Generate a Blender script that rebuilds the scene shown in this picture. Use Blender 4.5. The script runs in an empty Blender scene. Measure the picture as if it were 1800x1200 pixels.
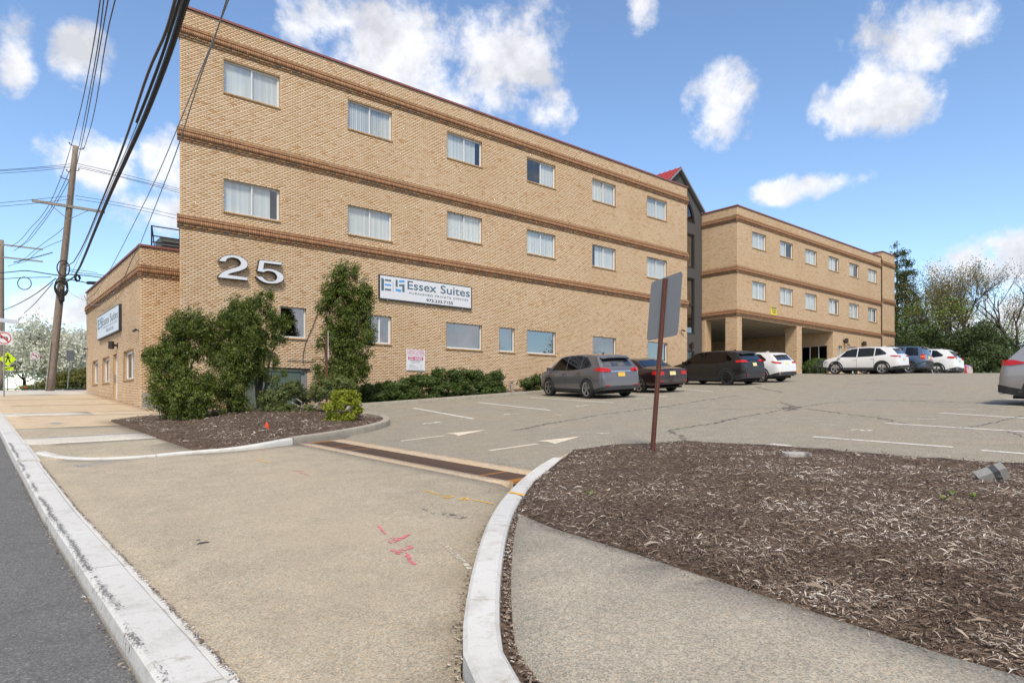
import bpy, bmesh, math, random
import numpy as np
from mathutils import Vector, Matrix
from mathutils.geometry import delaunay_2d_cdt
random.seed(7); rng = np.random.default_rng(11)
sc = bpy.context.scene
C = sc.collection
R = math.radians

# ------------------------------------------------------------------ camera
F = 1145.6                       # focal length in photo pixels (1800 px wide)
HZ = 707.0                       # horizon row of the photograph
EZ = 1.30                        # eye height; the kerb by the camera is about z = 0
U = (0.7648, 0.6442)             # facade direction (+X) in camera right / forward
cam = bpy.data.cameras.new('camera'); camo = bpy.data.objects.new('camera', cam); C.objects.link(camo)
cam.sensor_width = 36; cam.lens = 36 * F / 1800; cam.shift_y = (HZ - 600) / 1800
cam.clip_start = 0.05; cam.clip_end = 6000
camo.location = (0, 0, EZ)
camo.rotation_euler = (R(90), 0, math.atan2(0.7648, 0.6442) - R(90))
sc.camera = camo

# ------------------------------------------------------------------ world, sun, exposure
SUN_EL, SUN_AZ = R(52), R(-128)  # azimuth of the sun measured from +X towards +Y
W = bpy.data.worlds.new('World'); sc.world = W; W.use_nodes = True
def dir_px(px, py):
    d = (px - 900) / F; h = (HZ - py) / F
    v = Vector((U[0]*d + U[1], -U[1]*d + U[0], h)); v.normalize(); return v
def build_world():
    nt = W.node_tree; N = nt.nodes; L = nt.links; N.clear()
    out = N.new('ShaderNodeOutputWorld'); bg = N.new('ShaderNodeBackground')
    sky = N.new('ShaderNodeTexSky'); sky.sky_type = 'NISHITA'; sky.sun_disc = False
    sky.sun_elevation = SUN_EL; sky.sun_rotation = R(90) - SUN_AZ
    sky.air_density = 1.0; sky.dust_density = 0.15; sky.ozone_density = 3.0; sky.altitude = 50
    tc = N.new('ShaderNodeTexCoord')
    nrm = N.new('ShaderNodeVectorMath'); nrm.operation = 'NORMALIZE'; L.new(tc.outputs['Generated'], nrm.inputs[0])
    D = nrm.outputs[0]
    def math_(op, a, b=None, c=None, clamp=False):
        n = N.new('ShaderNodeMath'); n.operation = op; n.use_clamp = clamp
        for i, v in enumerate((a, b, c)):
            if v is None: continue
            if isinstance(v, (int, float)): n.inputs[i].default_value = v
            else: L.new(v, n.inputs[i])
        return n.outputs[0]
    def noise(vec, s, det, rough=0.55, dist=0.0):
        n = N.new('ShaderNodeTexNoise'); n.inputs['Scale'].default_value = s; n.inputs['Detail'].default_value = det
        n.inputs['Roughness'].default_value = rough; n.inputs['Distortion'].default_value = dist
        L.new(vec, n.inputs['Vector']); return n.outputs['Fac']
    n1 = noise(D, 8.5, 8, 0.62, 0.1); n2 = noise(D, 30.0, 6, 0.6)
    nn = math_('ADD', math_('MULTIPLY', n1, 0.75), math_('MULTIPLY', n2, 0.25))
    # cumulus in the directions where the sky carries them: (px, py, half width, half height, strength)
    blobs = [(560,40,85,50,1),(690,85,190,75,1),(880,110,130,95,1),(960,30,70,80,.9),(965,190,60,40,.9),(800,170,120,45,.8),
             (15,75,45,75,.95),(140,90,60,55,.95),(170,285,80,50,.9),(295,290,45,60,.95),(280,375,70,40,.9),(90,540,110,35,.9),
             (1268,192,62,70,.95),(1545,180,100,60,.95),(1615,55,130,75,1),(1125,22,38,45,.85),(1370,335,55,26,.9),(1460,322,90,24,.9),(1720,475,100,45,1),(1790,450,70,60,1),(1680,560,160,60,.8)]
    acc = None
    for px, py, a, b, s in blobs:
        d = dir_px(px, py); r = d.cross(Vector((0,0,1))).normalized(); u = r.cross(d)
        k = math.hypot(1, (px-900)/F)
        k2 = math.sqrt(1 + ((px-900)/F)**2 + ((HZ-py)/F)**2)
        a_, b_ = a / F / k2 / (k2 / k) , b / F / k2
        dots = []
        for ax, sz in ((r, a_), (u, b_)):
            n = N.new('ShaderNodeVectorMath'); n.operation = 'DOT_PRODUCT'; L.new(D, n.inputs[0])
            n.inputs[1].default_value = ax / sz; dots.append(n.outputs['Value'])
        nf = N.new('ShaderNodeVectorMath'); nf.operation = 'DOT_PRODUCT'; L.new(D, nf.inputs[0]); nf.inputs[1].default_value = d
        q = math_('ADD', math_('MULTIPLY', dots[0], dots[0]), math_('MULTIPLY', dots[1], dots[1]))
        g = math_('MULTIPLY', math_('MAXIMUM', math_('SUBTRACT', 1.0, math_('MULTIPLY', q, 0.55)), 0.0), s)
        g = math_('MULTIPLY', g, math_('GREATER_THAN', nf.outputs['Value'], 0.2))
        acc = g if acc is None else math_('MAXIMUM', acc, g)
    # cumulus outside the view, coverage added to turn the blue skylight neutral
    gen = noise(D, 2.6, 4, 0.55, 0.2)
    fw = N.new('ShaderNodeVectorMath'); fw.operation = 'DOT_PRODUCT'; L.new(D, fw.inputs[0]); fw.inputs[1].default_value = (U[1], U[0], 0.1)
    back = math_('SUBTRACT', 1.0, math_('SMOOTH_MIN', math_('MAXIMUM', math_('MULTIPLY', math_('SUBTRACT', fw.outputs['Value'], 0.25), 2.5), 0.0), 1.0, 0.1), clamp=True)
    gen = math_('MULTIPLY', math_('MULTIPLY', math_('SUBTRACT', gen, 0.36), 5.0, clamp=True), back)
    acc = math_('MAXIMUM', acc, gen)
    m = math_('ADD', acc, math_('MULTIPLY', math_('SUBTRACT', nn, 0.5), 4.2))
    m = math_('MULTIPLY', math_('SUBTRACT', m, 0.30), 1.35, clamp=True)
    m = math_('MULTIPLY', m, math_('MINIMUM', math_('MULTIPLY', acc, 6.0), 1.0))
    m = math_('MULTIPLY', math_('MULTIPLY', m, m), math_('SUBTRACT', 3.0, math_('MULTIPLY', m, 2.0)))   # smoothstep
    m = math_('MULTIPLY', m, 0.93)
    # cloud body: bright tops, slightly grey where thick
    dn = noise(D, 14.0, 5, 0.6)
    cr = N.new('ShaderNodeMapRange'); L.new(dn, cr.inputs['Value'])
    cr.inputs['From Min'].default_value = 0.35; cr.inputs['From Max'].default_value = 0.62
    cr.inputs['To Min'].default_value = 3.6; cr.inputs['To Max'].default_value = 5.6
    cc = N.new('ShaderNodeCombineColor')
    L.new(cr.outputs[0], cc.inputs[0]); L.new(cr.outputs[0], cc.inputs[1]); L.new(math_('MULTIPLY', cr.outputs[0], 1.04), cc.inputs[2])
    hs = N.new('ShaderNodeHueSaturation'); hs.inputs['Saturation'].default_value = 1.02; hs.inputs['Value'].default_value = SKY_GAIN
    L.new(sky.outputs[0], hs.inputs['Color'])
    mx = N.new('ShaderNodeMix'); mx.data_type = 'RGBA'; L.new(m, mx.inputs['Factor']); L.new(hs.outputs[0], mx.inputs[6]); L.new(cc.outputs[0], mx.inputs[7])
    L.new(mx.outputs[2], bg.inputs['Color']); bg.inputs['Strength'].default_value = 0.14
    L.new(bg.outputs[0], out.inputs['Surface'])
SKY_GAIN = 1.06
build_world()
sun = bpy.data.lights.new('sun', 'SUN'); suno = bpy.data.objects.new('sun', sun); C.objects.link(suno)
sun.energy = 2.7; sun.angle = R(12); sun.color = (1.0, 0.90, 0.76)
sd = Vector((math.cos(SUN_EL)*math.cos(SUN_AZ), math.cos(SUN_EL)*math.sin(SUN_AZ), math.sin(SUN_EL)))
suno.rotation_euler = sd.to_track_quat('Z', 'Y').to_euler(); suno.location = (0, 0, 40)
vs = sc.view_settings
vs.view_transform = 'Standard'; vs.look = 'None'; vs.gamma = 1; vs.use_curve_mapping = False
vs.exposure = 0.56
sc.cycles.max_bounces = 6; sc.cycles.transparent_max_bounces = 10

# ------------------------------------------------------------------ where things are
def interp(x, xs, ys): return np.interp(x, xs, ys)
SY = [-200,-20,0,3,8.6,14.2,20,28,36,44.4,48,60,110,400]
SZ = [-6,-1.9,-1.38,-1.27,-1.18,-.93,-.66,-.33,.09,.54,.66,.95,1.6,3]
X1 = 42.6                        # where the car park levels out and falls away
def lot(X, Y):
    X = np.asarray(X, float); Y = np.asarray(Y, float)
    d = -.03*np.clip((23-Y)/6, 0, 1) - .002
    q = np.clip(X-X1, 0, 4)
    z = -.87 + .065*(np.minimum(X, X1)-5.5) + .03*(np.clip(Y,-30,40)-9.5)
    z = z + .065*q + (d-.065)*q*q/8 + d*np.maximum(X-X1-4, 0)*np.where(X > 110, 110/np.maximum(X, 1), 1)
    return np.maximum(z, -9)
def gz(X, Y):
    """height of the ground (camera-relative + EZ)"""
    X = np.asarray(X, float); Y = np.asarray(Y, float)
    s = interp(Y, SY, SZ)
    L5 = np.where(Y > 27, s + .09, np.where(Y > 23, (lot(5.5, Y)*(27-Y) + (s+.09)*(Y-23))/4, lot(5.5, Y)))
    k = np.clip((X-.95)/4.55, 0, 1)
    z = s + (L5-s)*k
    far = np.clip((Y-30)/6, 0, 1)
    z2 = np.where(X > 5.5, lot(X, Y)*(1-far) + (s + .09 + .02*np.minimum(X-5.5, 40))*far, z)
    return z2 + EZ
def G(x, y): return float(gz(x, y))
def ray(px):
    d = (px-900)/F
    return U[0]*d + U[1], -U[1]*d + U[0]
def on_ground(px, py, off=0.0):
    a, b = ray(px); h = (HZ-py)/F
    ts = np.linspace(1.2, 150, 6000)
    f = EZ + h*ts - (gz(a*ts, b*ts) + off)
    i = np.argmax(f < 0)
    t = ts[i-1] + (ts[i]-ts[i-1]) * f[i-1]/(f[i-1]-f[i]) if i > 0 else ts[-1]
    return (a*t, b*t)
def on_y(px, py, Y=25.0):
    a, b = ray(px); t = Y/b
    return a*t, EZ + (HZ-py)/F*t
def on_x(px, py, X):
    a, b = ray(px); t = X/a
    return b*t, EZ + (HZ-py)/F*t
def at_depth(px, py, t):
    a, b = ray(px); return Vector((a*t, b*t, EZ + (HZ-py)/F*t))

# ------------------------------------------------------------------ objects
def tag(o, label=None, cat=None, group=None, kind=None):
    if label: o['label'] = label
    if cat: o['category'] = cat
    if group: o['group'] = group
    if kind: o['kind'] = kind
    return o
def link(name, data, parent=None, loc=None, rotz=None):
    o = bpy.data.objects.new(name, data); C.objects.link(o)
    if parent is not None: o.parent = parent
    if loc is not None: o.location = loc
    if rotz is not None: o.rotation_euler = (0, 0, rotz)
    return o
def empty(name, loc=(0,0,0), rotz=0, **kw):
    o = link(name, None, None, loc, rotz); o.empty_display_size = .2
    return tag(o, **kw)
class MB:
    """collects geometry for one mesh"""
    def __init__(s): s.v = []; s.f = []; s.m = []
    def quad(s, a, b, c, d, m=0):
        i = len(s.v); s.v += [tuple(a), tuple(b), tuple(c), tuple(d)]; s.f.append((i, i+1, i+2, i+3)); s.m.append(m)
    def poly(s, pts, m=0):
        i = len(s.v); s.v += [tuple(p) for p in pts]; s.f.append(tuple(range(i, i+len(pts)))); s.m.append(m)
    def box(s, x0, x1, y0, y1, z0, z1, m=0):
        i = len(s.v)
        s.v += [(x0,y0,z0),(x1,y0,z0),(x1,y1,z0),(x0,y1,z0),(x0,y0,z1),(x1,y0,z1),(x1,y1,z1),(x0,y1,z1)]
        for f in ((3,2,1,0),(4,5,6,7),(0,1,5,4),(1,2,6,5),(2,3,7,6),(3,0,4,7)):
            s.f.append(tuple(i+k for k in f)); s.m.append(m)
    def obox(s, c, ax, ay, az, m=0):
        """oriented box: centre and three half-axis vectors"""
        c, ax, ay, az = map(Vector, (c, ax, ay, az)); i = len(s.v)
        for sz in (-1, 1):
            for sx, sy in ((-1,-1),(1,-1),(1,1),(-1,1)):
                s.v.append(tuple(c + ax*sx + ay*sy + az*sz))
        for f in ((3,2,1,0),(4,5,6,7),(0,1,5,4),(1,2,6,5),(2,3,7,6),(3,0,4,7)):
            s.f.append(tuple(i+k for k in f)); s.m.append(m)
    def tube(s, pts, rad, n=6, cap=True, m=0):
        pts = [Vector(p) for p in pts]
        if not isinstance(rad, (list, tuple, np.ndarray)): rad = [rad]*len(pts)
        base = len(s.v); up0 = Vector((.31, .17, .93))
        for k, p in enumerate(pts):
            t = (pts[min(k+1, len(pts)-1)] - pts[max(k-1, 0)])
            if t.length < 1e-9: t = Vector((0,0,1))
            t.normalize(); a = t.cross(up0)
            if a.length < .05: a = t.cross(Vector((1,0,0)))
            a.normalize(); b = t.cross(a)
            for j in range(n):
                th = 2*math.pi*j/n
                s.v.append(tuple(p + (a*math.cos(th) + b*math.sin(th))*rad[k]))
        for k in range(len(pts)-1):
            for j in range(n):
                a = base+k*n+j; b = base+k*n+(j+1) % n
                s.f.append((a, b, b+n, a+n)); s.m.append(m)
        if cap:
            s.f.append(tuple(base+j for j in reversed(range(n)))); s.m.append(m)
            s.f.append(tuple(base+(len(pts)-1)*n+j for j in range(n))); s.m.append(m)
    def extrude(s, pts, ax0, n, d, m=0):
        """closed outline of 3-D points pushed by vector n*d"""
        pts = [Vector(p) for p in pts]; q = [p + Vector(n)*d for p in pts]
        s.poly(q, m); s.poly(list(reversed(pts)), m)
        for i in range(len(pts)):
            j = (i+1) % len(pts); s.quad(pts[i], pts[j], q[j], q[i], m)
    def mesh(s, name, mats, smooth=False):
        me = bpy.data.meshes.new(name); me.from_pydata(s.v, [], s.f)
        for m in (mats if isinstance(mats, (list, tuple)) else [mats]): me.materials.append(m)
        if any(s.m): me.polygons.foreach_set('material_index', s.m)
        if smooth: me.polygons.foreach_set('use_smooth', [True]*len(s.f))
        me.update(); return me
    def build(s, name, mats, parent=None, smooth=False, loc=None, rotz=None):
        return link(name, s.mesh(name, mats, smooth), parent, loc, rotz)
def np_mesh(name, V, Fq, mat, smooth=False):
    """mesh from numpy arrays, faces all with the same vertex count"""
    V = np.asarray(V, np.float32); Fq = np.asarray(Fq, np.int32); n = Fq.shape[1]
    me = bpy.data.meshes.new(name)
    me.vertices.add(len(V)); me.vertices.foreach_set('co', V.ravel())
    me.loops.add(Fq.size); me.loops.foreach_set('vertex_index', Fq.ravel())
    me.polygons.add(len(Fq)); me.polygons.foreach_set('loop_start', np.arange(0, Fq.size, n, dtype=np.int32))
    me.polygons.foreach_set('loop_total', np.full(len(Fq), n, np.int32))
    if smooth: me.polygons.foreach_set('use_smooth', np.ones(len(Fq), bool))
    for m in (mat if isinstance(mat, (list, tuple)) else [mat]): me.materials.append(m)
    me.update(calc_edges=True); me.validate(); return me
def copy_tree(o, parent=None):
    c = o.copy(); C.objects.link(c)
    if parent is not None: c.parent = parent
    for ch in list(o.children): copy_tree(ch, c)
    return c
# ------------------------------------------------------------------ materials
M = {}
class NT:
    def __init__(s, name):
        s.mat = bpy.data.materials.new(name); s.mat.use_nodes = True
        s.t = s.mat.node_tree; s.N = s.t.nodes; s.L = s.t.links
        s.b = s.N['Principled BSDF']; s.out = s.N['Material Output']
    def n(s, typ, **kw):
        n = s.N.new(typ)
        for k, v in kw.items(): setattr(n, k, v)
        return n
    def set(s, node, i, v):
        if isinstance(v, bpy.types.NodeSocket): s.L.new(v, node.inputs[i])
        elif v is not None: node.inputs[i].default_value = v
    def math(s, op, a, b=None, clamp=False):
        n = s.n('ShaderNodeMath', operation=op, use_clamp=clamp); s.set(n, 0, a)
        if b is not None: s.set(n, 1, b)
        return n.outputs[0]
    def coord(s, kind='Object', scale=None):
        if kind == 'Position': o = s.n('ShaderNodeNewGeometry').outputs['Position']
        else: o = s.n('ShaderNodeTexCoord').outputs[kind]
        if scale is not None:
            m = s.n('ShaderNodeMapping'); s.L.new(o, m.inputs[0]); m.inputs['Scale'].default_value = scale; o = m.outputs[0]
        return o
    def noise(s, vec, sc_, det=3, rough=.55, out='Fac'):
        n = s.n('ShaderNodeTexNoise'); s.L.new(vec, n.inputs['Vector']); n.inputs['Scale'].default_value = sc_
        n.inputs['Detail'].default_value = det; n.inputs['Roughness'].default_value = rough; return n.outputs[out]
    def vor(s, vec, sc_, out='Distance', feature='F1'):
        n = s.n('ShaderNodeTexVoronoi', feature=feature); s.L.new(vec, n.inputs['Vector']); n.inputs['Scale'].default_value = sc_; return n.outputs[out]
    def ramp(s, fac, stops, interp='LINEAR'):
        n = s.n('ShaderNodeValToRGB'); s.L.new(fac, n.inputs[0]); e = n.color_ramp.elements; n.color_ramp.interpolation = interp
        while len(e) < len(stops): e.new(.5)
        for k, (p, c) in enumerate(stops):
            e[k].position = p; e[k].color = (*c, 1) if len(c) == 3 else c
        return n.outputs[0]
    def mix(s, fac, a, b, mode='MIX'):
        n = s.n('ShaderNodeMix', data_type='RGBA', blend_type=mode); s.set(n, 0, fac)
        for i, v in ((6, a), (7, b)): s.set(n, i, (*v, 1) if isinstance(v, tuple) and len(v) == 3 else v)
        return n.outputs[2]
    def bump(s, h, strength=.3, dist=.01):
        n = s.n('ShaderNodeBump'); s.L.new(h, n.inputs['Height']); n.inputs['Strength'].default_value = strength
        n.inputs['Distance'].default_value = dist; s.L.new(n.outputs[0], s.b.inputs['Normal']); return n
    def rnd(s):
        g = s.n('ShaderNodeNewGeometry').outputs['Random Per Island']; o = s.n('ShaderNodeObjectInfo').outputs['Random']
        return s.math('FRACT', s.math('ADD', g, o))
    def fin(s, col=None, rough=.6, metal=0, spec=None, coat=None, alpha=None):
        if col is not None: s.set(s.b, 'Base Color', (*col, 1) if isinstance(col, tuple) and len(col) == 3 else col)
        s.set(s.b, 'Roughness', rough); s.set(s.b, 'Metallic', metal)
        if spec is not None: s.set(s.b, 'Specular IOR Level', spec)
        if coat is not None: s.set(s.b, 'Coat Weight', coat); s.set(s.b, 'Coat Roughness', .04)
        return s.mat
def plain(name, col, rough=.6, metal=0, spec=None, coat=None, var=.10, scale=6):
    t = NT(name); v = t.coord('Position'); f = t.noise(v, scale, 3)
    c = t.mix(f, tuple(x*(1-var) for x in col), tuple(min(1, x*(1+var)) for x in col))
    M[name] = t.fin(c, rough, metal, spec, coat); return M[name]

def mk_brick(name, stops, dark=.0, bump=.3):
    t = NT(name); r = t.rnd(); c = t.ramp(r, stops)
    p = t.coord('Position')
    big = t.noise(p, .35, 3); c = t.mix(t.math('MULTIPLY', t.math('SUBTRACT', big, .44, True), 1.3, True), c, (.56,.37,.20), 'MIX') if dark == 0 else c
    fine = t.noise(p, 38, 3, .65); c = t.mix(.35, c, t.ramp(fine, [(.3, (.35,.35,.35)), (.7, (1,1,1))]), 'MULTIPLY')
    t.bump(fine, bump, .004)
    M[name] = t.fin(c, .85); return t
mk_brick('brick', [(0,(.66,.46,.275)),(.18,(.70,.51,.325)),(.5,(.745,.57,.395)),(.8,(.70,.515,.335)),(.95,(.63,.42,.24)),(1,(.54,.32,.16))])
mk_brick('band_brick', [(0,(.30,.15,.075)),(.5,(.37,.195,.10)),(.85,(.42,.225,.115)),(1,(.24,.125,.07))], 1)
mk_brick('band_mixed', [(0,(.42,.26,.13)),(.3,(.33,.15,.07)),(.5,(.22,.16,.12)),(.7,(.45,.29,.15)),(.86,(.17,.14,.12)),(1,(.46,.21,.09))], 1)
mk_brick('sill_brick', [(0,(.38,.24,.12)),(.5,(.46,.30,.15)),(1,(.33,.2,.1))], 1)
plain('mortar', (.46,.305,.17), .95, var=.2, scale=9)
plain('coping', (.24,.085,.08), .5, var=.12)
plain('frame_white', (.66,.67,.68), .4, var=.05)
plain('frame_dark', (.022,.024,.026), .4)
plain('stucco_grey', (.075,.072,.072), .9, var=.12, scale=14)
plain('red_metal', (.34,.035,.03), .5)
plain('soffit', (.34,.30,.24), .8)
plain('interior', (.10,.09,.08), .9)
plain('interior_wall', (.42,.38,.32), .9)
def mk_blind():
    t = NT('blind'); r = t.rnd()
    c = t.ramp(r, [(0,(.50,.51,.50)),(.5,(.58,.59,.58)),(1,(.66,.67,.65))]); M['blind'] = t.fin(c, .75)
mk_blind()
def mk_glass(name, tint, refl=.9, base=.10, wav=.12):
    t = NT(name)
    ge = t.n('ShaderNodeNewGeometry'); dp = t.n('ShaderNodeVectorMath', operation='DOT_PRODUCT'); t.L.new(ge.outputs['Normal'], dp.inputs[0]); t.L.new(ge.outputs['Incoming'], dp.inputs[1])
    fr_ = t.math('ADD', t.math('MULTIPLY', t.math('POWER', t.math('SUBTRACT', 1.0, t.math('ABSOLUTE', dp.outputs['Value']), True), 5.0), .95), .045)   # both faces of the pane alike
    f = t.math('ADD', t.math('MULTIPLY', fr_, refl), base, True)
    gl = t.n('ShaderNodeBsdfGlossy'); gl.inputs['Roughness'].default_value = .008; gl.inputs['Color'].default_value = (.95,.97,1,1)
    tr = t.n('ShaderNodeBsdfTransparent'); tr.inputs['Color'].default_value = (*tint, 1)
    p = t.coord('Position'); h = t.noise(p, 1.3, 1)
    bp = t.n('ShaderNodeBump'); t.L.new(h, bp.inputs['Height']); bp.inputs['Strength'].default_value = wav; bp.inputs['Distance'].default_value = .02
    t.L.new(bp.outputs[0], gl.inputs['Normal'])
    mx = t.n('ShaderNodeMixShader'); t.L.new(f, mx.inputs[0]); t.L.new(tr.outputs[0], mx.inputs[1]); t.L.new(gl.outputs[0], mx.inputs[2])
    t.L.new(mx.outputs[0], t.out.inputs['Surface']); M[name] = t.mat
mk_glass('glass', (.90,.94,.95), .9, .10)
mk_glass('glass_dark', (.30,.33,.33), 1.0, .27)
mk_glass('car_glass', (.06,.065,.065), .6, .02, 0.0)
mk_glass('car_glass_rear', (.10,.11,.11), .9, .16, 0.0)

def mk_ground(name, base, specks, speck_scale, rough=.9, bump=.35, stain=None, stain_amt=.5, crack=0, stain_scale=.35, wear=.10, grain=.10):
    """aggregate surface: base colour, stones of several colours, broad stains"""
    t = NT(name); p = t.coord('Position')
    v = t.n('ShaderNodeTexVoronoi'); t.L.new(p, v.inputs['Vector']); v.inputs['Scale'].default_value = speck_scale
    rnd = t.n('ShaderNodeSeparateColor'); t.L.new(v.outputs['Color'], rnd.inputs[0])
    c = t.ramp(rnd.outputs[0], specks, 'CONSTANT')
    v2 = t.n('ShaderNodeTexVoronoi'); t.L.new(p, v2.inputs['Vector']); v2.inputs['Scale'].default_value = speck_scale*.75
    r2 = t.n('ShaderNodeSeparateColor'); t.L.new(v2.outputs['Color'], r2.inputs[0])
    c = t.mix(t.math('MULTIPLY', t.math('GREATER_THAN', r2.outputs[1], .90), .45), c, tuple(x*.45 for x in base))
    c = t.mix(t.math('MULTIPLY', t.math('LESS_THAN', r2.outputs[1], .10), .35), c, tuple(min(1, x*1.7) for x in base))
    c = t.mix(.18, c, base)
    gr = t.noise(p, 17, 3, .8); c = t.mix(1.0, c, t.ramp(gr, [(.32,(1-grain,)*3),(.68,(1+grain,)*3)]), 'MULTIPLY')
    mid = t.noise(p, 2.4, 5, .65); c = t.mix(1.0, c, t.ramp(mid, [(.3,(1-wear,)*3),(.7,(1+wear,)*3)]), 'MULTIPLY')
    if stain:
        s_ = t.noise(p, stain_scale, 4, .6); c = t.mix(t.math('MULTIPLY', t.math('SUBTRACT', s_, .45, True), stain_amt*5, True), c, stain)
    h = t.math('ADD', v.outputs['Distance'], t.math('MULTIPLY', t.noise(p, speck_scale*1.7, 2), .6))
    t.bump(h, bump, .006)
    M[name] = t.fin(c, rough, spec=.25); return t
mk_ground('road', (.135,.132,.128), [(0,(.095,.094,.092)),(.35,(.135,.132,.128)),(.7,(.17,.168,.163)),(.93,(.27,.265,.255))], 120, .9, .4, (.11,.108,.105), .3)
mk_ground('lot', (.262,.236,.183), [(0,(.205,.186,.15)),(.3,(.27,.243,.192)),(.55,(.33,.292,.222)),(.8,(.135,.127,.112)),(.9,(.46,.42,.34))], 100, .92, .5, (.32,.262,.18), .30, stain_scale=.5)
mk_ground('apron', (.36,.308,.225), [(0,(.29,.248,.185)),(.3,(.385,.332,.248)),(.62,(.44,.382,.288)),(.85,(.22,.20,.17)),(.94,(.50,.33,.19))], 125, .9, .4, (.40,.33,.235), .35, stain_scale=.6)
mk_ground('walk_right', (.35,.312,.245), [(0,(.265,.238,.19)),(.3,(.36,.322,.252)),(.62,(.42,.375,.295)),(.85,(.19,.18,.165)),(.95,(.52,.37,.25))], 125, .9, .45)
mk_ground('walk_tan', (.50,.40,.275), [(0,(.46,.37,.255)),(.5,(.51,.41,.285)),(.9,(.55,.45,.32))], 60, .9, .15, (.43,.30,.17), .35, stain_scale=.4)
mk_ground('walk_agg', (.36,.31,.225), [(0,(.31,.26,.19)),(.4,(.37,.32,.235)),(.8,(.43,.37,.28))], 70, .9, .3, (.30,.25,.19), .3)
mk_ground('walk_light', (.52,.48,.41), [(0,(.49,.45,.385)),(.5,(.53,.49,.42)),(.9,(.57,.53,.46))], 60, .9, .15)
mk_ground('drain_concrete', (.46,.36,.255), [(0,(.42,.33,.23)),(.5,(.47,.37,.265)),(.9,(.52,.42,.31))], 60, .9, .2, (.46,.31,.15), .30, stain_scale=1.2)
mk_ground('soil', (.095,.064,.045), [(0,(.06,.04,.028)),(.4,(.10,.068,.048)),(.8,(.15,.105,.075))], 40, 1, .8)
mk_ground('earth', (.12,.12,.06), [(0,(.09,.10,.05)),(.4,(.12,.13,.06)),(.8,(.16,.14,.09))], 8, 1, .6)
mk_ground('grass', (.06,.11,.025), [(0,(.05,.09,.02)),(.4,(.07,.13,.03)),(.8,(.10,.17,.045))], 30, 1, .6)
def mk_kerb(name, paint, conc, worn, pit=.93, scuff=False):
    t = NT(name); p = t.coord('Position')
    v = t.vor(p, 55); spots = t.math('LESS_THAN', v, .10)
    n2 = t.noise(p, 9, 5, .7); n3 = t.noise(p, 60, 2)
    c = t.mix(t.math('MULTIPLY', t.math('SUBTRACT', n2, worn, True), 6, True), paint, conc)
    pitm = t.math('MULTIPLY', spots, t.math('GREATER_THAN', t.noise(p, 14, 2), .5))
    c = t.mix(pitm, c, tuple(x*.45 for x in conc))
    c = t.mix(.25, c, t.ramp(t.noise(p, 1.6, 4), [(.3,(.6,.58,.54)),(.7,(1,1,1))]), 'MULTIPLY')
    # grime: blotches and fine dark specks all over the stone
    g1 = t.noise(p, 3.2, 6, .7); c = t.mix(t.math('MULTIPLY', t.math('SUBTRACT', g1, .50, True), 2.2, True), c, tuple(x*.72 for x in conc))
    sp = t.math('MULTIPLY', t.math('LESS_THAN', t.vor(p, 120), .16), t.math('GREATER_THAN', t.noise(p, 31, 2), .52)); c = t.mix(t.math('MULTIPLY', sp, .6), c, (.17,.15,.13))
    if scuff:                       # black rubber rubbed off along the street edge
        sx = t.n('ShaderNodeSeparateXYZ'); t.L.new(p, sx.inputs[0]); mp_ = t.n('ShaderNodeMapping'); t.L.new(p, mp_.inputs[0]); mp_.inputs['Scale'].default_value = (70, 28, 20)
        wob = t.math('MULTIPLY', t.math('SUBTRACT', t.noise(p, 1.4, 2), .5), .10)
        dx = t.math('ABSOLUTE', t.math('SUBTRACT', t.math('ADD', sx.outputs[0], wob), .705))
        m_ = t.math('SUBTRACT', 1.0, t.math('MULTIPLY', dx, 17.0), True)
        m_ = t.math('MULTIPLY', m_, t.math('MULTIPLY', t.math('SUBTRACT', t.noise(p, .9, 2), .34, True), 6.0, True))
        st_ = t.noise(mp_.outputs[0], 1.0, 4, .7); m_ = t.math('MULTIPLY', t.math('SUBTRACT', t.math('ADD', m_, t.math('MULTIPLY', t.math('SUBTRACT', st_, .5), 2.8)), .52, True), 3.0, True)
        c = t.mix(t.math('MULTIPLY', m_, .85), c, (.075,.073,.07))
    t.bump(t.math('SUBTRACT', n3, t.math('MULTIPLY', pitm, 1.5)), .45, .006); M[name] = t.fin(c, .8)
mk_kerb('kerb_paint', (.59,.58,.55), (.38,.345,.28), .57)
mk_kerb('kerb_street', (.59,.58,.55), (.38,.345,.28), .57, scuff=True)
mk_kerb('kerb_concrete', (.36,.325,.265), (.27,.24,.19), .52)
plain('tyre_scuff', (.06,.06,.06), .8, var=.3)
def mk_mark(name, col, keep):
    """worn paint: the surface below shows through holes"""
    t = NT(name); p = t.coord('Position')
    n = t.noise(p, 26, 4, .7); n2 = t.noise(p, 2.0, 2)
    a = t.math('GREATER_THAN', t.math('ADD', n, t.math('MULTIPLY', t.math('SUBTRACT', n2, .5), .5)), 1-keep)
    t.set(t.b, 'Alpha', a); M[name] = t.fin(col, .8)
mk_mark('line_paint', (.66,.64,.58), .62)
mk_mark('arrow_paint', (.62,.54,.42), .68)
mk_mark('spray_pink', (.62,.16,.19), .54)
mk_mark('spray_yellow', (.72,.42,.06), .60)
mk_mark('spray_blue', (.17,.28,.40), .42)
mk_mark('spray_orange', (.70,.25,.05), .55)
mk_mark('oil_stain', (.13,.125,.12), .43)
mk_mark('crack', (.115,.105,.095), .56)
mk_mark('pale_scratch', (.55,.51,.43), .48)
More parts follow.
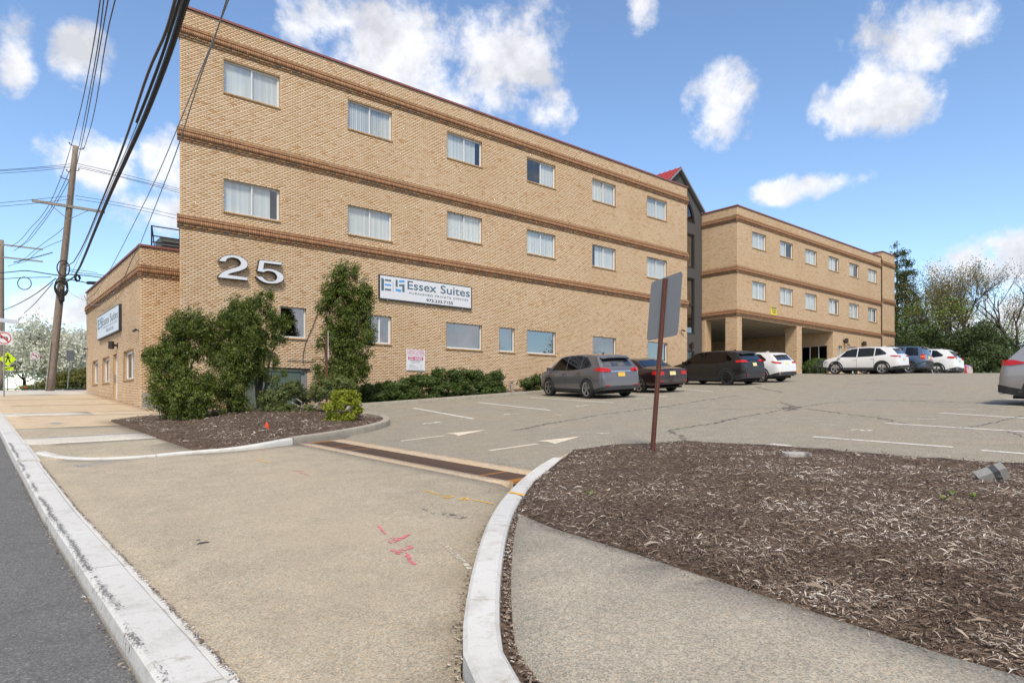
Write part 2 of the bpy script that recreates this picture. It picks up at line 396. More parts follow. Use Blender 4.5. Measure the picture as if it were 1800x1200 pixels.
def mk_leaf(name, stops, trans=.25, rough=.6):
    t = NT(name); p = t.coord('Position'); r = t.rnd()
    r = t.math('ADD', t.math('MULTIPLY', r, .62), t.math('MULTIPLY', t.math('SUBTRACT', t.noise(p, 3.1, 3, .6), .32), 1.15), True); c = t.ramp(r, stops)
    d = t.n('ShaderNodeBsdfDiffuse'); t.L.new(c, d.inputs[0])
    tl = t.n('ShaderNodeBsdfTranslucent'); t.L.new(c, tl.inputs[0])
    g = t.n('ShaderNodeBsdfGlossy'); g.inputs['Roughness'].default_value = .5; g.inputs['Color'].default_value = (.5,.5,.5,1)
    mx = t.n('ShaderNodeMixShader'); mx.inputs[0].default_value = trans; t.L.new(d.outputs[0], mx.inputs[1]); t.L.new(tl.outputs[0], mx.inputs[2])
    m2 = t.n('ShaderNodeMixShader'); m2.inputs[0].default_value = .05; t.L.new(mx.outputs[0], m2.inputs[1]); t.L.new(g.outputs[0], m2.inputs[2])
    t.L.new(m2.outputs[0], t.out.inputs['Surface']); M[name] = t.mat
mk_leaf('leaf_cedar', [(0,(.030,.050,.010)),(.4,(.078,.115,.019)),(.75,(.15,.19,.03)),(1,(.25,.27,.05))])
mk_leaf('leaf_yew', [(0,(.035,.062,.013)),(.5,(.065,.105,.020)),(.85,(.10,.15,.03)),(1,(.14,.185,.045))])
mk_leaf('leaf_pine', [(0,(.065,.09,.025)),(.5,(.13,.165,.045)),(.9,(.20,.23,.075)),(1,(.24,.25,.10))])
mk_leaf('leaf_gold', [(0,(.13,.17,.012)),(.5,(.25,.29,.018)),(1,(.40,.40,.03))], .35)
mk_leaf('pine_candle', [(0,(.42,.24,.11)),(1,(.55,.36,.18))])
mk_leaf('leaf_spring', [(0,(.10,.16,.025)),(.5,(.17,.24,.04)),(1,(.26,.32,.07))], .4)
mk_leaf('leaf_bud', [(0,(.19,.13,.06)),(.5,(.24,.20,.075)),(1,(.29,.28,.10))], .3)
mk_leaf('leaf_woods', [(0,(.028,.045,.014)),(.5,(.055,.085,.024)),(.85,(.09,.13,.036)),(1,(.14,.17,.055))])
mk_leaf('leaf_hedge', [(0,(.075,.09,.018)),(.5,(.14,.145,.03)),(1,(.22,.20,.045))])
mk_leaf('blossom', [(0,(.30,.34,.17)),(.25,(.55,.56,.42)),(.6,(.74,.73,.64)),(1,(.82,.80,.74))], .35)
def mk_chip():
    t = NT('mulch_chip'); r = t.rnd(); p = t.coord('Position'); q = t.noise(p, 1.1, 3, .6)
    r = t.math('ADD', t.math('MULTIPLY', r, .86), t.math('MULTIPLY', t.math('SUBTRACT', q, .45), 1.9), True)
    c = t.ramp(r, [(0,(.055,.034,.022)),(.24,(.105,.068,.045)),(.44,(.185,.13,.092)),(.64,(.30,.235,.18)),(.82,(.43,.365,.30)),(1,(.58,.525,.46))])
    M['mulch_chip'] = t.fin(c, .95)
mk_chip()
def mk_wood(name, a, b, sc_=(9,9,1.2)):
    t = NT(name); p = t.coord('Object', sc_); n = t.noise(p, 3, 5, .65)
    c = t.ramp(n, [(.25,a),(.75,b)]); t.bump(n, .5, .01); M[name] = t.fin(c, .9)
mk_wood('pole_wood', (.13,.095,.072), (.30,.245,.20))
mk_wood('grey_timber', (.22,.20,.17), (.38,.35,.31))
mk_wood('bark', (.075,.060,.048), (.17,.145,.115), (12,12,3))
mk_wood('bark_pale', (.20,.17,.135), (.36,.32,.27), (12,12,3))
mk_wood('bark_dark', (.022,.017,.014), (.055,.044,.036), (12,12,3))
mk_wood('rust_post', (.075,.026,.018), (.15,.06,.04), (20,20,4))
mk_wood('rust_grate', (.06,.038,.028), (.15,.095,.068), (4,3,4))
plain('rust_orange', (.40,.17,.04), .9, var=.3)
plain('sign_back', (.25,.255,.26), .5, .3, var=.06)
plain('galvanised', (.36,.38,.39), .4, .6, var=.12)
plain('steel_dark', (.03,.03,.032), .5, .2)
plain('wire_black', (.014,.013,.013), .7)
plain('wire_grey', (.20,.21,.23), .6)
plain('wire_brown', (.10,.065,.045), .7)
plain('insulator', (.16,.15,.15), .3)
plain('sign_white', (.70,.71,.73), .35, var=.03)
plain('sign_panel', (.64,.66,.70), .35, var=.02)
plain('sign_edge', (.03,.032,.035), .5)
plain('sign_red', (.50,.02,.025), .4)
plain('sign_black', (.012,.012,.012), .5)
plain('sign_lime', (.62,.80,.0), .4, var=.03)
plain('sign_yellow', (.80,.68,.03), .45, var=.03)
plain('sign_magenta', (.52,.03,.16), .5)
plain('letter_slate', (.075,.13,.175), .5)
plain('letter_blue', (.08,.31,.66), .5)
plain('letter_grey', (.09,.10,.11), .5)
plain('letter_faint', (.40,.41,.43), .5)
plain('letter_silver', (.64,.66,.70), .35, var=.04)
plain('lamp_bronze', (.035,.022,.016), .45)
plain('solar', (.05,.06,.09), .2)
plain('solar_frame', (.45,.46,.48), .4)
plain('transformer', (.085,.125,.115), .5, var=.12)
plain('door_grey', (.22,.23,.24), .6)
plain('step_concrete', (.27,.25,.21), .9, var=.25)
plain('hydrant_red', (.6,.03,.02), .5)
plain('flag_orange', (.9,.08,.02), .6, var=.02)
plain('granite', (.26,.25,.235), .75, var=.3, scale=30)
plain('granite_dark', (.06,.06,.065), .6, var=.3, scale=30)
plain('stump_wood', (.34,.32,.30), .9, var=.3, scale=20)
plain('ac_metal', (.07,.075,.075), .6)
# vehicles
def paint(name, col, metal=.0, rough=.32, coat=1.0): M[name] = NT(name).fin(col, rough, metal, None, coat)
paint('paint_grey', (.145,.145,.165), .55, .38); paint('paint_maroon', (.022,.009,.010), .3); paint('paint_black', (.005,.0045,.0045), .0, .4, .35)
paint('paint_white', (.70,.70,.70)); paint('paint_blue', (.065,.115,.185), .4); paint('paint_silver', (.34,.32,.315), .6, .38)
paint('paint_red', (.34,.012,.012))
plain('cladding', (.03,.032,.035), .65); plain('tyre', (.014,.014,.014), .85); plain('rim', (.52,.52,.52), .28, .85)
plain('rim_dark', (.02,.02,.022), .4, .3); plain('chrome', (.75,.75,.75), .12, 1.0); plain('tail_red', (.46,.012,.012), .15)
plain('tail_amber', (.75,.20,.02), .2); plain('tail_clear', (.60,.58,.58), .15); plain('plate_yellow', (.66,.42,.07), .5); plain('plate_cream', (.66,.60,.30), .5)
plain('lamp_clear', (.45,.47,.5), .1); plain('cabin', (.05,.048,.045), .8); plain('shadow_gap', (.006,.006,.006), .8); plain('seat_beige', (.30,.26,.2), .8)
# ------------------------------------------------------------------ setting: ground, roads, walks, kerbs
def inside(poly, P):
    P = np.asarray(P); x, y = P[:,0], P[:,1]; res = np.zeros(len(P), bool); n = len(poly)
    for i in range(n):
        x0, y0 = poly[i]; x1, y1 = poly[(i+1) % n]
        c = (y0 > y) != (y1 > y)
        with np.errstate(divide='ignore', invalid='ignore'):
            res ^= c & (x < (x1-x0)*(y-y0)/(y1-y0+1e-30) + x0)
    return res
def resample(pts, step, closed=False):
    out = []; n = len(pts); m = n if closed else n-1
    for i in range(m):
        a = np.array(pts[i], float); b = np.array(pts[(i+1) % n], float); k = max(1, int(math.ceil(np.linalg.norm(b-a)/step)))
        for j in range(k): out.append(tuple(a + (b-a)*j/k))
    if not closed: out.append(tuple(pts[-1]))
    return out
def smooth_path(pts, it=2, closed=False):
    pts = [np.array(p, float) for p in pts]
    for _ in range(it):
        q = [] if closed else [pts[0]]
        n = len(pts)
        for i in range(n if closed else n-1):
            a, b = pts[i], pts[(i+1) % n]; q += [a*.75+b*.25, a*.25+b*.75]
        if not closed: q.append(pts[-1])
        pts = q
    return [tuple(p) for p in pts]
def drape(name, poly, mat, off=0.0, res=.6, parent=None, zfun=None, skirt=0.0, smooth=True):
    """a sheet that follows the ground inside the outline"""
    bd = resample(poly, res, True); P = np.array(bd)
    x0, y0 = P.min(0); x1, y1 = P.max(0)
    gx, gy = np.meshgrid(np.arange(x0+res*.5, x1, res), np.arange(y0+res*.5, y1, res)); g = np.c_[gx.ravel(), gy.ravel()]
    if len(g):
        g = g[inside(poly, g)]
        if len(g):
            d = np.full(len(g), 9e9)
            for p in bd: d = np.minimum(d, (g[:,0]-p[0])**2 + (g[:,1]-p[1])**2)
            g = g[d > (res*.35)**2]
    vs_ = [Vector(p) for p in bd] + [Vector(p) for p in g]
    r = delaunay_2d_cdt(vs_, [], [list(range(len(bd)))], 1, 1e-5)
    V = np.array([tuple(v) for v in r[0]]); f = [tuple(t) for t in r[2]]
    z = gz(V[:,0], V[:,1]) + off
    if zfun is not None: z = z + zfun(V[:,0], V[:,1])
    verts = [(a, b, c) for (a, b), c in zip(V, z)]
    if skirt:
        cnt = {}
        for t in f:
            for i in range(len(t)):
                e = (t[i], t[(i+1) % len(t)]); cnt[e] = 1
        for e in [e for e in cnt if (e[1], e[0]) not in cnt]:
            i = len(verts); a, b = verts[e[0]], verts[e[1]]
            verts += [(a[0], a[1], a[2]-skirt), (b[0], b[1], b[2]-skirt)]; f.append((e[1], e[0], i, i+1))
    me = bpy.data.meshes.new(name); me.from_pydata(verts, [], f); me.materials.append(mat)
    if smooth: me.polygons.foreach_set('use_smooth', [True]*len(f))
    me.update(); return link(name, me, parent)
def ribbon(name, pts, w, mat, off, parent=None, jit=0.0, step=.25, taper=False):
    """a painted or cracked line laid on the ground"""
    pts = resample(pts, step); mb = MB(); n = len(pts); L_, R_ = [], []
    for i, p in enumerate(pts):
        a = np.array(pts[max(i-1,0)]); b = np.array(pts[min(i+1,n-1)]); t = (b-a)/(np.linalg.norm(b-a)+1e-9); nn = np.array((-t[1], t[0]))
        ww = w*.5*(1+random.uniform(-jit, jit)*.8) * (min(1, .25+2*min(i, n-1-i)/max(1,n)) if taper else 1)
        q = np.array(p) + nn*random.uniform(-jit, jit)*w*1.6
        L_.append(q+nn*ww); R_.append(q-nn*ww)
    for i in range(n-1):
        mb.quad(*[(p[0], p[1], G(*p)+off) for p in (R_[i], R_[i+1], L_[i+1], L_[i])])
    return mb.build(name, mat, parent)
def kerb_run(parent, path, width, height, seg, mats, name='kerb_stone', gap=.012, batter=.03, base=-.15, hfun=None, bump=.0):
    """kerb stones along a centre line; each stone is an object of its own"""
    pts = resample(path, .25); P = np.array(pts); d = np.r_[0, np.cumsum(np.linalg.norm(np.diff(P, axis=0), axis=1))]; tot = d[-1]
    def at(s): return np.array((np.interp(s, d, P[:,0]), np.interp(s, d, P[:,1])))
    nseg = max(1, round(tot/seg)); s0 = 0
    for k in range(nseg):
        a, b = tot*k/nseg + gap/2, tot*(k+1)/nseg - gap/2
        ss = np.linspace(a, b, max(2, int((b-a)/.3)+1)); mb = MB(); rings = []
        for s in ss:
            p = at(s); t = at(min(s+.05, tot)) - at(max(s-.05, 0)); t /= np.linalg.norm(t)+1e-9; nn = np.array((-t[1], t[0]))
            g = G(*p); h = height if hfun is None else hfun(s/tot)
            w = width/2; j = lambda: random.uniform(-1, 1)*bump
            prof = [(-w-batter, base), (-w-batter*.6+j(), h*.55), (-w+.0+j(), h-.018), (-w+.022, h), (w-.022, h), (w, h-.018), (w+batter*.2, base)]
            rings.append([(p[0]+nn[0]*o, p[1]+nn[1]*o, g+z) for o, z in prof])
        n = len(rings[0])
        for r in rings: mb.v += r
        for i in range(len(rings)-1):
            for q in range(n-1): mb.f.append((i*n+q, (i+1)*n+q, (i+1)*n+q+1, i*n+q+1)); mb.m.append(0)
        mb.f.append(tuple(reversed(range(n)))); mb.m.append(0); mb.f.append(tuple((len(rings)-1)*n+q for q in range(n))); mb.m.append(0)
        mi = mats(k, nseg) if callable(mats) else mats
        o = mb.build(name, mi, parent)
px = lambda *ps: [on_ground(*p) for p in ps]

# the ground to the horizon
def far_ground():
    xs = np.unique(np.r_[-1500,-800,-400,-200,-120,-80,-60,-40,np.arange(-30,120,3.0),130,160,200,300,500,900,1500])
    ys = np.unique(np.r_[-1500,-800,-400,-200,-120,-80,-60,np.arange(-40,90,3.0),100,120,160,220,300,500,900,1500])
    X, Y = np.meshgrid(xs, ys); Z = gz(X, Y) - .22
    V = np.c_[X.ravel(), Y.ravel(), Z.ravel()]; n = len(xs)
    f = [(j*n+i, j*n+i+1, (j+1)*n+i+1, (j+1)*n+i) for j in range(len(ys)-1) for i in range(n-1)]
    return link('ground', np_mesh('ground', V, f, M['earth'], True))
tag(far_ground(), 'earth and rough grass beyond the paved car park', kind='structure')
# street on the left, crossing street behind
tag(drape('street', [(-13,-25),(.64,-25),(.64,46.2),(.0,47.2),(-13,47.2)], M['road'], -.085, 1.0), 'dark asphalt street left of the white kerb', kind='structure')
tag(drape('crossing_street', [(-40,47.2),(60,47.2),(60,56),(-40,56)], M['road'], -.04, 2.0), 'grey side street crossing behind the utility pole', kind='structure')
tag(drape('verge', [(-40,56),(60,56),(60,90),(-40,90)], M['grass'], .03, 3.0), 'grass verge beyond the side street', kind='structure')
wl = drape('road_line', [(-1.0,46.9),(2.2,47.6),(2.4,47.95),(-1.0,47.3)], M['line_paint'], -.03, .5); tag(wl, 'white painted edge line at the street corner', kind='structure')
# apron of the driveway
KR = px((846,1215),(845,1110),(857,1010),(877,930),(905,882),(948,838),(982,817))          # right kerb centre line
KRc = [(1.45,1.2)] + KR
KL = px((72,800),(110,806),(170,808),(250,805),(330,797),(420,792),(510,781))
XG0, XG1 = 5.02, 5.95
def kr_at(Y):
    P = np.array(smooth_path(KRc, 2)); return np.interp(Y, P[:,1], P[:,0])
ap = [(.96,-4),(1.2,-.5)] + [(p[0]-.12, p[1]) for p in smooth_path(KRc, 2) if p[0] < XG0+.1] + [(XG0,6.2),(XG0,12.35)] + [(p[0], p[1]-.02) for p in reversed(smooth_path(KL, 1)) if p[0] < XG0] + [(.96,13.6)]
apron = tag(drape('driveway_apron', ap, M['apron'], .004, .5, skirt=.1), 'tan exposed aggregate driveway apron between the two kerbs', kind='structure')
# car park
KN = px((512,780),(590,769),(650,758),(676,750),(681,745)) + px((672,739),(648,731))
lotp = [(XG1,6.4),(XG1,12.4),(6.4,12.95),(7.5,14.0),(7.5,15.0),(8.2,17.6),(10.1,20.95),(36.5,20.9),(36.5,27.5),(41,27.5),(41,60),(58,60),(58,24.9),(75,24.9),(100,20),(100,-25),(9.9,-25),(9.75,2),(9.55,5.2),(9.0,6.6),(8.0,7.2),(6.9,6.9)]
car_park = tag(drape('car_park', lotp, M['lot'], 0.0, 1.2), 'sloping worn asphalt car park with faded stall lines', kind='structure')
# trench drain across the driveway
dr = empty('trench_drain', (0,0,0), label='rusty trench drain grate across the driveway', cat='drain')
def drain():
    y0, y1 = 6.15, 12.45
    for a, b, nm in ((XG0-.02, 5.20, 'drain_edge'), (5.66, 5.97, 'drain_edge')):
        drape(nm, [(a,y0),(b,y0),(b,y1),(a,y1)], M['drain_concrete'], .008, .4, dr, skirt=.2)
    drape('channel', [(5.2,y0),(5.66,y0),(5.66,y1),(5.2,y1)], M['shadow_gap'], -.14, .5, dr)
    n = 112; h = (y1-y0)/n
    mbx = MB(); mbx.box(-.235,.235,-.014,.014,-.035,0)
    me = mbx.mesh('grate_bar', M['rust_grate'])
    mbe = MB(); mbe.box(-.235,.235,-.014,.014,-.035,0); me2 = mbe.mesh('grate_bar', M['rust_orange'])
    for i in range(n):
        y = y0 + (i+.5)*h
        o = link('grate_bar', me2 if (i in (0,1,2,n-3,n-2,n-1) or random.random() < .05) else me, dr, (5.43, y, G(5.43, y)+.004))
        o.rotation_euler = (0, -math.atan(.05), random.uniform(-.02,.02))
    for xx in (5.3, 5.56):
        mb = MB(); mb.tube([(xx, y0+(y1-y0)*k/12, G(xx, y0+(y1-y0)*k/12)-.02) for k in range(13)], .01, 4); mb.build('cross_bar', M['rust_grate'], dr)
drain()
# walks: slabs by the street left of the driveway, slab right of it
walk = empty('sidewalk', label='concrete sidewalk along the street beside the brick wing', kind='structure')
def rightX(y): return float(np.interp(y, [12,19.3,21.6,22.6,23.0,60], [3.2,3.2,3.2,4.2,5.35,5.35]))
def slab(y0, y1, mat, x0=.97, x1=None, d=(0.0,0.0)):
    ys = np.linspace(y0+.008, y1-.008, max(2, int((y1-y0)/.8)+1))
    a = [(x0, y+d[0]) for y in ys]; b = [((x1 or rightX(y)), y+d[1]) for y in reversed(ys)]
    return drape('slab', list(reversed(a + b)), M[mat], .012, .7, walk, skirt=.08)
first = [(.97,13.3),(1.5,13.1)] + [(p[0], p[1]+.1) for p in smooth_path(KL,1) if 1.5 < p[0] < 3.15] + [(3.2,12.75),(3.2,15.6),(.97,15.9)]
drape('slab', first, M['walk_agg'], .012, .6, walk, skirt=.08)
slab(15.75,17.3,'walk_light', d=(.15,0)); slab(17.3,19.9,'walk_agg', d=(.15,0)); slab(19.9,25.2,'walk_tan', d=(.15,.1)); slab(25.2,26.9,'walk_light', x1=3.3)
drape('slab', [(3.32,25.25),(5.35,25.25),(5.35,26.9),(3.32,26.9)], M['walk_tan'], .012, .7, walk, skirt=.08)
for a, b in ((26.9,31.5),(31.5,36),(36,40.5)): slab(a, b, 'walk_tan')
slab(40.5,43.2,'walk_light', x1=5.35); slab(43.2,47.0,'walk_light', x1=9)
drape('slab', [(5.38,23.1),(7.6,23.1),(7.6,29.4),(5.38,29.4)], M['walk_tan'], .010, .7, walk, skirt=.08)
ramp = drape('ramp_strip', [(4.6,45.9),(8.9,45.9),(8.9,46.9),(4.6,46.9)], M['sign_red'], .018, .7, walk)
ISF = [(3.42,-14)] + [(3.42,1.0),(3.75,3.9),(3.93,4.55)]     # front edge of the planting island
wr = [(1.5,-14)] + [(3.40,-14),(3.40,1.0),(3.73,3.9),(3.9,4.6)] + [(p[0]+.17, p[1]-.05) for p in reversed(smooth_path(KRc,2)) if p[1] < 4.75] + [(1.5,.6)]
walk_r = empty('corner_walk', label='exposed aggregate walk right of the curved kerb', kind='structure')
drape('slab', wr, M['walk_right'], .085, .45, walk_r, skirt=.15)
# kerbs
sk = empty('street_kerb', label='worn white kerb along the street', kind='structure')
kerb_run(sk, [(.80,-12),(.80,13.2)], .26, .012, 2.62, M['kerb_street'], gap=.022, base=-.16, batter=.06, bump=.006, hfun=lambda s: .012)
kerb_run(sk, [(.80,13.22),(.80,16.2)], .28, .06, 1.5, M['kerb_street'], gap=.02, base=-.16, batter=.06, hfun=lambda s: .045)
kerb_run(sk, [(.80,16.22),(.80,45.8)], .26, .03, 3.0, M['kerb_paint'], base=-.16, batter=.05)
kerb_run(sk, [(.82,45.82),(1.3,46.6),(2.4,47.1),(9.5,47.1)], .2, .03, 3.0, M['kerb_paint'], base=-.16)
ck = empty('curved_kerb', label='white curved kerb stones between the driveway and the mulch island', kind='structure')
kerb_run(ck, smooth_path(KRc, 2), .185, .11, 1.9, M['kerb_paint'], gap=.018, base=-.05, batter=.012, hfun=None)
kerb_run(ck, smooth_path([(1.45,1.19),(1.38,-1.5),(1.3,-12)], 1), .185, .10, 2.5, M['kerb_paint'], base=-.05, batter=.012)
ik = empty('island_kerb', label='tan concrete kerb behind the mulch island', kind='structure')
kerb_run(ik, smooth_path([KR[-1],(7.2,7.15),(8.3,7.05),(9.2,6.4),(9.55,5.2),(9.7,2.0),(9.8,-6)], 2), .15, .06, 2.2, M['drain_concrete'], base=-.1)
bk = empty('bed_kerb', label='kerb around the planting bed in front of the facade', kind='structure')
kerb_run(bk, smooth_path(KL, 2), .17, .12, 1.9, M['kerb_paint'], base=-.08, batter=.01, hfun=lambda s: float(np.interp(s, [0,.12,.3,.75,1], [.07,.035,.03,.06,.13])))
kerb_run(bk, smooth_path(KN, 2), .17, .15, 1.7, lambda k, n: M['kerb_concrete'], base=-.08, batter=.012, hfun=lambda s: float(np.interp(s, [0,.7,1], [.14,.16,.10])))
kerb_run(bk, smooth_path([KN[-1],(8.55,17.2),(9.3,19.4),(10.3,20.85)], 2), .15, .12, 1.8, M['kerb_concrete'], base=-.08)
kerb_run(bk, [(10.3,20.9),(36.4,20.9)], .16, .16, 3.2, M['kerb_concrete'], base=-.08, batter=.01)

# ---- planting beds
bed_xy = [(3.22,12.8)] + [(p[0], p[1]+.09) for p in smooth_path(KL,1) if p[0] > 3.3] + [(p[0]-.0, p[1]+.09) for p in smooth_path(KN,1)[:-4]] + [(8.0,15.4),(8.45,17.2),(9.2,19.5),(10.2,20.99),(36.4,20.99),(36.4,24.99),(7.7,24.99),(5.4,23.05),(4.25,22.6),(3.22,21.5)]
def mound(X, Y):
    d1 = np.exp(-(((X-6.3)/2.6)**2 + ((Y-18.2)/4.2)**2))
    return .32*d1 + .02*np.sin(X*3.1)*np.sin(Y*2.7)
tag(drape('planting_bed', bed_xy, M['soil'], .03, .5, zfun=mound, skirt=.25), 'mulched planting bed along the brick facade', kind='structure')
isl_xy = ISF + [(p[0]+.09, p[1]-.05) for p in smooth_path(KRc,2) if p[1] > 4.75] + [(7.2,7.07),(8.25,6.97),(9.12,6.34),(9.47,5.2),(9.62,2.0),(9.72,-6),(9.75,-14)]
def mound2(X, Y):
    return .10*np.exp(-(((X-6.8)/2.6)**2 + ((Y-1.5)/6)**2)) + .02*np.sin(X*2.9+1)*np.sin(Y*2.3) + .012*np.sin(X*9)*np.sin(Y*8+1)
tag(drape('mulch_island', isl_xy, M['soil'], .06, .3, zfun=mound2, skirt=.25), 'dark soil of the mulch island at the car park corner', kind='structure')
def bed_z(x, y): return G(x, y) + .03 + float(mound(np.array(x), np.array(y)))
def isl_z(x, y): return G(x, y) + .06 + float(mound2(np.array(x), np.array(y)))
def chips(name, poly, n, zf, off, lmin, lmax, weight=None):
    """shredded bark: bent, tapered slivers lying on the soil"""
    P = np.array(poly); lo, hi = P.min(0), P.max(0); pts = np.zeros((0,2))
    while len(pts) < n:
        q = rng.uniform(lo, hi, (n*2, 2)); q = q[inside(poly, q)]
        if weight is not None: q = q[rng.random(len(q)) < weight(q[:,0], q[:,1])]
        pts = np.vstack([pts, q])
    pts = pts[:n]; X, Y = pts.T
    z = gz(X, Y) + off + zf(X, Y)
    L_ = (lmin + (lmax-lmin)*rng.random(n)**2.8); Wd = L_*rng.uniform(.04,.12,n) + .003; th = rng.uniform(0, 2*np.pi, n)
    tl = rng.normal(0, .22, n); z = z + .006 + np.abs(tl)*L_*.45 + rng.random(n)**2*.016
    c, s = np.cos(th), np.sin(th); bend = rng.normal(0,.05,n)*L_; roll = rng.normal(0,.5,n)
    V = np.zeros((n, 6, 3)); H = Wd*.5
    for k, (u, wf) in enumerate(((-1,.35),(0,1),(1,.4))):
        cx = X + c*u*L_*.5 - s*bend*(1-u*u); cy = Y + s*u*L_*.5 + c*bend*(1-u*u); cz = z + tl*u*L_*.5 + .15*L_*(1-u*u)*rng.random(n)
        for e, sg in enumerate((-1, 1)):
            V[:,k*2+e,0] = cx - s*H*wf*sg; V[:,k*2+e,1] = cy + c*H*wf*sg; V[:,k*2+e,2] = cz + roll*H*wf*sg
    f = (np.arange(n)[:,None,None]*6 + np.array([[0,2,3,1],[2,4,5,3]])[None]).reshape(-1,4)
    return link(name, np_mesh(name, V.reshape(-1,3), f, M['mulch_chip']))
isl_vis = [p for p in isl_xy if p[1] > -3] + [(9.65,-3),(3.42,-3)]
isl_vis = [(3.42,-2.5),(3.42,1.0),(3.75,3.9),(3.93,4.55)] + isl_xy[4:-2] + [(9.66,-2.5)]
def near_w(x, y): return np.clip(5.0/((x*.6442+y*.7648)**2*.35+.8), .12, 1)
def pale_w(x, y): return near_w(x, y)
tag(chips('bark_mulch', isl_vis, 190000, mound2, .06, .008, .062, near_w), 'shredded brown and grey bark mulch on the corner island', 'mulch', kind='stuff')
tag(chips('bark_shreds', isl_vis, 2600, mound2, .062, .05, .15, near_w), 'longer pale bark shreds lying on the corner island mulch', 'mulch', kind='stuff')
spill = [(3.18,-2),(3.44,-2),(3.44,1.0),(3.77,3.9),(3.93,4.5),(3.72,4.4),(3.5,3.6),(3.25,1.0)]
tag(chips('bark_spill', spill, 900, lambda x, y: 0*x, .087, .008, .05, lambda x, y: np.clip(1-(3.42+.1*np.maximum(y-1,0)-x)*7, .03, 1)), 'loose bark bits spilled from the island onto the walk', 'mulch', kind='stuff')
tag(chips('bark_mulch', bed_xy[:-7] + [(10.2,20.99),(20,20.99),(20,24.8),(7.7,24.8),(5.4,23.0),(4.25,22.5),(3.3,21.4)], 34000, mound, .03, .025, .12), 'bark mulch under the shrubs in the planting bed', 'mulch', kind='stuff')
# ------------------------------------------------------------------ brick buildings
CO = 0.0677                      # course height
class Plane:
    """a wall plane: origin, direction along the wall, outward normal (all in XY)"""
    def __init__(s, o, d, n): s.o = np.array(o, float); s.d = np.array(d, float); s.n = np.array(n, float)
    def p(s, u, out, z): q = s.o + s.d*u + s.n*out; return (q[0], q[1], z)
def brick_boxes(B):
    """B: rows of (plane_index, s0, s1, z0, z1, back, front_bottom, front_top) -> vertex and face arrays"""
    planes, rows = B
    n = len(rows); A = np.array([r[1:] for r in rows], float); pi = np.array([r[0] for r in rows])
    O = np.array([p.o for p in planes])[pi]; D = np.array([p.d for p in planes])[pi]; Nn = np.array([p.n for p in planes])[pi]
    s0, s1, z0, z1, bk, fb, ft = A.T
    V = np.zeros((n, 8, 3))
    for k, (ss, ou, zz) in enumerate(((s0,bk,z0),(s1,bk,z0),(s1,bk,z1),(s0,bk,z1),(s0,fb,z0),(s1,fb,z0),(s1,ft,z1),(s0,ft,z1))):
        V[:,k,:2] = O + D*ss[:,None] + Nn*ou[:,None]; V[:,k,2] = zz
    f = np.array([[4,5,6,7],[0,4,7,3],[5,1,2,6],[7,6,2,3],[0,1,5,4]])
    return V, f
def brickwork(name, planes, rows, mat, parent):
    V, f = brick_boxes((planes, rows)); n = len(V)
    Fq = (np.arange(n)[:,None,None]*8 + f[None]).reshape(-1,4)
    o = link(name, np_mesh(name, V.reshape(-1,3), Fq, mat), parent); tag(o, kind='stuff'); return o
def courses(pi, s0, s1, z0, z1, holes=(), bl=.2032, j=.010, proud=.0, skip=(), zfloor=None):
    """running bond between s0..s1, z0..z1, leaving the holes (s0,s1,z0,z1) and the skipped height ranges free"""
    rows = []; k0 = int(math.floor(z0/CO)); k1 = int(math.ceil(z1/CO))
    for k in range(k0, k1):
        a, b = k*CO, (k+1)*CO - j
        if a < z0-1e-6: a = z0
        if b > z1: b = z1
        if b-a < .012: continue
        zm = (a+b)/2
        if any(q0-1e-6 < zm < q1+1e-6 for q0, q1 in skip): continue
        segs = [(s0, s1)]
        for (h0, h1, g0, g1) in holes:
            if g0 < zm < g1:
                out = []
                for (x, y) in segs:
                    if h1 <= x or h0 >= y: out.append((x, y)); continue
                    if h0 > x: out.append((x, h0))
                    if h1 < y: out.append((h1, y))
                segs = out
        off = bl/2 if k % 2 else 0.0
        for (x, y) in segs:
            i = math.floor((x-s0-off)/bl); p = s0 + off + i*bl
            while p < y:
                u, v = max(p, x), min(p+bl-j, y)
                if v-u > .02:
                    pr = proud + random.uniform(-.0022, .0022)
                    rows.append((pi, u, v, a, b, proud-.03, pr, pr + random.uniform(-.001,.001)))
                p += bl
    return rows
def backing(mb, pl, s0, s1, z0, z1, holes, depth=-.009, mat=0):
    """mortar sheet with rectangular openings"""
    S = sorted({s0, s1, *[h for q in holes for h in q[:2] if s0 < h < s1]}); Z = sorted({z0, z1, *[h for q in holes for h in q[2:4] if z0 < h < z1]})
    for a, b in zip(S, S[1:]):
        run = None
        for c, d in zip(Z, Z[1:]):
            sm, zm = (a+b)/2, (c+d)/2
            solid = not any(q[0] < sm < q[1] and q[2] < zm < q[3] for q in holes)
            if solid: run = (run[0], d) if run else (c, d)
            if (not solid or d == z1) and run:
                mb.quad(pl.p(a,depth,run[0]), pl.p(b,depth,run[0]), pl.p(b,depth,run[1]), pl.p(a,depth,run[1]), mat); run = None
def reveals(mb, pl, h, depth=.16, mat=0):
    a, b, c, d = h[:4]; f = -.006; k = -depth
    mb.quad(pl.p(a,k,c), pl.p(a,f,c), pl.p(a,f,d), pl.p(a,k,d), mat); mb.quad(pl.p(b,f,c), pl.p(b,k,c), pl.p(b,k,d), pl.p(b,f,d), mat)
    mb.quad(pl.p(a,k,d), pl.p(a,f,d), pl.p(b,f,d), pl.p(b,k,d), mat); mb.quad(pl.p(a,f,c), pl.p(a,k,c), pl.p(b,k,c), pl.p(b,f,c), mat)
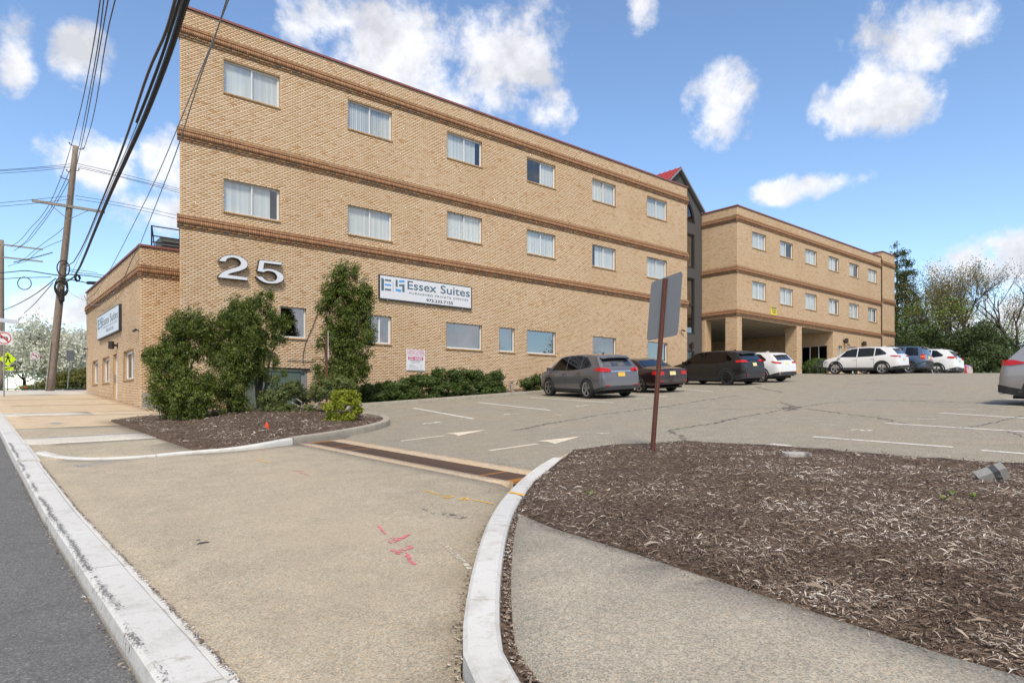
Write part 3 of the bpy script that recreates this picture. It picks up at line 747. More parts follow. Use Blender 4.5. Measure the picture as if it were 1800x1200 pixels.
def wbox(mb, pl, s0, s1, o0, o1, z0, z1, m=0):
    P = [pl.p(s0,o0,z0),pl.p(s1,o0,z0),pl.p(s1,o1,z0),pl.p(s0,o1,z0),pl.p(s0,o0,z1),pl.p(s1,o0,z1),pl.p(s1,o1,z1),pl.p(s0,o1,z1)]
    i = len(mb.v); mb.v += P
    for f in ((3,2,1,0),(4,5,6,7),(0,1,5,4),(1,2,6,5),(2,3,7,6),(3,0,4,7)): mb.f.append(tuple(i+k for k in f)); mb.m.append(m)
def window(parent, pl, h, kind='slider', blind='full', frame='frame_white', glass='glass', sill=True, rec=.10, mull=.5, fw=.045):
    """window part: frame; sub-parts pane, sill, blind"""
    a, b, c, d = h; zc = c + (.085 if sill else 0); mb = MB(); o0, o1 = -rec-.05, -rec
    wbox(mb, pl, a, a+fw, o0, o1, zc, d); wbox(mb, pl, b-fw, b, o0, o1, zc, d)
    wbox(mb, pl, a+fw, b-fw, o0, o1-.002, zc, zc+fw); wbox(mb, pl, a+fw, b-fw, o0, o1-.002, d-fw, d)
    cuts = []
    if kind == 'slider':
        m = a + (b-a)*mull; wbox(mb, pl, m-fw*.55, m+fw*.55, o0, o1+.008, zc+fw, d-fw); cuts = [(a+fw, m-fw*.55), (m+fw*.55, b-fw)]
        # sash of the sliding half, set a little back
        w2 = fw*.6; s0, s1 = m+fw*.55, b-fw
        wbox(mb, pl, s0, s1, o0+.003, o1-.02, d-fw-w2, d-fw-.001); wbox(mb, pl, s1-w2, s1, o0+.004, o1-.021, zc+fw, d-fw-w2)
    elif kind == 'triple':
        t = (b-a)/3; x = [a+t, a+2*t]
        for m in x: wbox(mb, pl, m-fw*.7, m+fw*.7, o0, o1+.004, zc+fw, d-fw)
        cuts = [(a+fw, x[0]-fw*.7), (x[0]+fw*.7, x[1]-fw*.7), (x[1]+fw*.7, b-fw)]
    else: cuts = [(a+fw, b-fw)]
    w = mb.build('window', M[frame], parent)
    for (x, y) in cuts:
        g = MB(); g.quad(pl.p(x,-rec-.03,zc+fw), pl.p(y,-rec-.03,zc+fw), pl.p(y,-rec-.03,d-fw), pl.p(x,-rec-.03,d-fw)); g.build('pane', M[glass], w)
    if sill:
        rows = []; n = max(2, round((b-a+.06)/.072)); st = (b-a+.06)/n
        for i in range(n): rows.append((0, a-.03+i*st, a-.03+(i+1)*st-.009, c-.005, c+.08, -rec-.02, .028, .018))
        V, f = brick_boxes(([pl], rows)); Fq = (np.arange(len(V))[:,None,None]*8 + f[None]).reshape(-1,4)
        link('sill', np_mesh('sill', V.reshape(-1,3), Fq, M['sill_brick']), w)
    if blind and blind != 'none':
        spans = {'full': [(a+fw, b-fw)], 'left': [(a+fw, a+(b-a)*.5)], 'most': [(a+fw, b-(b-a)*.16)], 'right': [(a+(b-a)*.55, b-fw)], 'sides': [(a+fw, a+(b-a)*.22), (b-(b-a)*.25, b-fw)],
                 'gap': [(a+(b-a)*.2, b-fw)], 'curtain': [(a+fw+.1, b-fw)], 'open': [(a+fw, b-fw)]}[blind]
        bm = MB(); ang = {'curtain': .75, 'open': .9}.get(blind, .2); pitch = .088
        for x, y in spans:
            n = max(1, int((y-x)/pitch)); st = (y-x)/n
            for i in range(n):
                q = x + (i+.5)*st; an = ang*random.uniform(.7, 1.2); hw = .054; dx, do = hw*math.cos(an), hw*math.sin(an); zo = zc+fw*.6 + random.uniform(0,.01)
                o = -rec-.085 if blind != 'curtain' else -rec-.10 - .02*math.sin(i*1.9)
                bm.quad(pl.p(q-dx,o-do,zo), pl.p(q+dx,o+do,zo), pl.p(q+dx,o+do,d-.02), pl.p(q-dx,o-do,d-.02))
        bm.build('blind', M['blind'], w)
    return w
def band(parent, planes_spans, zd):
    """three-tier corbelled brick band; zd is the shadow line under the top tier"""
    rb, rm = [], []; planes = [q[0] for q in planes_spans]
    for pi, (pl, s0, s1) in enumerate(planes_spans):
        P = .0677; n = max(1, int(round((s1-s0)/P))); st = (s1-s0)/n
        for i in range(n):
            a, b = s0+i*st, s0+(i+1)*st-.008; jj = random.uniform(-.002,.002)
            rm.append((pi, a, b, zd+.09, zd+.175, -.03, .055+jj, .012+jj)) if i % 3 else rb.append((pi, a, b, zd+.09, zd+.175, -.03, .055+jj, .012+jj))
            rb.append((pi, a, b, zd+.008, zd+.085, -.03, .095+jj, .058+jj))
            rb.append((pi, a, b, zd-.165, zd-.014, -.03, .082+jj, .082+jj))
        for k in range(2):
            z0 = zd-.185-.072*(k+1); off = (.1 if k else 0); i = 0; q = s0
            while q < s1:
                e = min(s1, s0 + (i+1)*.2032 - off - .01)
                if e-q > .02: rm.append((pi, q, e, z0, z0+.062, -.03, (.052,.03)[k]+random.uniform(-.003,.003), (.052,.03)[k]))
                i += 1; q = max(q, s0 + i*.2032 - off)
    bnd = brickwork('cornice_band', planes, rb, M['band_brick'], parent)
    brickwork('corbel_course', planes, rm, M['band_mixed'], bnd)
    mb = MB()                                     # mortar behind the band
    for pl, s0, s1 in planes_spans:
        wbox(mb, pl, s0+.012, s1-.012, -.04, .03, zd-.012, zd+.16); wbox(mb, pl, s0+.012, s1-.012, -.04, .02, zd-.33, zd-.012)
    mb.build('band_bed', M['mortar'], bnd)
def coping(parent, planes_spans, z, h=.075):
    for pl, s0, s1 in planes_spans:
        mb = MB(); wbox(mb, pl, s0, s1, -.34, .045, z-h, z); wbox(mb, pl, s0, s1, .045, .055, z-h-.01, z-.01); mb.build('coping', M['coping'], parent)
BND = (13.14+EZ, 9.52+EZ, 6.45+EZ); ROOF = 13.98+EZ
skipb = [(z-.335, z+.178) for z in BND]

# ---- main block
FR = Plane((0,25),(1,0),(0,-1))
XA, XB = 5.82, 35.91
main = empty('brick_office_building', (XA,25,G(6,25)), label='tan brick three storey office building with the number 25', cat='building')
main.location = (0,0,0)
colx = [(393.3,492),(611.9,689.3),(786.3,847.6),(926.6,976.6),(1041.4,1082.4),(1137.6,1172.4)]
H3 = [(on_y(a,0)[0], on_y(b,0)[0], 11.27+EZ, 12.54+EZ) for a, b in colx]
H2 = [(on_y(a,0)[0], on_y(b,0)[0], (6.91 if i < 2 else 7.57)+EZ, (8.19 if i < 2 else 8.88)+EZ) for i, (a, b) in enumerate(colx)]
H1 = [(on_y(a,0)[0], on_y(b,0)[0], 2.44+EZ, 3.73+EZ) for a, b in ((492.8,538.5),(648,688.2),(785,847.5),(878,905),(926.7,977),(1042.4,1083.4),(1138.6,1173.4))]
LV = [(on_y(470,0)[0], on_y(540,0)[0], -.8+EZ, 1.25+EZ)]
allh = H3 + H2 + H1 + LV
ZB0 = -1.0+EZ
rows = courses(0, XA, XB, ZB0, ROOF-.1, allh, skip=skipb)
rows = [r for r in rows if r[4] > G(r[1], 24.9)-.25]
# the bricks that show largest are pieces of their own
def vis_key(r):
    return abs(r[1]-5.82)*.9 + abs((r[3]-EZ)-5.2)*.35
order = sorted(range(len(rows)), key=lambda i: vis_key(rows[i]) if (rows[i][3]-EZ > 2.2) else 99)
pick = set(order[:300])
unit = {}
for i in sorted(pick):
    _, s0, s1, z0, z1, bk, fb, ft = rows[i]; L_ = round(s1-s0, 3)
    if L_ not in unit:
        V, f = brick_boxes(([Plane((0,0),(1,0),(0,-1))], [(0,0,s1-s0,0,z1-z0,-.03,0,0)])); unit[L_] = np_mesh('brick', V.reshape(-1,3), f, M['brick'])
    link('brick', unit[L_], main, (s0, 25-fb, z0))
brickwork('brickwork', [FR], [r for i, r in enumerate(rows) if i not in pick], M['brick'], main)
mb = MB(); backing(mb, FR, XA, XB, ZB0, ROOF-.1, allh)
for h in allh: reveals(mb, FR, h)
EW = Plane((XA,25),(.33,.944),(-.944,.33)); BKY = 44.0; EL = (BKY-25)/.944
xe = XA + .33*EL
mb.quad(EW.p(EL,0,ZB0-2), EW.p(0.0,0,ZB0-2), EW.p(0.0,0,ROOF-.1), EW.p(EL,0,ROOF-.1))
mb.quad((XB,25.009,ZB0),(XB,BKY,ZB0),(XB,BKY,ROOF-.1),(XB,25.009,ROOF-.1)); mb.quad((XB,BKY,ZB0),(xe,BKY,ZB0),(xe,BKY,ROOF-.1),(XB,BKY,ROOF-.1))
mb.build('wall', M['mortar'], main)
er = courses(0, 0.03, 5.5, 6.3+EZ, ROOF-.1, [], skip=skipb); brickwork('end_brickwork', [EW], er, M['brick'], main)
mb = MB(); mb.poly([(XA+.1,25.1,ROOF-.45),(XB-.05,25.1,ROOF-.45),(XB-.05,BKY,ROOF-.45),(xe,BKY,ROOF-.45)]); mb.build('roof', M['road'], main)
mb = MB()
for z in (6.2+EZ, 9.6+EZ, 2.0+EZ): mb.poly([(XA+.6,25.3,z),(XB-.05,25.3,z),(XB-.05,BKY-.1,z),(xe+.3,BKY-.1,z)])
mb.poly([(XA+1.6,29.5,ZB0),(XB-.05,29.5,ZB0),(XB-.05,29.5,ROOF-.5),(XA+1.6,29.5,ROOF-.5)])
mb.build('interior_floor', M['interior'], main)
for z in BND: band(main, [(FR, XA-.09, XB+.09), (EW, .0, 5.5)], z)
coping(main, [(FR, XA-.06, XB+.06), (EW, .05, EL)], ROOF)
bl3 = ['full','open','most','right','curtain','curtain']; bl2 = ['most','full','full','full','gap','curtain']
for h, b in zip(H3, bl3): window(main, FR, h, 'slider', b)
for h, b in zip(H2, bl2): window(main, FR, h, 'slider', b)
for i, h in enumerate(H1): window(main, FR, h, 'slider' if i == 1 else 'fixed', 'none', glass='glass_dark', fw=.06)
mb = MB(); a, b, c, d = LV[0]; wbox(mb, FR, a, a+.09, -.1, -.03, c, d); wbox(mb, FR, b-.09, b, -.1, -.03, c, d); wbox(mb, FR, a+.09, b-.09, -.1, -.032, d-.1, d); wbox(mb, FR, a+.09, b-.09, -.12, -.08, c, d-.1)
mb.build('service_door', M['door_grey'], main)
mb = MB(); wbox(mb, FR, a-.12, b+.1, -.02, .06, d+.03, d+.09); mb.build('lintel', M['steel_dark'], main)

# ---- low wing at the street
XW, YW0, YW1, ZW = 5.35, 29.16, 43.8, 6.25+EZ
wing = empty('brick_wing', label='low single storey brick wing at the street corner', cat='building')
WF = Plane((XW,0),(0,1),(-1,0)); WS = Plane((0,YW0),(1,0),(0,-1))
def wy(p, q): return on_x(p, q, XW)
WH = []
for a, b, q0, q1 in ((162.5,172.2,636.7,677),(180,192,629.5,675.5),(217,235,618.8,671.3)):
    y0, zt = wy(a, q0); y1, _ = wy(b, q0); _, zb = wy(a, q1); WH.append((min(y0,y1), max(y0,y1), zb, zt))
zt = sum(h[3] for h in WH)/3; zb = sum(h[2] for h in WH)/3; WH = [(h[0], h[1], zb, zt) for h in WH]
dy0, dy1 = sorted((wy(198.7,0)[0], wy(206,0)[0])); DH = (dy0, dy1, G(5.3,(dy0+dy1)/2)+.02, wy(198.7,622.5)[1])
wb = (5.30+EZ-.335, 5.30+EZ+.178)
rw = courses(0, YW0, YW1, -.6+EZ, ZW-.1, WH+[DH], skip=[wb]) + courses(1, XW, 7.5, -.7+EZ, ZW-.1, [], skip=[wb])
brickwork('brickwork', [WF, WS], rw, M['brick'], wing)
mb = MB(); backing(mb, WF, YW0, YW1, -.8+EZ, ZW-.1, WH+[DH]); backing(mb, WS, XW, 7.5, -.8+EZ, ZW-.1, [])
for h in WH + [DH]: reveals(mb, WF, h, .2)
mb.quad((XW,YW1,-.5),(14,YW1,-.5),(14,YW1,ZW-.1),(XW,YW1,ZW-.1)); mb.build('wall', M['mortar'], wing)
mb = MB(); mb.poly([(XW+.1,YW0+.1,ZW-.3),(14,YW0+.1,ZW-.3),(14,YW1,ZW-.3),(XW+.1,YW1,ZW-.3)]); mb.build('roof', M['road'], wing)
mb = MB(); mb.quad((8.4,YW0+.2,0),(8.4,YW1,0),(8.4,YW1,ZW-.4),(8.4,YW0+.2,ZW-.4)); mb.build('interior_wall', M['interior_wall'], wing)
band(wing, [(WF, YW0-.09, YW1+.09), (WS, XW-.09, 7.5)], 5.30+EZ)
coping(wing, [(WF, YW0-.06, YW1+.06), (WS, XW-.06, 7.5)], ZW)
for h in WH: window(wing, WF, h, 'slider', 'none', rec=.13, fw=.07, glass='glass')
def glass_door(parent, pl, h, fr='frame_white', rec=.12, panes=1, handle=True):
    a, b, c, d = h; mb = MB(); f = .09
    wbox(mb, pl, a, a+f, -rec-.05, -rec, c, d); wbox(mb, pl, b-f, b, -rec-.05, -rec, c, d); wbox(mb, pl, a+f, b-f, -rec-.05, -rec-.002, c, c+.22); wbox(mb, pl, a+f, b-f, -rec-.05, -rec-.002, d-.12, d)
    if panes == 2: wbox(mb, pl, (a+b)/2-.06, (a+b)/2+.06, -rec-.05, -rec+.004, c+.22, d-.12)
    o = mb.build('door', M[fr], parent)
    g = MB(); g.quad(pl.p(a+f,-rec-.03,c+.22), pl.p(b-f,-rec-.03,c+.22), pl.p(b-f,-rec-.03,d-.12), pl.p(a+f,-rec-.03,d-.12)); g.build('pane', M['glass_dark'], o)
    if handle:
        hb = MB(); s = b-f*.6; hb.tube([pl.p(s,-rec,c+.85), pl.p(s,.03-rec+.05,c+.85), pl.p(s,.03-rec+.05,c+1.2), pl.p(s,-rec,c+1.2)], .016, 6); hb.tube([pl.p(a+f,-rec+.06,c+1.02), pl.p(s,-rec+.06,c+1.02)], .014, 6); hb.build('handle', M['galvanised'], o)
    return o
glass_door(wing, WF, DH)

# ---- dark grey link with the gable
GX0, GX1, YL = XB, 41.9, 27.9
link_b = empty('grey_link_building', label='dark grey stucco stair link with a red gable roof between the brick blocks', cat='building')
LP = Plane((0,YL),(1,0),(0,-1)); EAVE, APEX, XM = 14.1+EZ, 16.6+EZ, 39.0
wx0, wx1 = 37.0, 41.0
LH = [(wx0,wx1,9.75+EZ,12.25+EZ), (wx0,wx1,4.95+EZ,9.05+EZ), (wx0,wx1,1.2+EZ,3.75+EZ)]
ARC = (wx0,wx1,13.05+EZ,15.06+EZ)
mb = MB(); backing(mb, LP, GX0, GX1, .8+EZ, 13.05+EZ, LH, 0)
def arch_wall(mb):
    z0 = 13.05+EZ; n = 24; r = 2.0; pts = [(XM + r*math.cos(math.pi*k/n), z0 + r*math.sin(math.pi*k/n)) for k in range(n+1)]
    top = lambda x: APEX - abs(x-XM)*(APEX-EAVE)/(GX1-XM+.0)
    mb.quad(LP.p(wx1,0,z0), LP.p(GX1,0,z0), LP.p(GX1,0,top(GX1)), LP.p(wx1,0,top(wx1))); mb.quad(LP.p(GX0,0,z0), LP.p(wx0,0,z0), LP.p(wx0,0,top(wx0)), LP.p(GX0,0,top(GX0)))
    for (x0, za), (x1, zb_) in zip(pts, pts[1:]):
        mb.quad(LP.p(x1,0,zb_), LP.p(x0,0,za), LP.p(x0,0,top(x0)), LP.p(x1,0,top(x1)))
arch_wall(mb)
for h in LH: reveals(mb, LP, h, .2)
mb.build('wall', M['stucco_grey'], link_b)
for h, k in zip(LH, ('one','two','door')):
    a, b, c, d = h; f = MB(); w = .12
    wbox(f, LP, a, a+w, -.18, -.04, c, d); wbox(f, LP, b-w, b, -.18, -.04, c, d); wbox(f, LP, a+w, b-w, -.18, -.042, c, c+w); wbox(f, LP, a+w, b-w, -.18, -.042, d-w, d)
    wbox(f, LP, (a+b)/2-.05, (a+b)/2+.05, -.17, -.05, c+w, d-w)
    if k == 'two': wbox(f, LP, a+w, b-w, -.17, -.03, c+2.05, c+2.25)
    o = f.build('window', M['frame_dark'], link_b)
    g = MB(); g.quad(LP.p(a+w,-.12,c+w), LP.p(b-w,-.12,c+w), LP.p(b-w,-.12,d-w), LP.p(a+w,-.12,d-w)); g.build('pane', M['glass_dark'], o)
f = MB(); n = 24
for k in range(n):
    t0, t1 = math.pi*k/n, math.pi*(k+1)/n
    for r0, r1, o0 in ((1.88,2.0,-.03),):
        f.quad(*[LP.p(XM+r*math.cos(t), o0, 13.05+EZ+r*math.sin(t)) for r, t in ((r0,t0),(r1,t0),(r1,t1),(r0,t1))])
        f.quad(*[LP.p(XM+r0*math.cos(t), oo, 13.05+EZ+r0*math.sin(t)) for t, oo in ((t0,-.15),(t0,-.03),(t1,-.03),(t1,-.15))])
wbox(f, LP, wx0, wx1, -.15, -.03, 13.05+EZ, 13.17+EZ); wbox(f, LP, XM-.04, XM+.04, -.12, -.04, 13.17+EZ, 14.92+EZ)
aw = f.build('arched_window', M['frame_dark'], link_b)
g = MB(); g.poly([LP.p(XM+1.88*math.cos(math.pi*k/n),-.1,13.1+EZ+1.88*math.sin(math.pi*k/n)) for k in range(n+1)]); g.build('pane', M['glass'], aw)
sl = (APEX-EAVE)/(GX1-XM)
for sg, x1 in ((-1, GX0-.12), (1, GX1+.12)):
    mb = MB(); zr = APEX+.10; ze = zr - abs(x1-XM)*sl
    mb.quad(*( [(XM,YL-.25,zr),(XM,44,zr),(x1,44,ze),(x1,YL-.25,ze)] if sg < 0 else [(x1,YL-.25,ze),(x1,44,ze),(XM,44,zr),(XM,YL-.25,zr)] ))
    rf = mb.build('roof', M['red_metal'], link_b)
    mb = MB()
    for k in range(36):
        y = YL-.2 + k*.45; mb.obox(((XM+x1)/2, y, (zr+ze)/2+.02), ((x1-XM)/2,0,(ze-zr)/2), (0,.015,0), (0,0,.03))
    mb.build('seam', M['red_metal'], rf)
    mb = MB(); mb.obox(((XM+x1)/2, YL-.16, (zr+ze)/2-.10), ((x1-XM)/2,0,(ze-zr)/2), (0,.12,0), (0,0,.075)); mb.build('fascia', M['sign_back'], rf)
mb = MB(); mb.quad((GX1,YL,9),(GX1,44,9),(GX1,44,EAVE),(GX1,YL,EAVE)); mb.quad((GX0,YL,2),(GX0,44,2),(GX0,44,EAVE),(GX0,YL,EAVE)); mb.build('side_wall', M['stucco_grey'], link_b)
mb = MB(); mb.quad((GX0,33,.8),(GX1,33,.8),(GX1,33,16),(GX0,33,16)); mb.quad((GX0,28.1,9.4+EZ),(GX1,28.1,9.4+EZ),(GX1,33,9.4+EZ),(GX0,33,9.4+EZ)); mb.build('interior_wall', M['interior'], link_b)

# ---- rear block over the drive-through
XR0, XR1, XP = 41.9, 67.37, 57.1
rear = empty('rear_brick_block', label='tan brick block on columns over the drive-through at the far end', cat='building')
R1 = [(1322.5,1346.6),(1371.6,1394),(1416,1435.8),(1456.7,1474.5),(1493,1510),(1526.3,1541.7)]
RH = [(on_y(a,0)[0], on_y(b,0)[0], 11.2+EZ, 12.47+EZ) for a, b in R1] + [(on_y(a,0)[0], on_y(b,0)[0], 7.5+EZ, 8.85+EZ) for a, b in R1]
gx = lambda p: on_y(p,0)[0]
zg = 2.15+EZ
GH = [(gx(1474),gx(1480.5),zg+.4,on_y(1474,606.7)[1]), (gx(1491.5),gx(1512),zg,on_y(1491.5,608)[1]), (gx(1528),gx(1543),zg+.4,on_y(1528,613.5)[1])]
UZ = 6.05+EZ
SP = Plane((XR0,0),(0,1),(-1,0)); PW = Plane((XP,0),(0,1),(-1,0))
C2 = (gx(1401.3), gx(1409.5))
ph = []
for a, b in ((1408,1453.5),):
    y1 = on_x(b,0,XP)[0]; y0 = on_x(a,0,XP)[0]; ph.append((min(y0,y1), max(y0,y1), 2.1+EZ, on_x(1453.5,606.5,XP)[1]))
rr = courses(0, XR0, XR1, UZ, ROOF-.1, RH, skip=skipb) + courses(0, XP, XR1, 1.2+EZ, UZ, GH)
rr += courses(1, 25.0, YL, UZ, ROOF-.1, [], skip=skipb)
rr += courses(0, XR0, XR0+.62, 1.5+EZ, UZ) + courses(1, 25.0, 25.95, 1.5+EZ, UZ) + courses(1, 27.55, YL, 1.5+EZ, UZ)
rr += courses(0, C2[0], C2[1], 1.5+EZ, UZ); PC2 = Plane((C2[0],0),(0,1),(-1,0))
rr2 = courses(2, 25.0, 26.0, 1.5+EZ, UZ) + courses(3, 25.0, 38, 1.5+EZ, UZ, ph)
brickwork('brickwork', [FR, SP, PC2, PW], rr + rr2, M['brick'], rear)
mb = MB(); backing(mb, FR, XR0, XR1, UZ, ROOF-.1, RH); backing(mb, FR, XP, XR1, 1+EZ, UZ, GH); backing(mb, SP, 25.0, 44, UZ, ROOF-.1, []); backing(mb, PW, 25.0, 44, 1+EZ, UZ, ph)
for h in RH+GH: reveals(mb, FR, h)
mb.quad((XR1,25,1),(XR1,44,1),(XR1,44,ROOF-.1),(XR1,25,ROOF-.1)); mb.quad((XR1,44,1),(XP,44,1),(XP,44,ROOF-.1),(XR1,44,ROOF-.1)); mb.quad((XP,44,UZ),(XR0,44,UZ),(XR0,44,ROOF-.1),(XP,44,ROOF-.1))
mb.build('wall', M['mortar'], rear)
for nm, x0, x1, y0, y1 in (('column',XR0+.012,XR0+.61,25.012,25.94), ('column',C2[0]+.012,C2[1]-.0,25.012,25.99), ('column',XR0+.012,XR0+.7,27.56,YL+.4), ('column',C2[0],C2[1],43,43.9), ('column',XR0+.012,XR0+.61,43,43.9), ('column',XR0+.012,XR0+.61,33.5,34.2)):
    mb = MB(); mb.box(x0, x1, y0, y1, 1+EZ, UZ); mb.build(nm, M['mortar'], rear)
mb = MB(); mb.quad((XR0,25.02,UZ-.02),(XP,25.02,UZ-.02),(XP,44,UZ-.02),(XR0,44,UZ-.02)); so = mb.build('soffit', M['soffit'], rear)
for i in range(20):
    mb = MB(); y = 25.6+i*.92; mb.box(XR0+.1, XP-.1, y-.012, y+.012, UZ-.036, UZ-.021); mb.build('soffit_joint', M['interior'], so)
mb = MB(); mb.poly([(XR0,25.1,ROOF-.4),(XR1,25.1,ROOF-.4),(XR1,44,ROOF-.4),(XR0,44,ROOF-.4)]); mb.build('roof', M['road'], rear)
mb = MB(); mb.quad((XR0+.1,30,UZ),(XR1-.1,30,UZ),(XR1-.1,30,ROOF-.4),(XR0+.1,30,ROOF-.4)); mb.quad((XR0+.1,25.3,9.6+EZ),(XR1-.1,25.3,9.6+EZ),(XR1-.1,30,9.6+EZ),(XR0+.1,30,9.6+EZ)); mb.quad((XP+4,25.2,1),(XP+4,44,1),(XP+4,44,UZ),(XP+4,25.2,UZ)); mb.build('interior_wall', M['interior'], rear)
for z in BND: band(rear, [(FR, XR0-.09, XR1), (SP, 25-.09, YL)], z)
coping(rear, [(FR, XR0-.06, XR1), (SP, 25-.06, YL+8)], ROOF)
blr = ['full','left','full','most','left','full','full','full','full','most','full','most']
for h, b in zip(RH, blr): window(rear, FR, h, 'slider', b, fw=.055)
window(rear, FR, GH[0], 'fixed', 'full', sill=False); window(rear, FR, GH[2], 'fixed', 'none', sill=False)
glass_door(rear, FR, GH[1], panes=2, handle=False)
for h in ph: window(rear, PW, h, 'triple', 'none', sill=False, glass='glass_dark')
# stair tower at the end
tower = empty('brick_stair_tower', label='narrow brick stair tower at the far right end', cat='building')
XT = 70.35; TP = Plane((0,24.88),(1,0),(0,-1)); ZT = 14.5+EZ
tb = [z+.3 for z in BND]; TS = Plane((XR1+.02,0),(0,1),(-1,0))
tr = courses(0, XR1+.03, XT, 1+EZ, ZT-.1, [], skip=[(z-.335,z+.178) for z in tb]) + courses(1, 24.9, 29, ROOF-.2, ZT-.1, [])
brickwork('brickwork', [TP, TS], tr, M['brick'], tower)
mb = MB(); mb.box(XR1+.045, XT, 24.89, 30, .5+EZ, ZT-.1); mb.build('wall', M['mortar'], tower)
for z in tb: band(tower, [(TP, XR1+.03, XT+.09)], z)
coping(tower, [(TP, XR1-.02, XT+.06), (TS, 24.85, 30)], ZT)
# ------------------------------------------------------------------ lettering, signs and fittings on the walls
def text_on(pl, body, s0, s1, z0, z1, out, mat, parent, name='lettering', bold=.0, space=1.0, ext=.003):
    cu = bpy.data.curves.new('t', 'FONT'); cu.body = body; cu.size = 1; cu.offset = bold; cu.space_character = space; cu.resolution_u = 3; cu.extrude = 0
    tmp = bpy.data.objects.new('t', cu); C.objects.link(tmp); bpy.context.view_layer.update()
    me = bpy.data.meshes.new_from_object(tmp.evaluated_get(bpy.context.evaluated_depsgraph_get()))
    bpy.data.objects.remove(tmp); bpy.data.curves.remove(cu)
    n = len(me.vertices); co = np.zeros(n*3, np.float32); me.vertices.foreach_get('co', co); co = co.reshape(-1,3)
    lo, hi = co.min(0), co.max(0)
    s = s0 + (co[:,0]-lo[0])/(hi[0]-lo[0])*(s1-s0); z = z0 + (co[:,1]-lo[1])/(hi[1]-lo[1]+1e-9)*(z1-z0)
    P = np.array([pl.p(a, out, b) for a, b in zip(s, z)], np.float32)
    me.vertices.foreach_set('co', P.ravel()); me.materials.clear(); me.materials.append(M[mat]); me.update(); me.name = name
    return link(name, me, parent)
def rect_on(mb, pl, s0, s1, z0, z1, out, m=0):
    mb.quad(pl.p(s0,out,z0), pl.p(s1,out,z0), pl.p(s1,out,z1), pl.p(s0,out,z1), m)
def logo(pl, parent, s0, s1, z0, z1, out, slate='letter_slate', blue='letter_blue'):
    """two-colour bar emblem in the box s0..s1, z0..z1"""
    w, h = s1-s0, z1-z0
    def bar(a, b, c, d, mat, poly=None):
        mb = MB(); mb.poly([pl.p(s0+u*w, out, z0+v*h) for u, v in (poly or [(a,c),(b,c),(b,d),(a,d)])]); mb.build('emblem_bar', M[mat], parent)
    bar(0,.115,0,1,slate,[(0,.0),(.09,0),(.115,.06),(.115,.92),(.06,1),(0,1)]); bar(.15,.42,.80,.94,slate); bar(.15,.42,.43,.58,blue); bar(.15,.42,.05,.20,slate)
    bar(.49,.52,-.02,.86,'letter_faint'); bar(.61,.70,.44,1,slate); bar(.76,1.0,.84,1.0,blue,[(.76,.82),(1,.88),(1,1.06),(.76,.99)])
    bar(0,0,0,0,slate,[(.76,.50),(.76,.66),(1,.72),(1,.06),(.90,.10),(.90,.54)]); bar(.61,.86,.12,.28,blue,[(.61,.10),(.82,.05),(.86,.12),(.86,.25),(.61,.30)])
SG = Plane((0,24.90),(1,0),(0,-1))
def sY(x, y, Y=24.9): return on_y(x, y, Y)
sign = empty('facade_sign', label='long white company sign board on the main brick facade', cat='sign')
a0, zt0 = sY(666.6,481.2); a1, zt1 = sY(829.5,504); _, zb0 = sY(666.6,525.5); _, zb1 = sY(829.5,544); zt, zb = (zt0+zt1)/2, (zb0+zb1)/2
mb = MB(); wbox(mb, SG, a0, a1, -.085, -.012, zb, zt); bd = mb.build('cabinet', M['sign_edge'], sign)
mb = MB(); rect_on(mb, SG, a0+.05, a1-.05, zb+.06, zt-.05, -.010); mb.build('face', M['sign_panel'], sign)
def SX(x): return sY(660+x/10, 0)[0]
def SZ_(x, y): return sY(660+x/10, 470+y/10)[1]
logo(SG, sign, SX(103), SX(512), SZ_(125,405), SZ_(125,185), -.006)
text_on(SG, 'Essex', SX(565), SX(1075), SZ_(612,388), SZ_(612,238), -.006, 'letter_slate', sign, bold=.012); text_on(SG, 'Suites', SX(1145), SX(1660), SZ_(612,388), SZ_(612,238), -.006, 'letter_slate', sign, bold=.012)
text_on(SG, 'FURNISHED PRIVATE OFFICES', SX(600), SX(1630), SZ_(620,470), SZ_(620,432), -.006, 'letter_grey', sign, space=1.15, bold=.006)
text_on(SG, '973.233.7155', SX(895), SX(1365), SZ_(930,604), SZ_(930,553), -.006, 'sign_black', sign, bold=.02)
for x in (212, 885, 1530):
    s, z = SX(x), zb; mb = MB(); wbox(mb, SG, s-.03, s+.03, -.08, .0, z-.03, z); mb.build('bracket', M['galvanised'], sign)
# house number
def big_digit(pts, name, label):
    o = empty(name, label=label, cat='house number', group='house number digits')
    P2 = [sY(370+x/12.857, 430+y/12.857, 24.83) for x, y in pts]
    n = len(P2); A = np.array(P2); area = .5*sum(A[i,0]*A[(i+1)%n,1]-A[(i+1)%n,0]*A[i,1] for i in range(n))
    if area < 0: A = A[::-1]
    mb = MB(); mb.extrude([(x, 24.97, z) for x, z in A], None, (0,-1,0), .135); mb.build('return', M['sign_edge'], o)
    ins = []
    for i in range(n):
        e0 = A[i]-A[i-1]; e1 = A[(i+1)%n]-A[i]; e0 = e0/np.linalg.norm(e0); e1 = e1/np.linalg.norm(e1)
        nn = np.array((-e0[1]-e1[1], e0[0]+e1[0])); nn /= np.linalg.norm(nn)+1e-9; ins.append(A[i]+nn*.022)
    mb = MB(); mb.poly([(x, 24.832, z) for x, z in ins]); mb.build('face', M['letter_silver'], o)
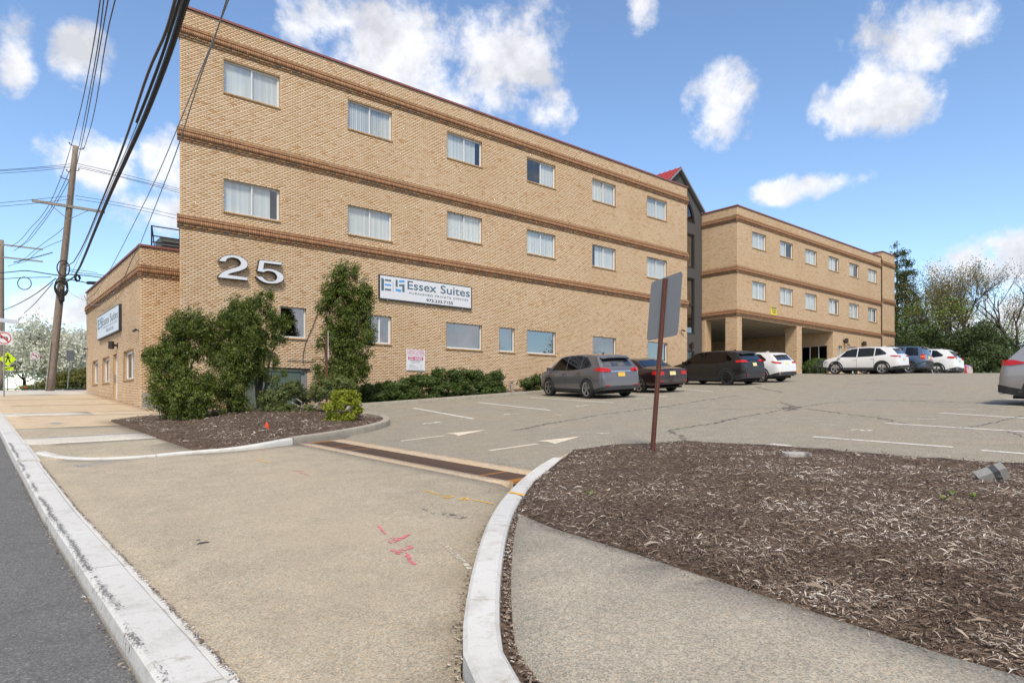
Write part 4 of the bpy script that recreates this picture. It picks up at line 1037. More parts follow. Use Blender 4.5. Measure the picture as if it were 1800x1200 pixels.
big_digit([(182,372),(205,325),(250,278),(310,248),(390,228),(480,224),(580,234),(680,262),(760,305),(815,352),(848,405),(855,455),(838,505),(800,545),(740,575),(650,607),(550,632),(460,655),(388,678),(850,738),(845,815),(162,742),(178,700),(215,650),(280,602),(370,562),(460,533),(560,508),(630,485),(668,455),(680,415),(662,370),(612,326),(540,303),(470,300),(405,314),(368,345),(350,392)], 'house_digit', 'large silver numeral 2 on the brick facade, left of the 5')
big_digit([(1105,335),(1620,392),(1615,465),(1222,420),(1198,548),(1290,532),(1400,545),(1500,578),(1590,625),(1650,680),(1670,740),(1655,800),(1600,850),(1510,880),(1400,890),(1290,880),(1190,850),(1100,795),(1040,740),(1020,705),(1185,722),(1215,765),(1270,800),(1350,818),(1420,815),(1475,790),(1500,745),(1490,695),(1450,645),(1390,615),(1310,600),(1250,608),(1210,632),(1052,600)], 'house_digit', 'large silver numeral 5 on the brick facade, right of the 2')
# sign on the wing: the board faces the street
WT = Plane((XW-.12,0),(0,-1),(-1,0))
ws = empty('wing_sign', label='white company sign board on the street side of the low wing', cat='sign')
def wx(x, y): q = on_x(x, y, XW-.12); return -q[0], q[1]
b0, wt = wx(170.8,557.2); b1, wt2 = wx(208.7,534.2); _, wb0 = wx(170.8,597.5); _, wb1 = wx(208.7,581.7); wt, wbm = (wt+wt2)/2, (wb0+wb1)/2
mb = MB(); wbox(mb, WT, b0, b1, -.115, -.004, wbm, wt); mb.build('cabinet', M['sign_edge'], ws)
mb = MB(); rect_on(mb, WT, b0+.05, b1-.05, wbm+.05, wt-.05, 0); mb.build('face', M['sign_panel'], ws)
ww, wh = b1-b0, wt-wbm
logo(WT, ws, b0+ww*.045, b0+ww*.25, wbm+wh*.42, wbm+wh*.86, .004)
text_on(WT, 'Essex', b0+ww*.27, b0+ww*.585, wbm+wh*.50, wbm+wh*.82, .004, 'letter_grey', ws); text_on(WT, 'Suites', b0+ww*.63, b0+ww*.97, wbm+wh*.50, wbm+wh*.82, .004, 'letter_grey', ws)
text_on(WT, 'FURNISHED PRIVATE OFFICES', b0+ww*.29, b0+ww*.95, wbm+wh*.36, wbm+wh*.44, .004, 'letter_faint', ws, space=1.15)
text_on(WT, '973.233.7155', b0+ww*.45, b0+ww*.78, wbm+wh*.17, wbm+wh*.28, .004, 'letter_grey', ws, bold=.01)
# towing notice
tn = empty('towing_notice', label='white towing notice with a magenta panel low on the facade', cat='notice')
def tX(x): return on_y(690+x/17.143, 0, 24.96)[0]
def tZ(x, y): return on_y(690+x/17.143, 590+y/17.143, 24.96)[1]
TNp = Plane((0,24.96),(1,0),(0,-1)); u0, u1 = tX(420), tX(980); v1, v0 = tZ(420,400), tZ(420,1040); tw, thh = u1-u0, v1-v0
mb = MB(); wbox(mb, TNp, u0, u1, -.03, -.004, v0, v1); mb.build('board', M['sign_white'], tn)
def tline(body, a, b, c, d, mat='sign_magenta', bold=.01): text_on(TNp, body, u0+tw*a, u0+tw*b, v0+thh*c, v0+thh*d, .0045, mat, tn, bold=bold)
tline('ILLEGALLY PARKED', .06,.93,.90,.965); tline('CARS WILL BE TOWED', .03,.97,.795,.865); tline('AT VEHICLE OWNERS EXPENSE', .04,.96,.715,.755,bold=.0)
mb = MB(); rect_on(mb, TNp, u0+tw*.09, u0+tw*.90, v0+thh*.50, v0+thh*.665, .0015); mb.build('panel', M['sign_magenta'], tn)
for a, b, c, d in ((.13,.37,.61,.645),(.13,.37,.53,.565),(.43,.84,.615,.64),(.43,.84,.565,.59),(.43,.84,.52,.545)):
    mb = MB(); rect_on(mb, TNp, u0+tw*a, u0+tw*b, v0+thh*c, v0+thh*d, .0035); mb.build('print_line', M['sign_white'], tn)
for a, b, c in ((.25,.72,.46),(.18,.82,.42),(.24,.74,.35),(.14,.40,.26),(.74,.84,.26),(.14,.52,.20),(.74,.82,.20),(.14,.66,.13),(.74,.82,.13),(.08,.92,.035)):
    mb = MB(); rect_on(mb, TNp, u0+tw*a, u0+tw*b, v0+thh*c, v0+thh*(c+.018), .0015); mb.build('print_line', M['letter_faint'], tn)
# yellow clearance notice on the rear block
yn = empty('yellow_notice', label='small yellow clearance notice on the rear brick block above the drive-through', cat='notice')
YP = Plane((0,24.96),(1,0),(0,-1)); u0, v1 = on_y(1355.7,538.2,24.96); u1, _ = on_y(1365.2,0,24.96); _, v0 = on_y(1355.7,552.2,24.96)
mb = MB(); wbox(mb, YP, u0, u1, -.03, -.004, v0, v1); mb.build('board', M['sign_yellow'], yn)
for a, b, c, d, mt in ((.05,.95,.80,.95,'letter_grey'),(.08,.92,.66,.74,'letter_grey'),(.1,.9,.45,.54,'sign_black'),(.22,.85,.20,.32,'sign_black')):
    mb = MB(); rect_on(mb, YP, u0+(u1-u0)*a, u0+(u1-u0)*b, v0+(v1-v0)*c, v0+(v1-v0)*d, .0015); mb.build('print_line', M[mt], yn)
# wall lamps and cameras
def wall_lamp(pl, s, z, r, h, label, group):
    o = empty('wall_lamp', label=label, cat='wall lamp', group=group); mb = MB()
    mb.tube([pl.p(s,.25,z-h/2), pl.p(s,.25,z+h/2)], r, 12); mb.build('shade', M['lamp_bronze'], o)
    mb = MB(); wbox(mb, pl, s-.04, s+.04, .0, .25, z-.05, z+.05); wbox(mb, pl, s-.09, s+.09, 0, .03, z-.12, z+.12); mb.build('arm', M['lamp_bronze'], o)
q = on_x(195.5,606.5,XW-.25); wall_lamp(WF, q[0], q[1], .12, .34, 'bronze cylinder lamp above the glass door of the wing', 'bronze wall lamps')
for p_, lab in (((1488,599),'left bronze lamp above the rear block doors'),((1520,604),'right bronze lamp above the rear block doors')):
    q = on_y(*p_, 24.75); wall_lamp(FR, q[0], q[1], .16, .42, lab, 'bronze wall lamps')
q = on_y(1216.5,607,27.7); wall_lamp(LP, q[0], q[1], .12, .45, 'black lamp on the grey link wall', 'bronze wall lamps')
def camera_box(pl, s, z, label):
    o = empty('security_camera', label=label, cat='camera', group='security cameras'); mb = MB(); a = Vector(pl.p(s,.02,z)); 
    mb.tube([pl.p(s,0,z+.03), pl.p(s,.12,z+.03)], .025, 8); mb.build('mount', M['steel_dark'], o)
    mb = MB(); mb.tube([pl.p(s-.12,.13,z+.04), pl.p(s+.16,.16,z)], .05, 8); mb.build('housing', M['steel_dark'], o)
q = on_x(239,581.5,XW-.1); camera_box(WF, q[0], q[1], 'security camera near the corner of the low wing')
q = on_x(151,614,XW-.1); camera_box(WF, q[0], q[1], 'security camera at the far end of the low wing')
q = on_y(1200,581.5,24.9); camera_box(FR, q[0], q[1], 'security camera at the right end of the main facade')
q = on_y(1490.5,606.3,24.9); camera_box(FR, q[0], q[1], 'security camera over the rear block doors')
# cable on the facade
cb = MB(); pts = [(559,527),(559,540),(556,555),(549,575),(542,590),(536,605),(533,620),(532,632),(534,642)]
cb.tube([(on_y(x,y)[0], 24.97, on_y(x,y)[1]) for x, y in pts], .012, 5); tag(cb.build('wall_cable', M['wire_black']), 'thin black cable hanging down the facade beside the tall shrub', 'cable')
cd = MB(); pts = [(505,633),(520,633),(549,635),(549.5,700)]
cd.tube([(on_y(x,y)[0], 24.97, on_y(x,y)[1]) for x, y in pts], .010, 5); tag(cd.build('wall_cable', M['wire_grey']), 'grey conduit above the service door', 'cable')
cc_ = MB(); X_, Z_ = on_y(1549.3,0)[0], 0
cc_.tube([(67.30,24.93,13.7+EZ),(67.30,24.93,2+EZ)], .04, 6); tag(cc_.build('downpipe', M['lamp_bronze']), 'thin brown downpipe in the corner by the stair tower', 'pipe')
# railing and unit on the wing roof
rl = empty('roof_railing', label='black steel railing on the low wing roof', cat='railing')
def roofpt(x, y, Y=YW0+1.2): X, z = on_y(x, y, Y); return (X, Y, z)
for x in (266.5, 316):
    mb = MB(); p0 = roofpt(x,396); mb.tube([(p0[0],p0[1],ZW-.3), p0], .03, 6); mb.build('post', M['steel_dark'], rl)
for y in (397, 414, 425):
    mb = MB(); a = roofpt(266.5,y); b = roofpt(330,y+5); mb.tube([a, (b[0],b[1],a[2])], .025, 6); mb.build('rail', M['steel_dark'], rl)
mb = MB(); a = roofpt(267,397); mb.tube([a, (a[0]+.5, a[1]+1.6, ZW-.2)], .025, 6); mb.build('brace', M['steel_dark'], rl)
ac = empty('rooftop_unit', label='dark air conditioning unit behind the roof railing', cat='air conditioner')
p0 = roofpt(283,416,31.3); p1 = roofpt(320,416,31.3); mb = MB(); mb.box(p0[0], p1[0]+.6, 31.3, 32.4, ZW-.25, p0[2]); mb.build('casing', M['ac_metal'], ac)
for k in range(6):
    mb = MB(); z = ZW-.1+(p0[2]-ZW)*k/5.5; mb.box(p0[0]+.04, p1[0]+.3, 31.26, 31.298, z, z+.03); mb.build('louvre', M['wire_grey'], ac)
# steps by the wing
st = empty('side_steps', label='grey concrete steps at the corner of the low wing', cat='steps')
for k, (x1, y0, h0, h1) in enumerate(((7.2,27.5,-.25,.02),(7.2,27.95,.02,.24),(7.2,28.4,.24,.46),(7.2,28.75,.46,.68))):
    mb = MB(); g = G(5.6,28.4); mb.box(5.42, x1, y0, 29.12, g+h0, g+h1-.005); mb.build('step', M['step_concrete'], st)

# ------------------------------------------------------------------ free-standing signs
def facing(x, y, turn=0.0):
    n = np.array((-x, -y)); n = n/np.linalg.norm(n); c, s = math.cos(turn), math.sin(turn); n = np.array((n[0]*c-n[1]*s, n[0]*s+n[1]*c))
    return Plane((x, y), (-n[1], n[0]), n)
def ring(mb, pl, s, z, r0, r1, out, n=28):
    for k in range(n):
        t0, t1 = 2*math.pi*k/n, 2*math.pi*(k+1)/n
        mb.quad(*[pl.p(s+r*math.cos(t), out, z+r*math.sin(t)) for r, t in ((r0,t0),(r1,t0),(r1,t1),(r0,t1))])
def plate(pl, s0, s1, z0, z1, mat, parent, name='plate', th=.006, r=.03):
    n = 5; pts = []
    for cx, cz, a0 in ((s1-r,z0+r,-90),(s1-r,z1-r,0),(s0+r,z1-r,90),(s0+r,z0+r,180)):
        for k in range(n): t = R(a0+90*k/(n-1)); pts.append((cx+r*math.cos(t), cz+r*math.sin(t)))
    mb = MB(); mb.extrude([pl.p(a,-th/2,b) for a, b in pts], None, (*pl.n, 0), th); return mb.build(name, M[mat], parent)
def no_left_turn(px_, py_, t, size, label, post_r=.03, solar=False, ybase=None):
    c = at_depth(px_, py_, t); pl = facing(c.x, c.y); o = empty('no_left_turn_sign', label=label, cat='road sign', group='no left turn signs')
    h = size/2; z = c.z; g = G(c.x, c.y)
    mb = MB(); mb.tube([(c.x-pl.n[0]*.04, c.y-pl.n[1]*.04, g-.1), (c.x-pl.n[0]*.04, c.y-pl.n[1]*.04, z+h+(.5 if solar else -.04))], post_r, 8); mb.build('post', M['galvanised'], o)
    plate(pl, -h, h, z-h, z+h, 'sign_white', o)
    mb = MB(); ring(mb, pl, 0, z, h*.76, h*.9, .006); a = h*.83*.707; w = h*.07
    mb.poly([pl.p(-a-w,.0062,z+a-w), pl.p(a-w,.0062,z-a-w), pl.p(a+w,.0062,z-a+w), pl.p(-a+w,.0062,z+a+w)]); mb.build('prohibition_ring', M['sign_red'], o)
    mb = MB(); k = h; mb.poly([pl.p(x*k,.0045,z+y*k) for x, y in ((.28,-.45),(.46,-.45),(.46,.05),(.36,.20),(-.18,.20),(-.18,.38),(-.58,.12),(-.18,-.12),(-.18,.04),(.28,.04))]); mb.build('arrow', M['sign_black'], o)
    if solar:
        zz = z+h+.5; mb = MB(); mb.obox((c.x+.25*pl.d[0]-.1, c.y+.25*pl.d[1], zz), (pl.d[0]*.42,pl.d[1]*.42,-.03), (-pl.n[0]*.25,-pl.n[1]*.25,.1), (0,0,.02)); mb.build('solar_panel', M['solar_frame'], o)
    return o
no_left_turn(7, 594, 30.5, .62, 'no left turn sign with a solar panel on top at the left edge', .035, True)
no_left_turn(61.3, 625, 55, .62, 'smaller no left turn sign across the side street by the hedge')
def ped_sign():
    c = at_depth(13.5, 631, 50); pl = facing(c.x, c.y); o = empty('pedestrian_crossing_sign', label='lime green diamond pedestrian crossing sign with arrow plate', cat='road sign')
    z = c.z; g = G(c.x, c.y); h = .54
    mb = MB(); mb.tube([(c.x, c.y, g-.1), (c.x, c.y, z+h)], .04, 8); mb.build('post', M['galvanised'], o)
    mb = MB(); mb.extrude([pl.p(a,.045,z+b) for a, b in ((0,-h),(h,0),(0,h),(-h,0))], None, (*pl.n,0), .008); mb.build('diamond', M['sign_lime'], o)
    f = MB(); k = .34; ou = .056
    f.poly([pl.p(k*(.0+.17*math.cos(t)), ou, z+k*(.95+.17*math.sin(t))) for t in [2*math.pi*i/10 for i in range(10)]])
    for pts in ([(-.22,.70),(.20,.72),(.28,.1),(-.16,.05)], [(.20,.66),(.52,.25),(.42,.12),(.14,.5)], [(-.22,.70),(-.60,.42),(-.56,.26),(-.2,.5)], [(-.16,.12),(.06,.12),(-.28,-.85),(-.5,-.85)], [(.06,.12),(.28,.12),(.60,-.85),(.36,-.88)]):
        f.poly([pl.p(k*a, ou, z+k*b) for a, b in pts])
    f.build('walking_figure', M['sign_black'], o)
    mb = MB(); mb.extrude([pl.p(a,.045,z+b) for a, b in ((-.3,-.86),(.36,-.86),(.36,-.6),(-.3,-.6))], None, (*pl.n,0), .008); mb.build('arrow_plate', M['sign_lime'], o)
    mb = MB(); mb.poly([pl.p(a,.056,z+b) for a, b in ((-.17,-.80),(-.12,-.68),(-.08,-.71),(.16,-.64),(.18,-.68),(-.05,-.76),(-.02,-.80))]); mb.build('arrow', M['sign_black'], o)
ped_sign()
def back_sign():
    c = at_depth(124, 625, 48); pl = facing(c.x, c.y, .5); o = empty('road_sign_back', label='bare grey back of a road sign on a leaning post by the hedge', cat='road sign')
    b = at_depth(118.5, 676, 48); mb = MB(); mb.tube([(b.x,b.y,G(b.x,b.y)-.1), (c.x,c.y,c.z+.35)], .035, 6); mb.build('post', M['galvanised'], o)
    plate(pl, -.28, .28, c.z-.38, c.z+.38, 'sign_back', o)
back_sign()
def small_sign():
    c = at_depth(97, 631, 40); pl = facing(c.x, c.y); o = empty('pole_marker', label='small black framed marker on the utility pole', cat='marker')
    plate(pl, -.14, .14, c.z-.11, c.z+.11, 'sign_black', o, 'frame', r=.01); mb = MB(); rect_on(mb, pl, -.07,.08,c.z-.06,c.z+.06,.006); mb.build('face', M['sign_white'], o)
small_sign()
hy = on_ground(44.5, 678); c = at_depth(44.5, 678, 53)
def hydrant(x, y):
    g = G(x, y)-.5; o = empty('fire_hydrant', label='small red fire hydrant in front of the hedge', cat='hydrant'); mb = MB()
    mb.tube([(x,y,g),(x,y,g+.08),(x,y,g+.09),(x,y,g+.5),(x,y,g+.6),(x,y,g+.68)], [.16,.16,.11,.11,.13,.03], 10); mb.build('body', M['hydrant_red'], o)
    mb = MB(); mb.tube([(x-.2,y,g+.42),(x+.2,y,g+.42)], .05, 8); mb.build('outlet', M['hydrant_red'], o)
hydrant(c.x, c.y)
# parking sign on the island, seen from behind
def island_sign():
    b = at_depth(1145, 783, 9.75); t = at_depth(1168.5, 490, 9.75); g = isl_z(b.x, b.y)
    o = empty('parking_sign', label='grey back of a large sign on a leaning rusty post on the mulch island', cat='sign')
    ax = (t-Vector((b.x,b.y,g))); L_ = ax.length; ax.normalize()
    tl, tr = at_depth(1146,500,10.15), at_depth(1202,475,9.25); dv = (tr-tl); wd = dv.length; dv.z = 0; dv.normalize(); nn = Vector((dv.y,-dv.x,0))
    if nn.dot(Vector((b.x,b.y,0))) < 0: nn = -nn
    mb = MB()                                     # hat-section post
    base = Vector((b.x,b.y,g-.15)); top = Vector((b.x,b.y,g))+ax*(L_)
    for c0, c1, w_, d_ in ((-.030,0,.0035,.016),(.030,0,.0035,.016)): mb.obox((base+top)/2 + dv*c0, dv*w_, nn*d_, (top-base)/2)
    mb.obox((base+top)/2 - nn*.016, dv*.030, nn*.003, (top-base)/2); mb.obox((base+top)/2 + nn*.016 + dv*.040, dv*.012, nn*.003, (top-base)/2); mb.obox((base+top)/2 + nn*.016 - dv*.040, dv*.012, nn*.003, (top-base)/2)
    post = mb.build('post', M['rust_post'], o)
    mb = MB(); k = 0.2
    while k < L_-.05:
        mb.obox(base + ax*(k+.15) - nn*.0195, dv*.006, nn*.0012, ax*.006); k += .05
    mb.build('hole_row', M['shadow_gap'], post)
    cen = top - ax*.43; H = .46; W_ = wd/2; r = .07; pts = []
    for cx, cz, a0 in ((W_-r,-H+r,-90),(W_-r,H-r,0),(-W_+r,H-r,90),(-W_+r,-H+r,180)):
        for q in range(5): th = R(a0+90*q/4); pts.append(cen + dv*(cx+r*math.cos(th)) + ax*(cz+r*math.sin(th)) + nn*.022)
    mb = MB(); mb.extrude(pts, None, nn, .004); mb.build('panel', M['sign_back'], o)
island_sign()
def bed_sign():
    c = at_depth(574, 640, 21.5); g = bed_z(c.x, c.y); o = empty('brown_sign_post', label='slim brown sign post seen edge on in front of the tall shrub', cat='sign')
    z1 = at_depth(575, 584, 21.5).z; mb = MB(); mb.box(c.x-.03, c.x+.03, c.y-.02, c.y+.02, g-.1, z1-.05); mb.build('post', M['rust_post'], o)
    d = Vector((c.x,c.y,0)).normalized(); s = Vector((d.y,-d.x,0)); mb = MB(); mb.obox((c.x+s.x*.05, c.y+s.y*.05, z1-.45), d*.3, s*.006, (0,0,.47)); mb.build('plate', M['sign_white'], o)
bed_sign()

# ------------------------------------------------------------------ utility poles and wires
def pole(b, t, r0, r1, label):
    o = empty('utility_pole', label=label, cat='utility pole', group='wooden utility poles'); mb = MB()
    b, t = Vector(b), Vector(t); mb.tube([b + (t-b)*k/10 for k in range(11)], [r0+(r1-r0)*k/10 for k in range(11)], 14); mb.build('pole', M['pole_wood'], o, smooth=True); return o
PT = 37.6
pb = at_depth(87, 688, PT); pt = at_depth(133, 257, PT); pb.z = G(pb.x, pb.y)-.3
mp = pole(pb, pt, .23, .14, 'tall leaning wooden utility pole carrying many wires at the street corner')
def onpole(py): f = (688-py)/(688-257); return at_depth(87+46*f, py, PT)
ca = onpole(364); mb = MB(); mb.box(ca.x-1.75, ca.x+1.75, ca.y-.2, ca.y-.08, ca.z-.07, ca.z+.07); arm = mb.build('crossarm', M['grey_timber'], mp)
for sg in (-1, 1):
    mb = MB(); mb.tube([(ca.x+sg*.9, ca.y-.14, ca.z-.07), (ca.x-.05, ca.y-.1, ca.z-.75)], .018, 5); mb.build('brace', M['wire_grey'], mp)
for y, dx in ((258,-.28),(262,.33),(300,.25),(305,-.28),(318,-.5)):
    c = onpole(y); mb = MB(); mb.tube([(c.x, c.y, c.z), (c.x+dx, c.y-.1, c.z+.04), (c.x+dx*1.1, c.y-.1, c.z+.14)], [.02,.03,.045], 6); mb.build('insulator', M['insulator'], mp)
for y in (470, 500, 505):
    c = onpole(y); mb = MB(); mb.tube([c + Vector((.3*math.cos(a), -.3, .45*math.sin(a)-.1)) for a in [2*math.pi*k/16 for k in range(17)]], .035 if y != 505 else .06, 5); mb.build('cable_coil', M['wire_black'], mp)
c = onpole(495); mb = MB(); mb.tube([c + Vector((.75+.12*math.cos(a), -.35+.05*math.sin(a*3), .18*math.sin(a)+.25)) for a in [2*math.pi*k/14*2 for k in range(29)]], .07, 5); mb.build('splice_case', M['wire_black'], mp)
c = onpole(520); mb = MB(); mb.tube([c + Vector((.1,-.26,.35)), c + Vector((.06,-.28,-.3)), c+Vector((.02,-.28,-.45))], [.12,.15,.05], 8); mb.build('splice_case', M['wire_black'], mp)
for dy, r, m in ((-.28,.03,'wire_grey'),):
    mb = MB(); p0, p1 = onpole(262), onpole(470); mb.tube([p0+Vector((.12,-.14,0)), (p0+p1)/2+Vector((.15,-.2,0)), p1+Vector((.17,-.22,0))], .022, 5); mb.build('riser', M[m], mp)
p0, p1 = onpole(685), onpole(600); mb = MB(); mb.tube([p0+Vector((-.2,-.22,0)), p1+Vector((-.2,-.2,0))], .03, 6); mb.build('ground_guard', M['grey_timber'], mp)
fb_ = at_depth(2.5, 690, 50); fb_.z = G(fb_.x, fb_.y)-.2; fp = pole(fb_, at_depth(3, 422, 50), .2, .14, 'distant wooden utility pole at the left edge of the picture')
for y in (452, 430):
    c = at_depth(2, y, 50); mb = MB(); mb.box(c.x-.3, c.x+2.6, c.y-.16, c.y-.06, c.z-.05, c.z+.05); mb.build('crossarm', M['grey_timber'], fp)
wires_n = 0
def wire(pts, t0, t1, r, mat, label, extra=None, n=26):
    """overhead wire through picture points; distance runs evenly from t0 to t1 along a straight line"""
    P = np.array(smooth_path(pts, 2)); d = np.r_[0, np.cumsum(np.linalg.norm(np.diff(P, axis=0), axis=1))]; d /= d[-1]
    s = np.linspace(0, 1, n); q = [at_depth(np.interp(u, d, P[:,0]), np.interp(u, d, P[:,1]), 1/((1-u)/t0 + u/t1)) for u in s]
    if extra:                                     # carry on over the street behind the camera
        v = (q[0]-q[1]).normalized(); q = [q[0]+v*extra + Vector((0,0,-extra*.12)), q[0]+v*extra*.45] + q
    mb = MB(); mb.tube(q, r, 6); return tag(mb.build('overhead_wire', M[mat]), label, 'wire', 'overhead wires along the street')
wire([(330,-8),(318,30),(300,88),(262,190),(225,272),(190,348),(160,422),(140,472),(126,494),(112,498)], 8.4, PT, .042, 'wire_black', 'thickest black cable sweeping down to the leaning pole', 10)
wire([(310,-8),(292,60),(263,118),(231,217),(201,300),(173,368),(150,425),(128,465),(113,472)], 8.6, PT, .022, 'wire_brown', 'lumpy brown cable left of the thickest black cable', 10)
wire([(322,-8),(285,105),(255,185),(222,265),(190,335),(150,430),(125,482)], 8.9, PT, .009, 'wire_grey', 'thin steel strand between the two heavy cables', 10)
wire([(318,-8),(300,50),(288,90),(262,160),(240,215)], 8.2, 11.5, .02, 'wire_black', 'short black lashing beside the heavy cable at the top', 10)
for k, p_ in enumerate(([(177,-6),(168,60),(147,173),(125,257)], [(183,-6),(175,63),(163,133),(140,253)], [(191,-6),(179,63),(152,217),(135,290)], [(204,-6),(187,62),(167,200),(147,263)])):
    wire(p_, 17, PT-.2, .016, 'wire_brown', ['leftmost','second from left','third from left','rightmost'][k] + ' of the four wires rising above the pole top', 14)
for k, p_ in enumerate(([(125,257),(112,300),(90,355),(70,385),(54,400),(37,422),(19,434)], [(140,254),(115,320),(85,375),(62,402),(45,426),(30,437)], [(135,290),(110,340),(85,380),(68,402),(50,425),(24,441)])):
    wire(p_, PT, 49.8, .016, 'wire_black', ['upper','middle','lower'][k] + ' wire running from the pole top to the distant pole')
for k, (l_, r_) in enumerate((([(-8,299.5),(60,295),(128,288)], [(137,288),(220,307),(330,336)]), ([(-8,305.5),(60,301),(127,294)], [(137,295),(220,313),(330,343)]), ([(-8,357.5),(60,351),(126,344)], [(132,344),(220,358),(330,383)]), ([(-8,363.5),(60,358),(125,350)], [(133,350),(220,363),(330,389)]), ([(-8,301.5),(128,292)], [(138,292),(330,339)]))):
    nm = ['first','second','third','fourth','fifth'][k]
    wire(l_, 33, PT, .012, 'wire_black', nm + ' wire crossing from the pole towards the left edge'); wire(r_, PT, 43.2, .012, 'wire_black', nm + ' wire crossing from the pole to behind the building')
wire([(405,-8),(372,78),(344,146),(317,213),(277,310),(232,400),(185,492),(150,540),(110,500)], 10.5, PT, .010, 'wire_grey', 'left grey service wire crossing the corner of the facade', 8)
wire([(401,-8),(380,60),(350,140),(316,251),(290,320),(258,400),(247,428)], 10, 25.3, .012, 'wire_grey', 'right grey service wire ending at the wing roof corner', 8)
dc = MB(); q = [(246,431),(232,455),(221,482),(206,508),(190,527),(176,535),(163,537),(155,533),(148,520)]
dc.tube([(XW-.13, on_x(x,y,XW-.13)[0], on_x(x,y,XW-.13)[1]) for x, y in q], .018, 5); tag(dc.build('service_cable', M['wire_grey']), 'grey service cable sagging along the street face of the wing', 'cable')
for k, (p_, t0, t1, r) in enumerate((([(-6,480),(20,478),(45,475),(70,479),(102,484)], 49, PT, .03), ([(-6,491),(20,489),(38,488),(90,487)], 49, PT, .022), ([(5,545),(25,538),(60,519),(85,500),(98,489)], 49, PT, .028), ([(42,551),(62,533),(82,510),(93,497)], 49, PT, .022), ([(112,474),(140,480),(165,482),(190,485)], PT, 42, .02), ([(115,482),(150,484),(180,488)], PT, 42, .03), ([(112,490),(140,494),(155,498),(175,497)], PT, 42, .03), ([(110,472),(150,476),(172,480)], PT, 42, .015), ([(24,461),(60,453),(92,444)], 48, 42, .03), ([(14,468),(38,460),(60,440),(76,428),(108,405),(112,400)], 49, PT, .015), ([(28,463),(48,460),(66,441),(90,430),(110,422)], 49, PT, .015))):
    wire(p_, t0, t1, r, 'wire_black', ['upper heavy cable left of the pole','lower heavy cable left of the pole','cable drooping from the pole to the distant pole','steep cable dropping left from the pole','thin cable right of the pole above the wing','heavy cable right of the pole above the wing','lowest cable right of the pole ending in a dark case','faint strand right of the pole','horizontal arm wire left of the pole','upper crossing jumper left of the pole','lower crossing jumper left of the pole'][k], n=14)
mb = MB(); c = at_depth(43, 498, 44); mb.tube([c + Vector((.36*math.cos(a), -.23*math.cos(a), .42*math.sin(a))) for a in [2*math.pi*k/20 for k in range(21)]], .03, 5); tag(mb.build('cable_loop', M['wire_black']), 'round slack loop of black cable hanging left of the pole', 'cable')
mb = MB(); a, b = at_depth(153,497,41), at_depth(172,497.5,42); mb.tube([a, a.lerp(b,.05), a.lerp(b,.95), b], [.03,.1,.1,.03], 8); tag(mb.build('splice_box', M['wire_black']), 'dark cylindrical cable splice above the wing roof', 'cable')
# ------------------------------------------------------------------ marks on the ground and small things
def stripe(a, b, w=.10, mat='line_paint', parent=car_park, name='stall_line'): return ribbon(name, px(a, b), w, M[mat], .005, parent, step=.6)
for a, b in (((727,717),(832,736)),((840,707),(967,721)),((932,698.3),(1079,707.8)),((1060,690),(1173,697)),((1170,681.5),(1253,688))): stripe(a, b)
for a, b in (((1429,767.5),(1675,786)),((1725,791.5),(1815,798.5)),((1556,743.7),(1815,759.6)),((1651,725.5),(1815,735.8)),((1718.7,710.7),(1815,716)),((1769,700.8),(1815,703)),((1354,780),(1391,784))): stripe(a, b)
def flat_poly(name, pts, mat, off=.006, parent=car_park, res=.4): return drape(name, px(*pts), M[mat], off, res, parent)
flat_poly('arrow_head', [(782,762.3),(856,755.2),(806,766),(798,763)][::1], 'arrow_paint')
stripe((705,775),(782,765.5), .09, 'arrow_paint', name='arrow_shaft')
flat_poly('arrow_head', [(943,775.5),(1022,766.8),(976,780.3),(962,776.5)], 'arrow_paint')
stripe((860,792),(945,780), .10, 'arrow_paint', name='arrow_shaft')
# worn stall numerals: the strokes that are left of them
def strokes(lst, w=.07):
    for s in lst: ribbon('stall_numeral', px(*s), w, M['line_paint'], .006, car_park, step=.12)
strokes([[(743.5,745.3),(748,743.8),(752,744),(757.5,744.6)], [(757,743),(764,742.5),(768,741.4),(775,742.3)], [(763,743.4),(770,742)], [(886,729),(890,727.8),(898,728.8)], [(900,727.8),(912,727.5)], [(1013.5,714.5),(1018,713.4),(1024,714)], [(1024,713.2),(1030,712),(1036,712.6)], [(1116,701.2),(1125,700),(1134,700.6)], [(1200,691.5),(1215,690.5)], [(1272,684),(1290,682.8)]])
strokes([[(1495,756),(1502,755.3),(1508,754.3)], [(1512,755.5),(1518,757.4),(1526,757.5),(1533,756.5),(1527,756.2)], [(1611,736),(1618,736.6),(1628,736.8),(1645,737.6)], [(1685,719.3),(1700,719.6),(1714,720.4)]], .06)
flat_poly('paint_patch', [(1045,762),(1060,760.5),(1075,761.5),(1060,763.5)], 'pale_scratch'); flat_poly('paint_patch', [(975,730.5),(990,728.5),(985,730.5)], 'pale_scratch')
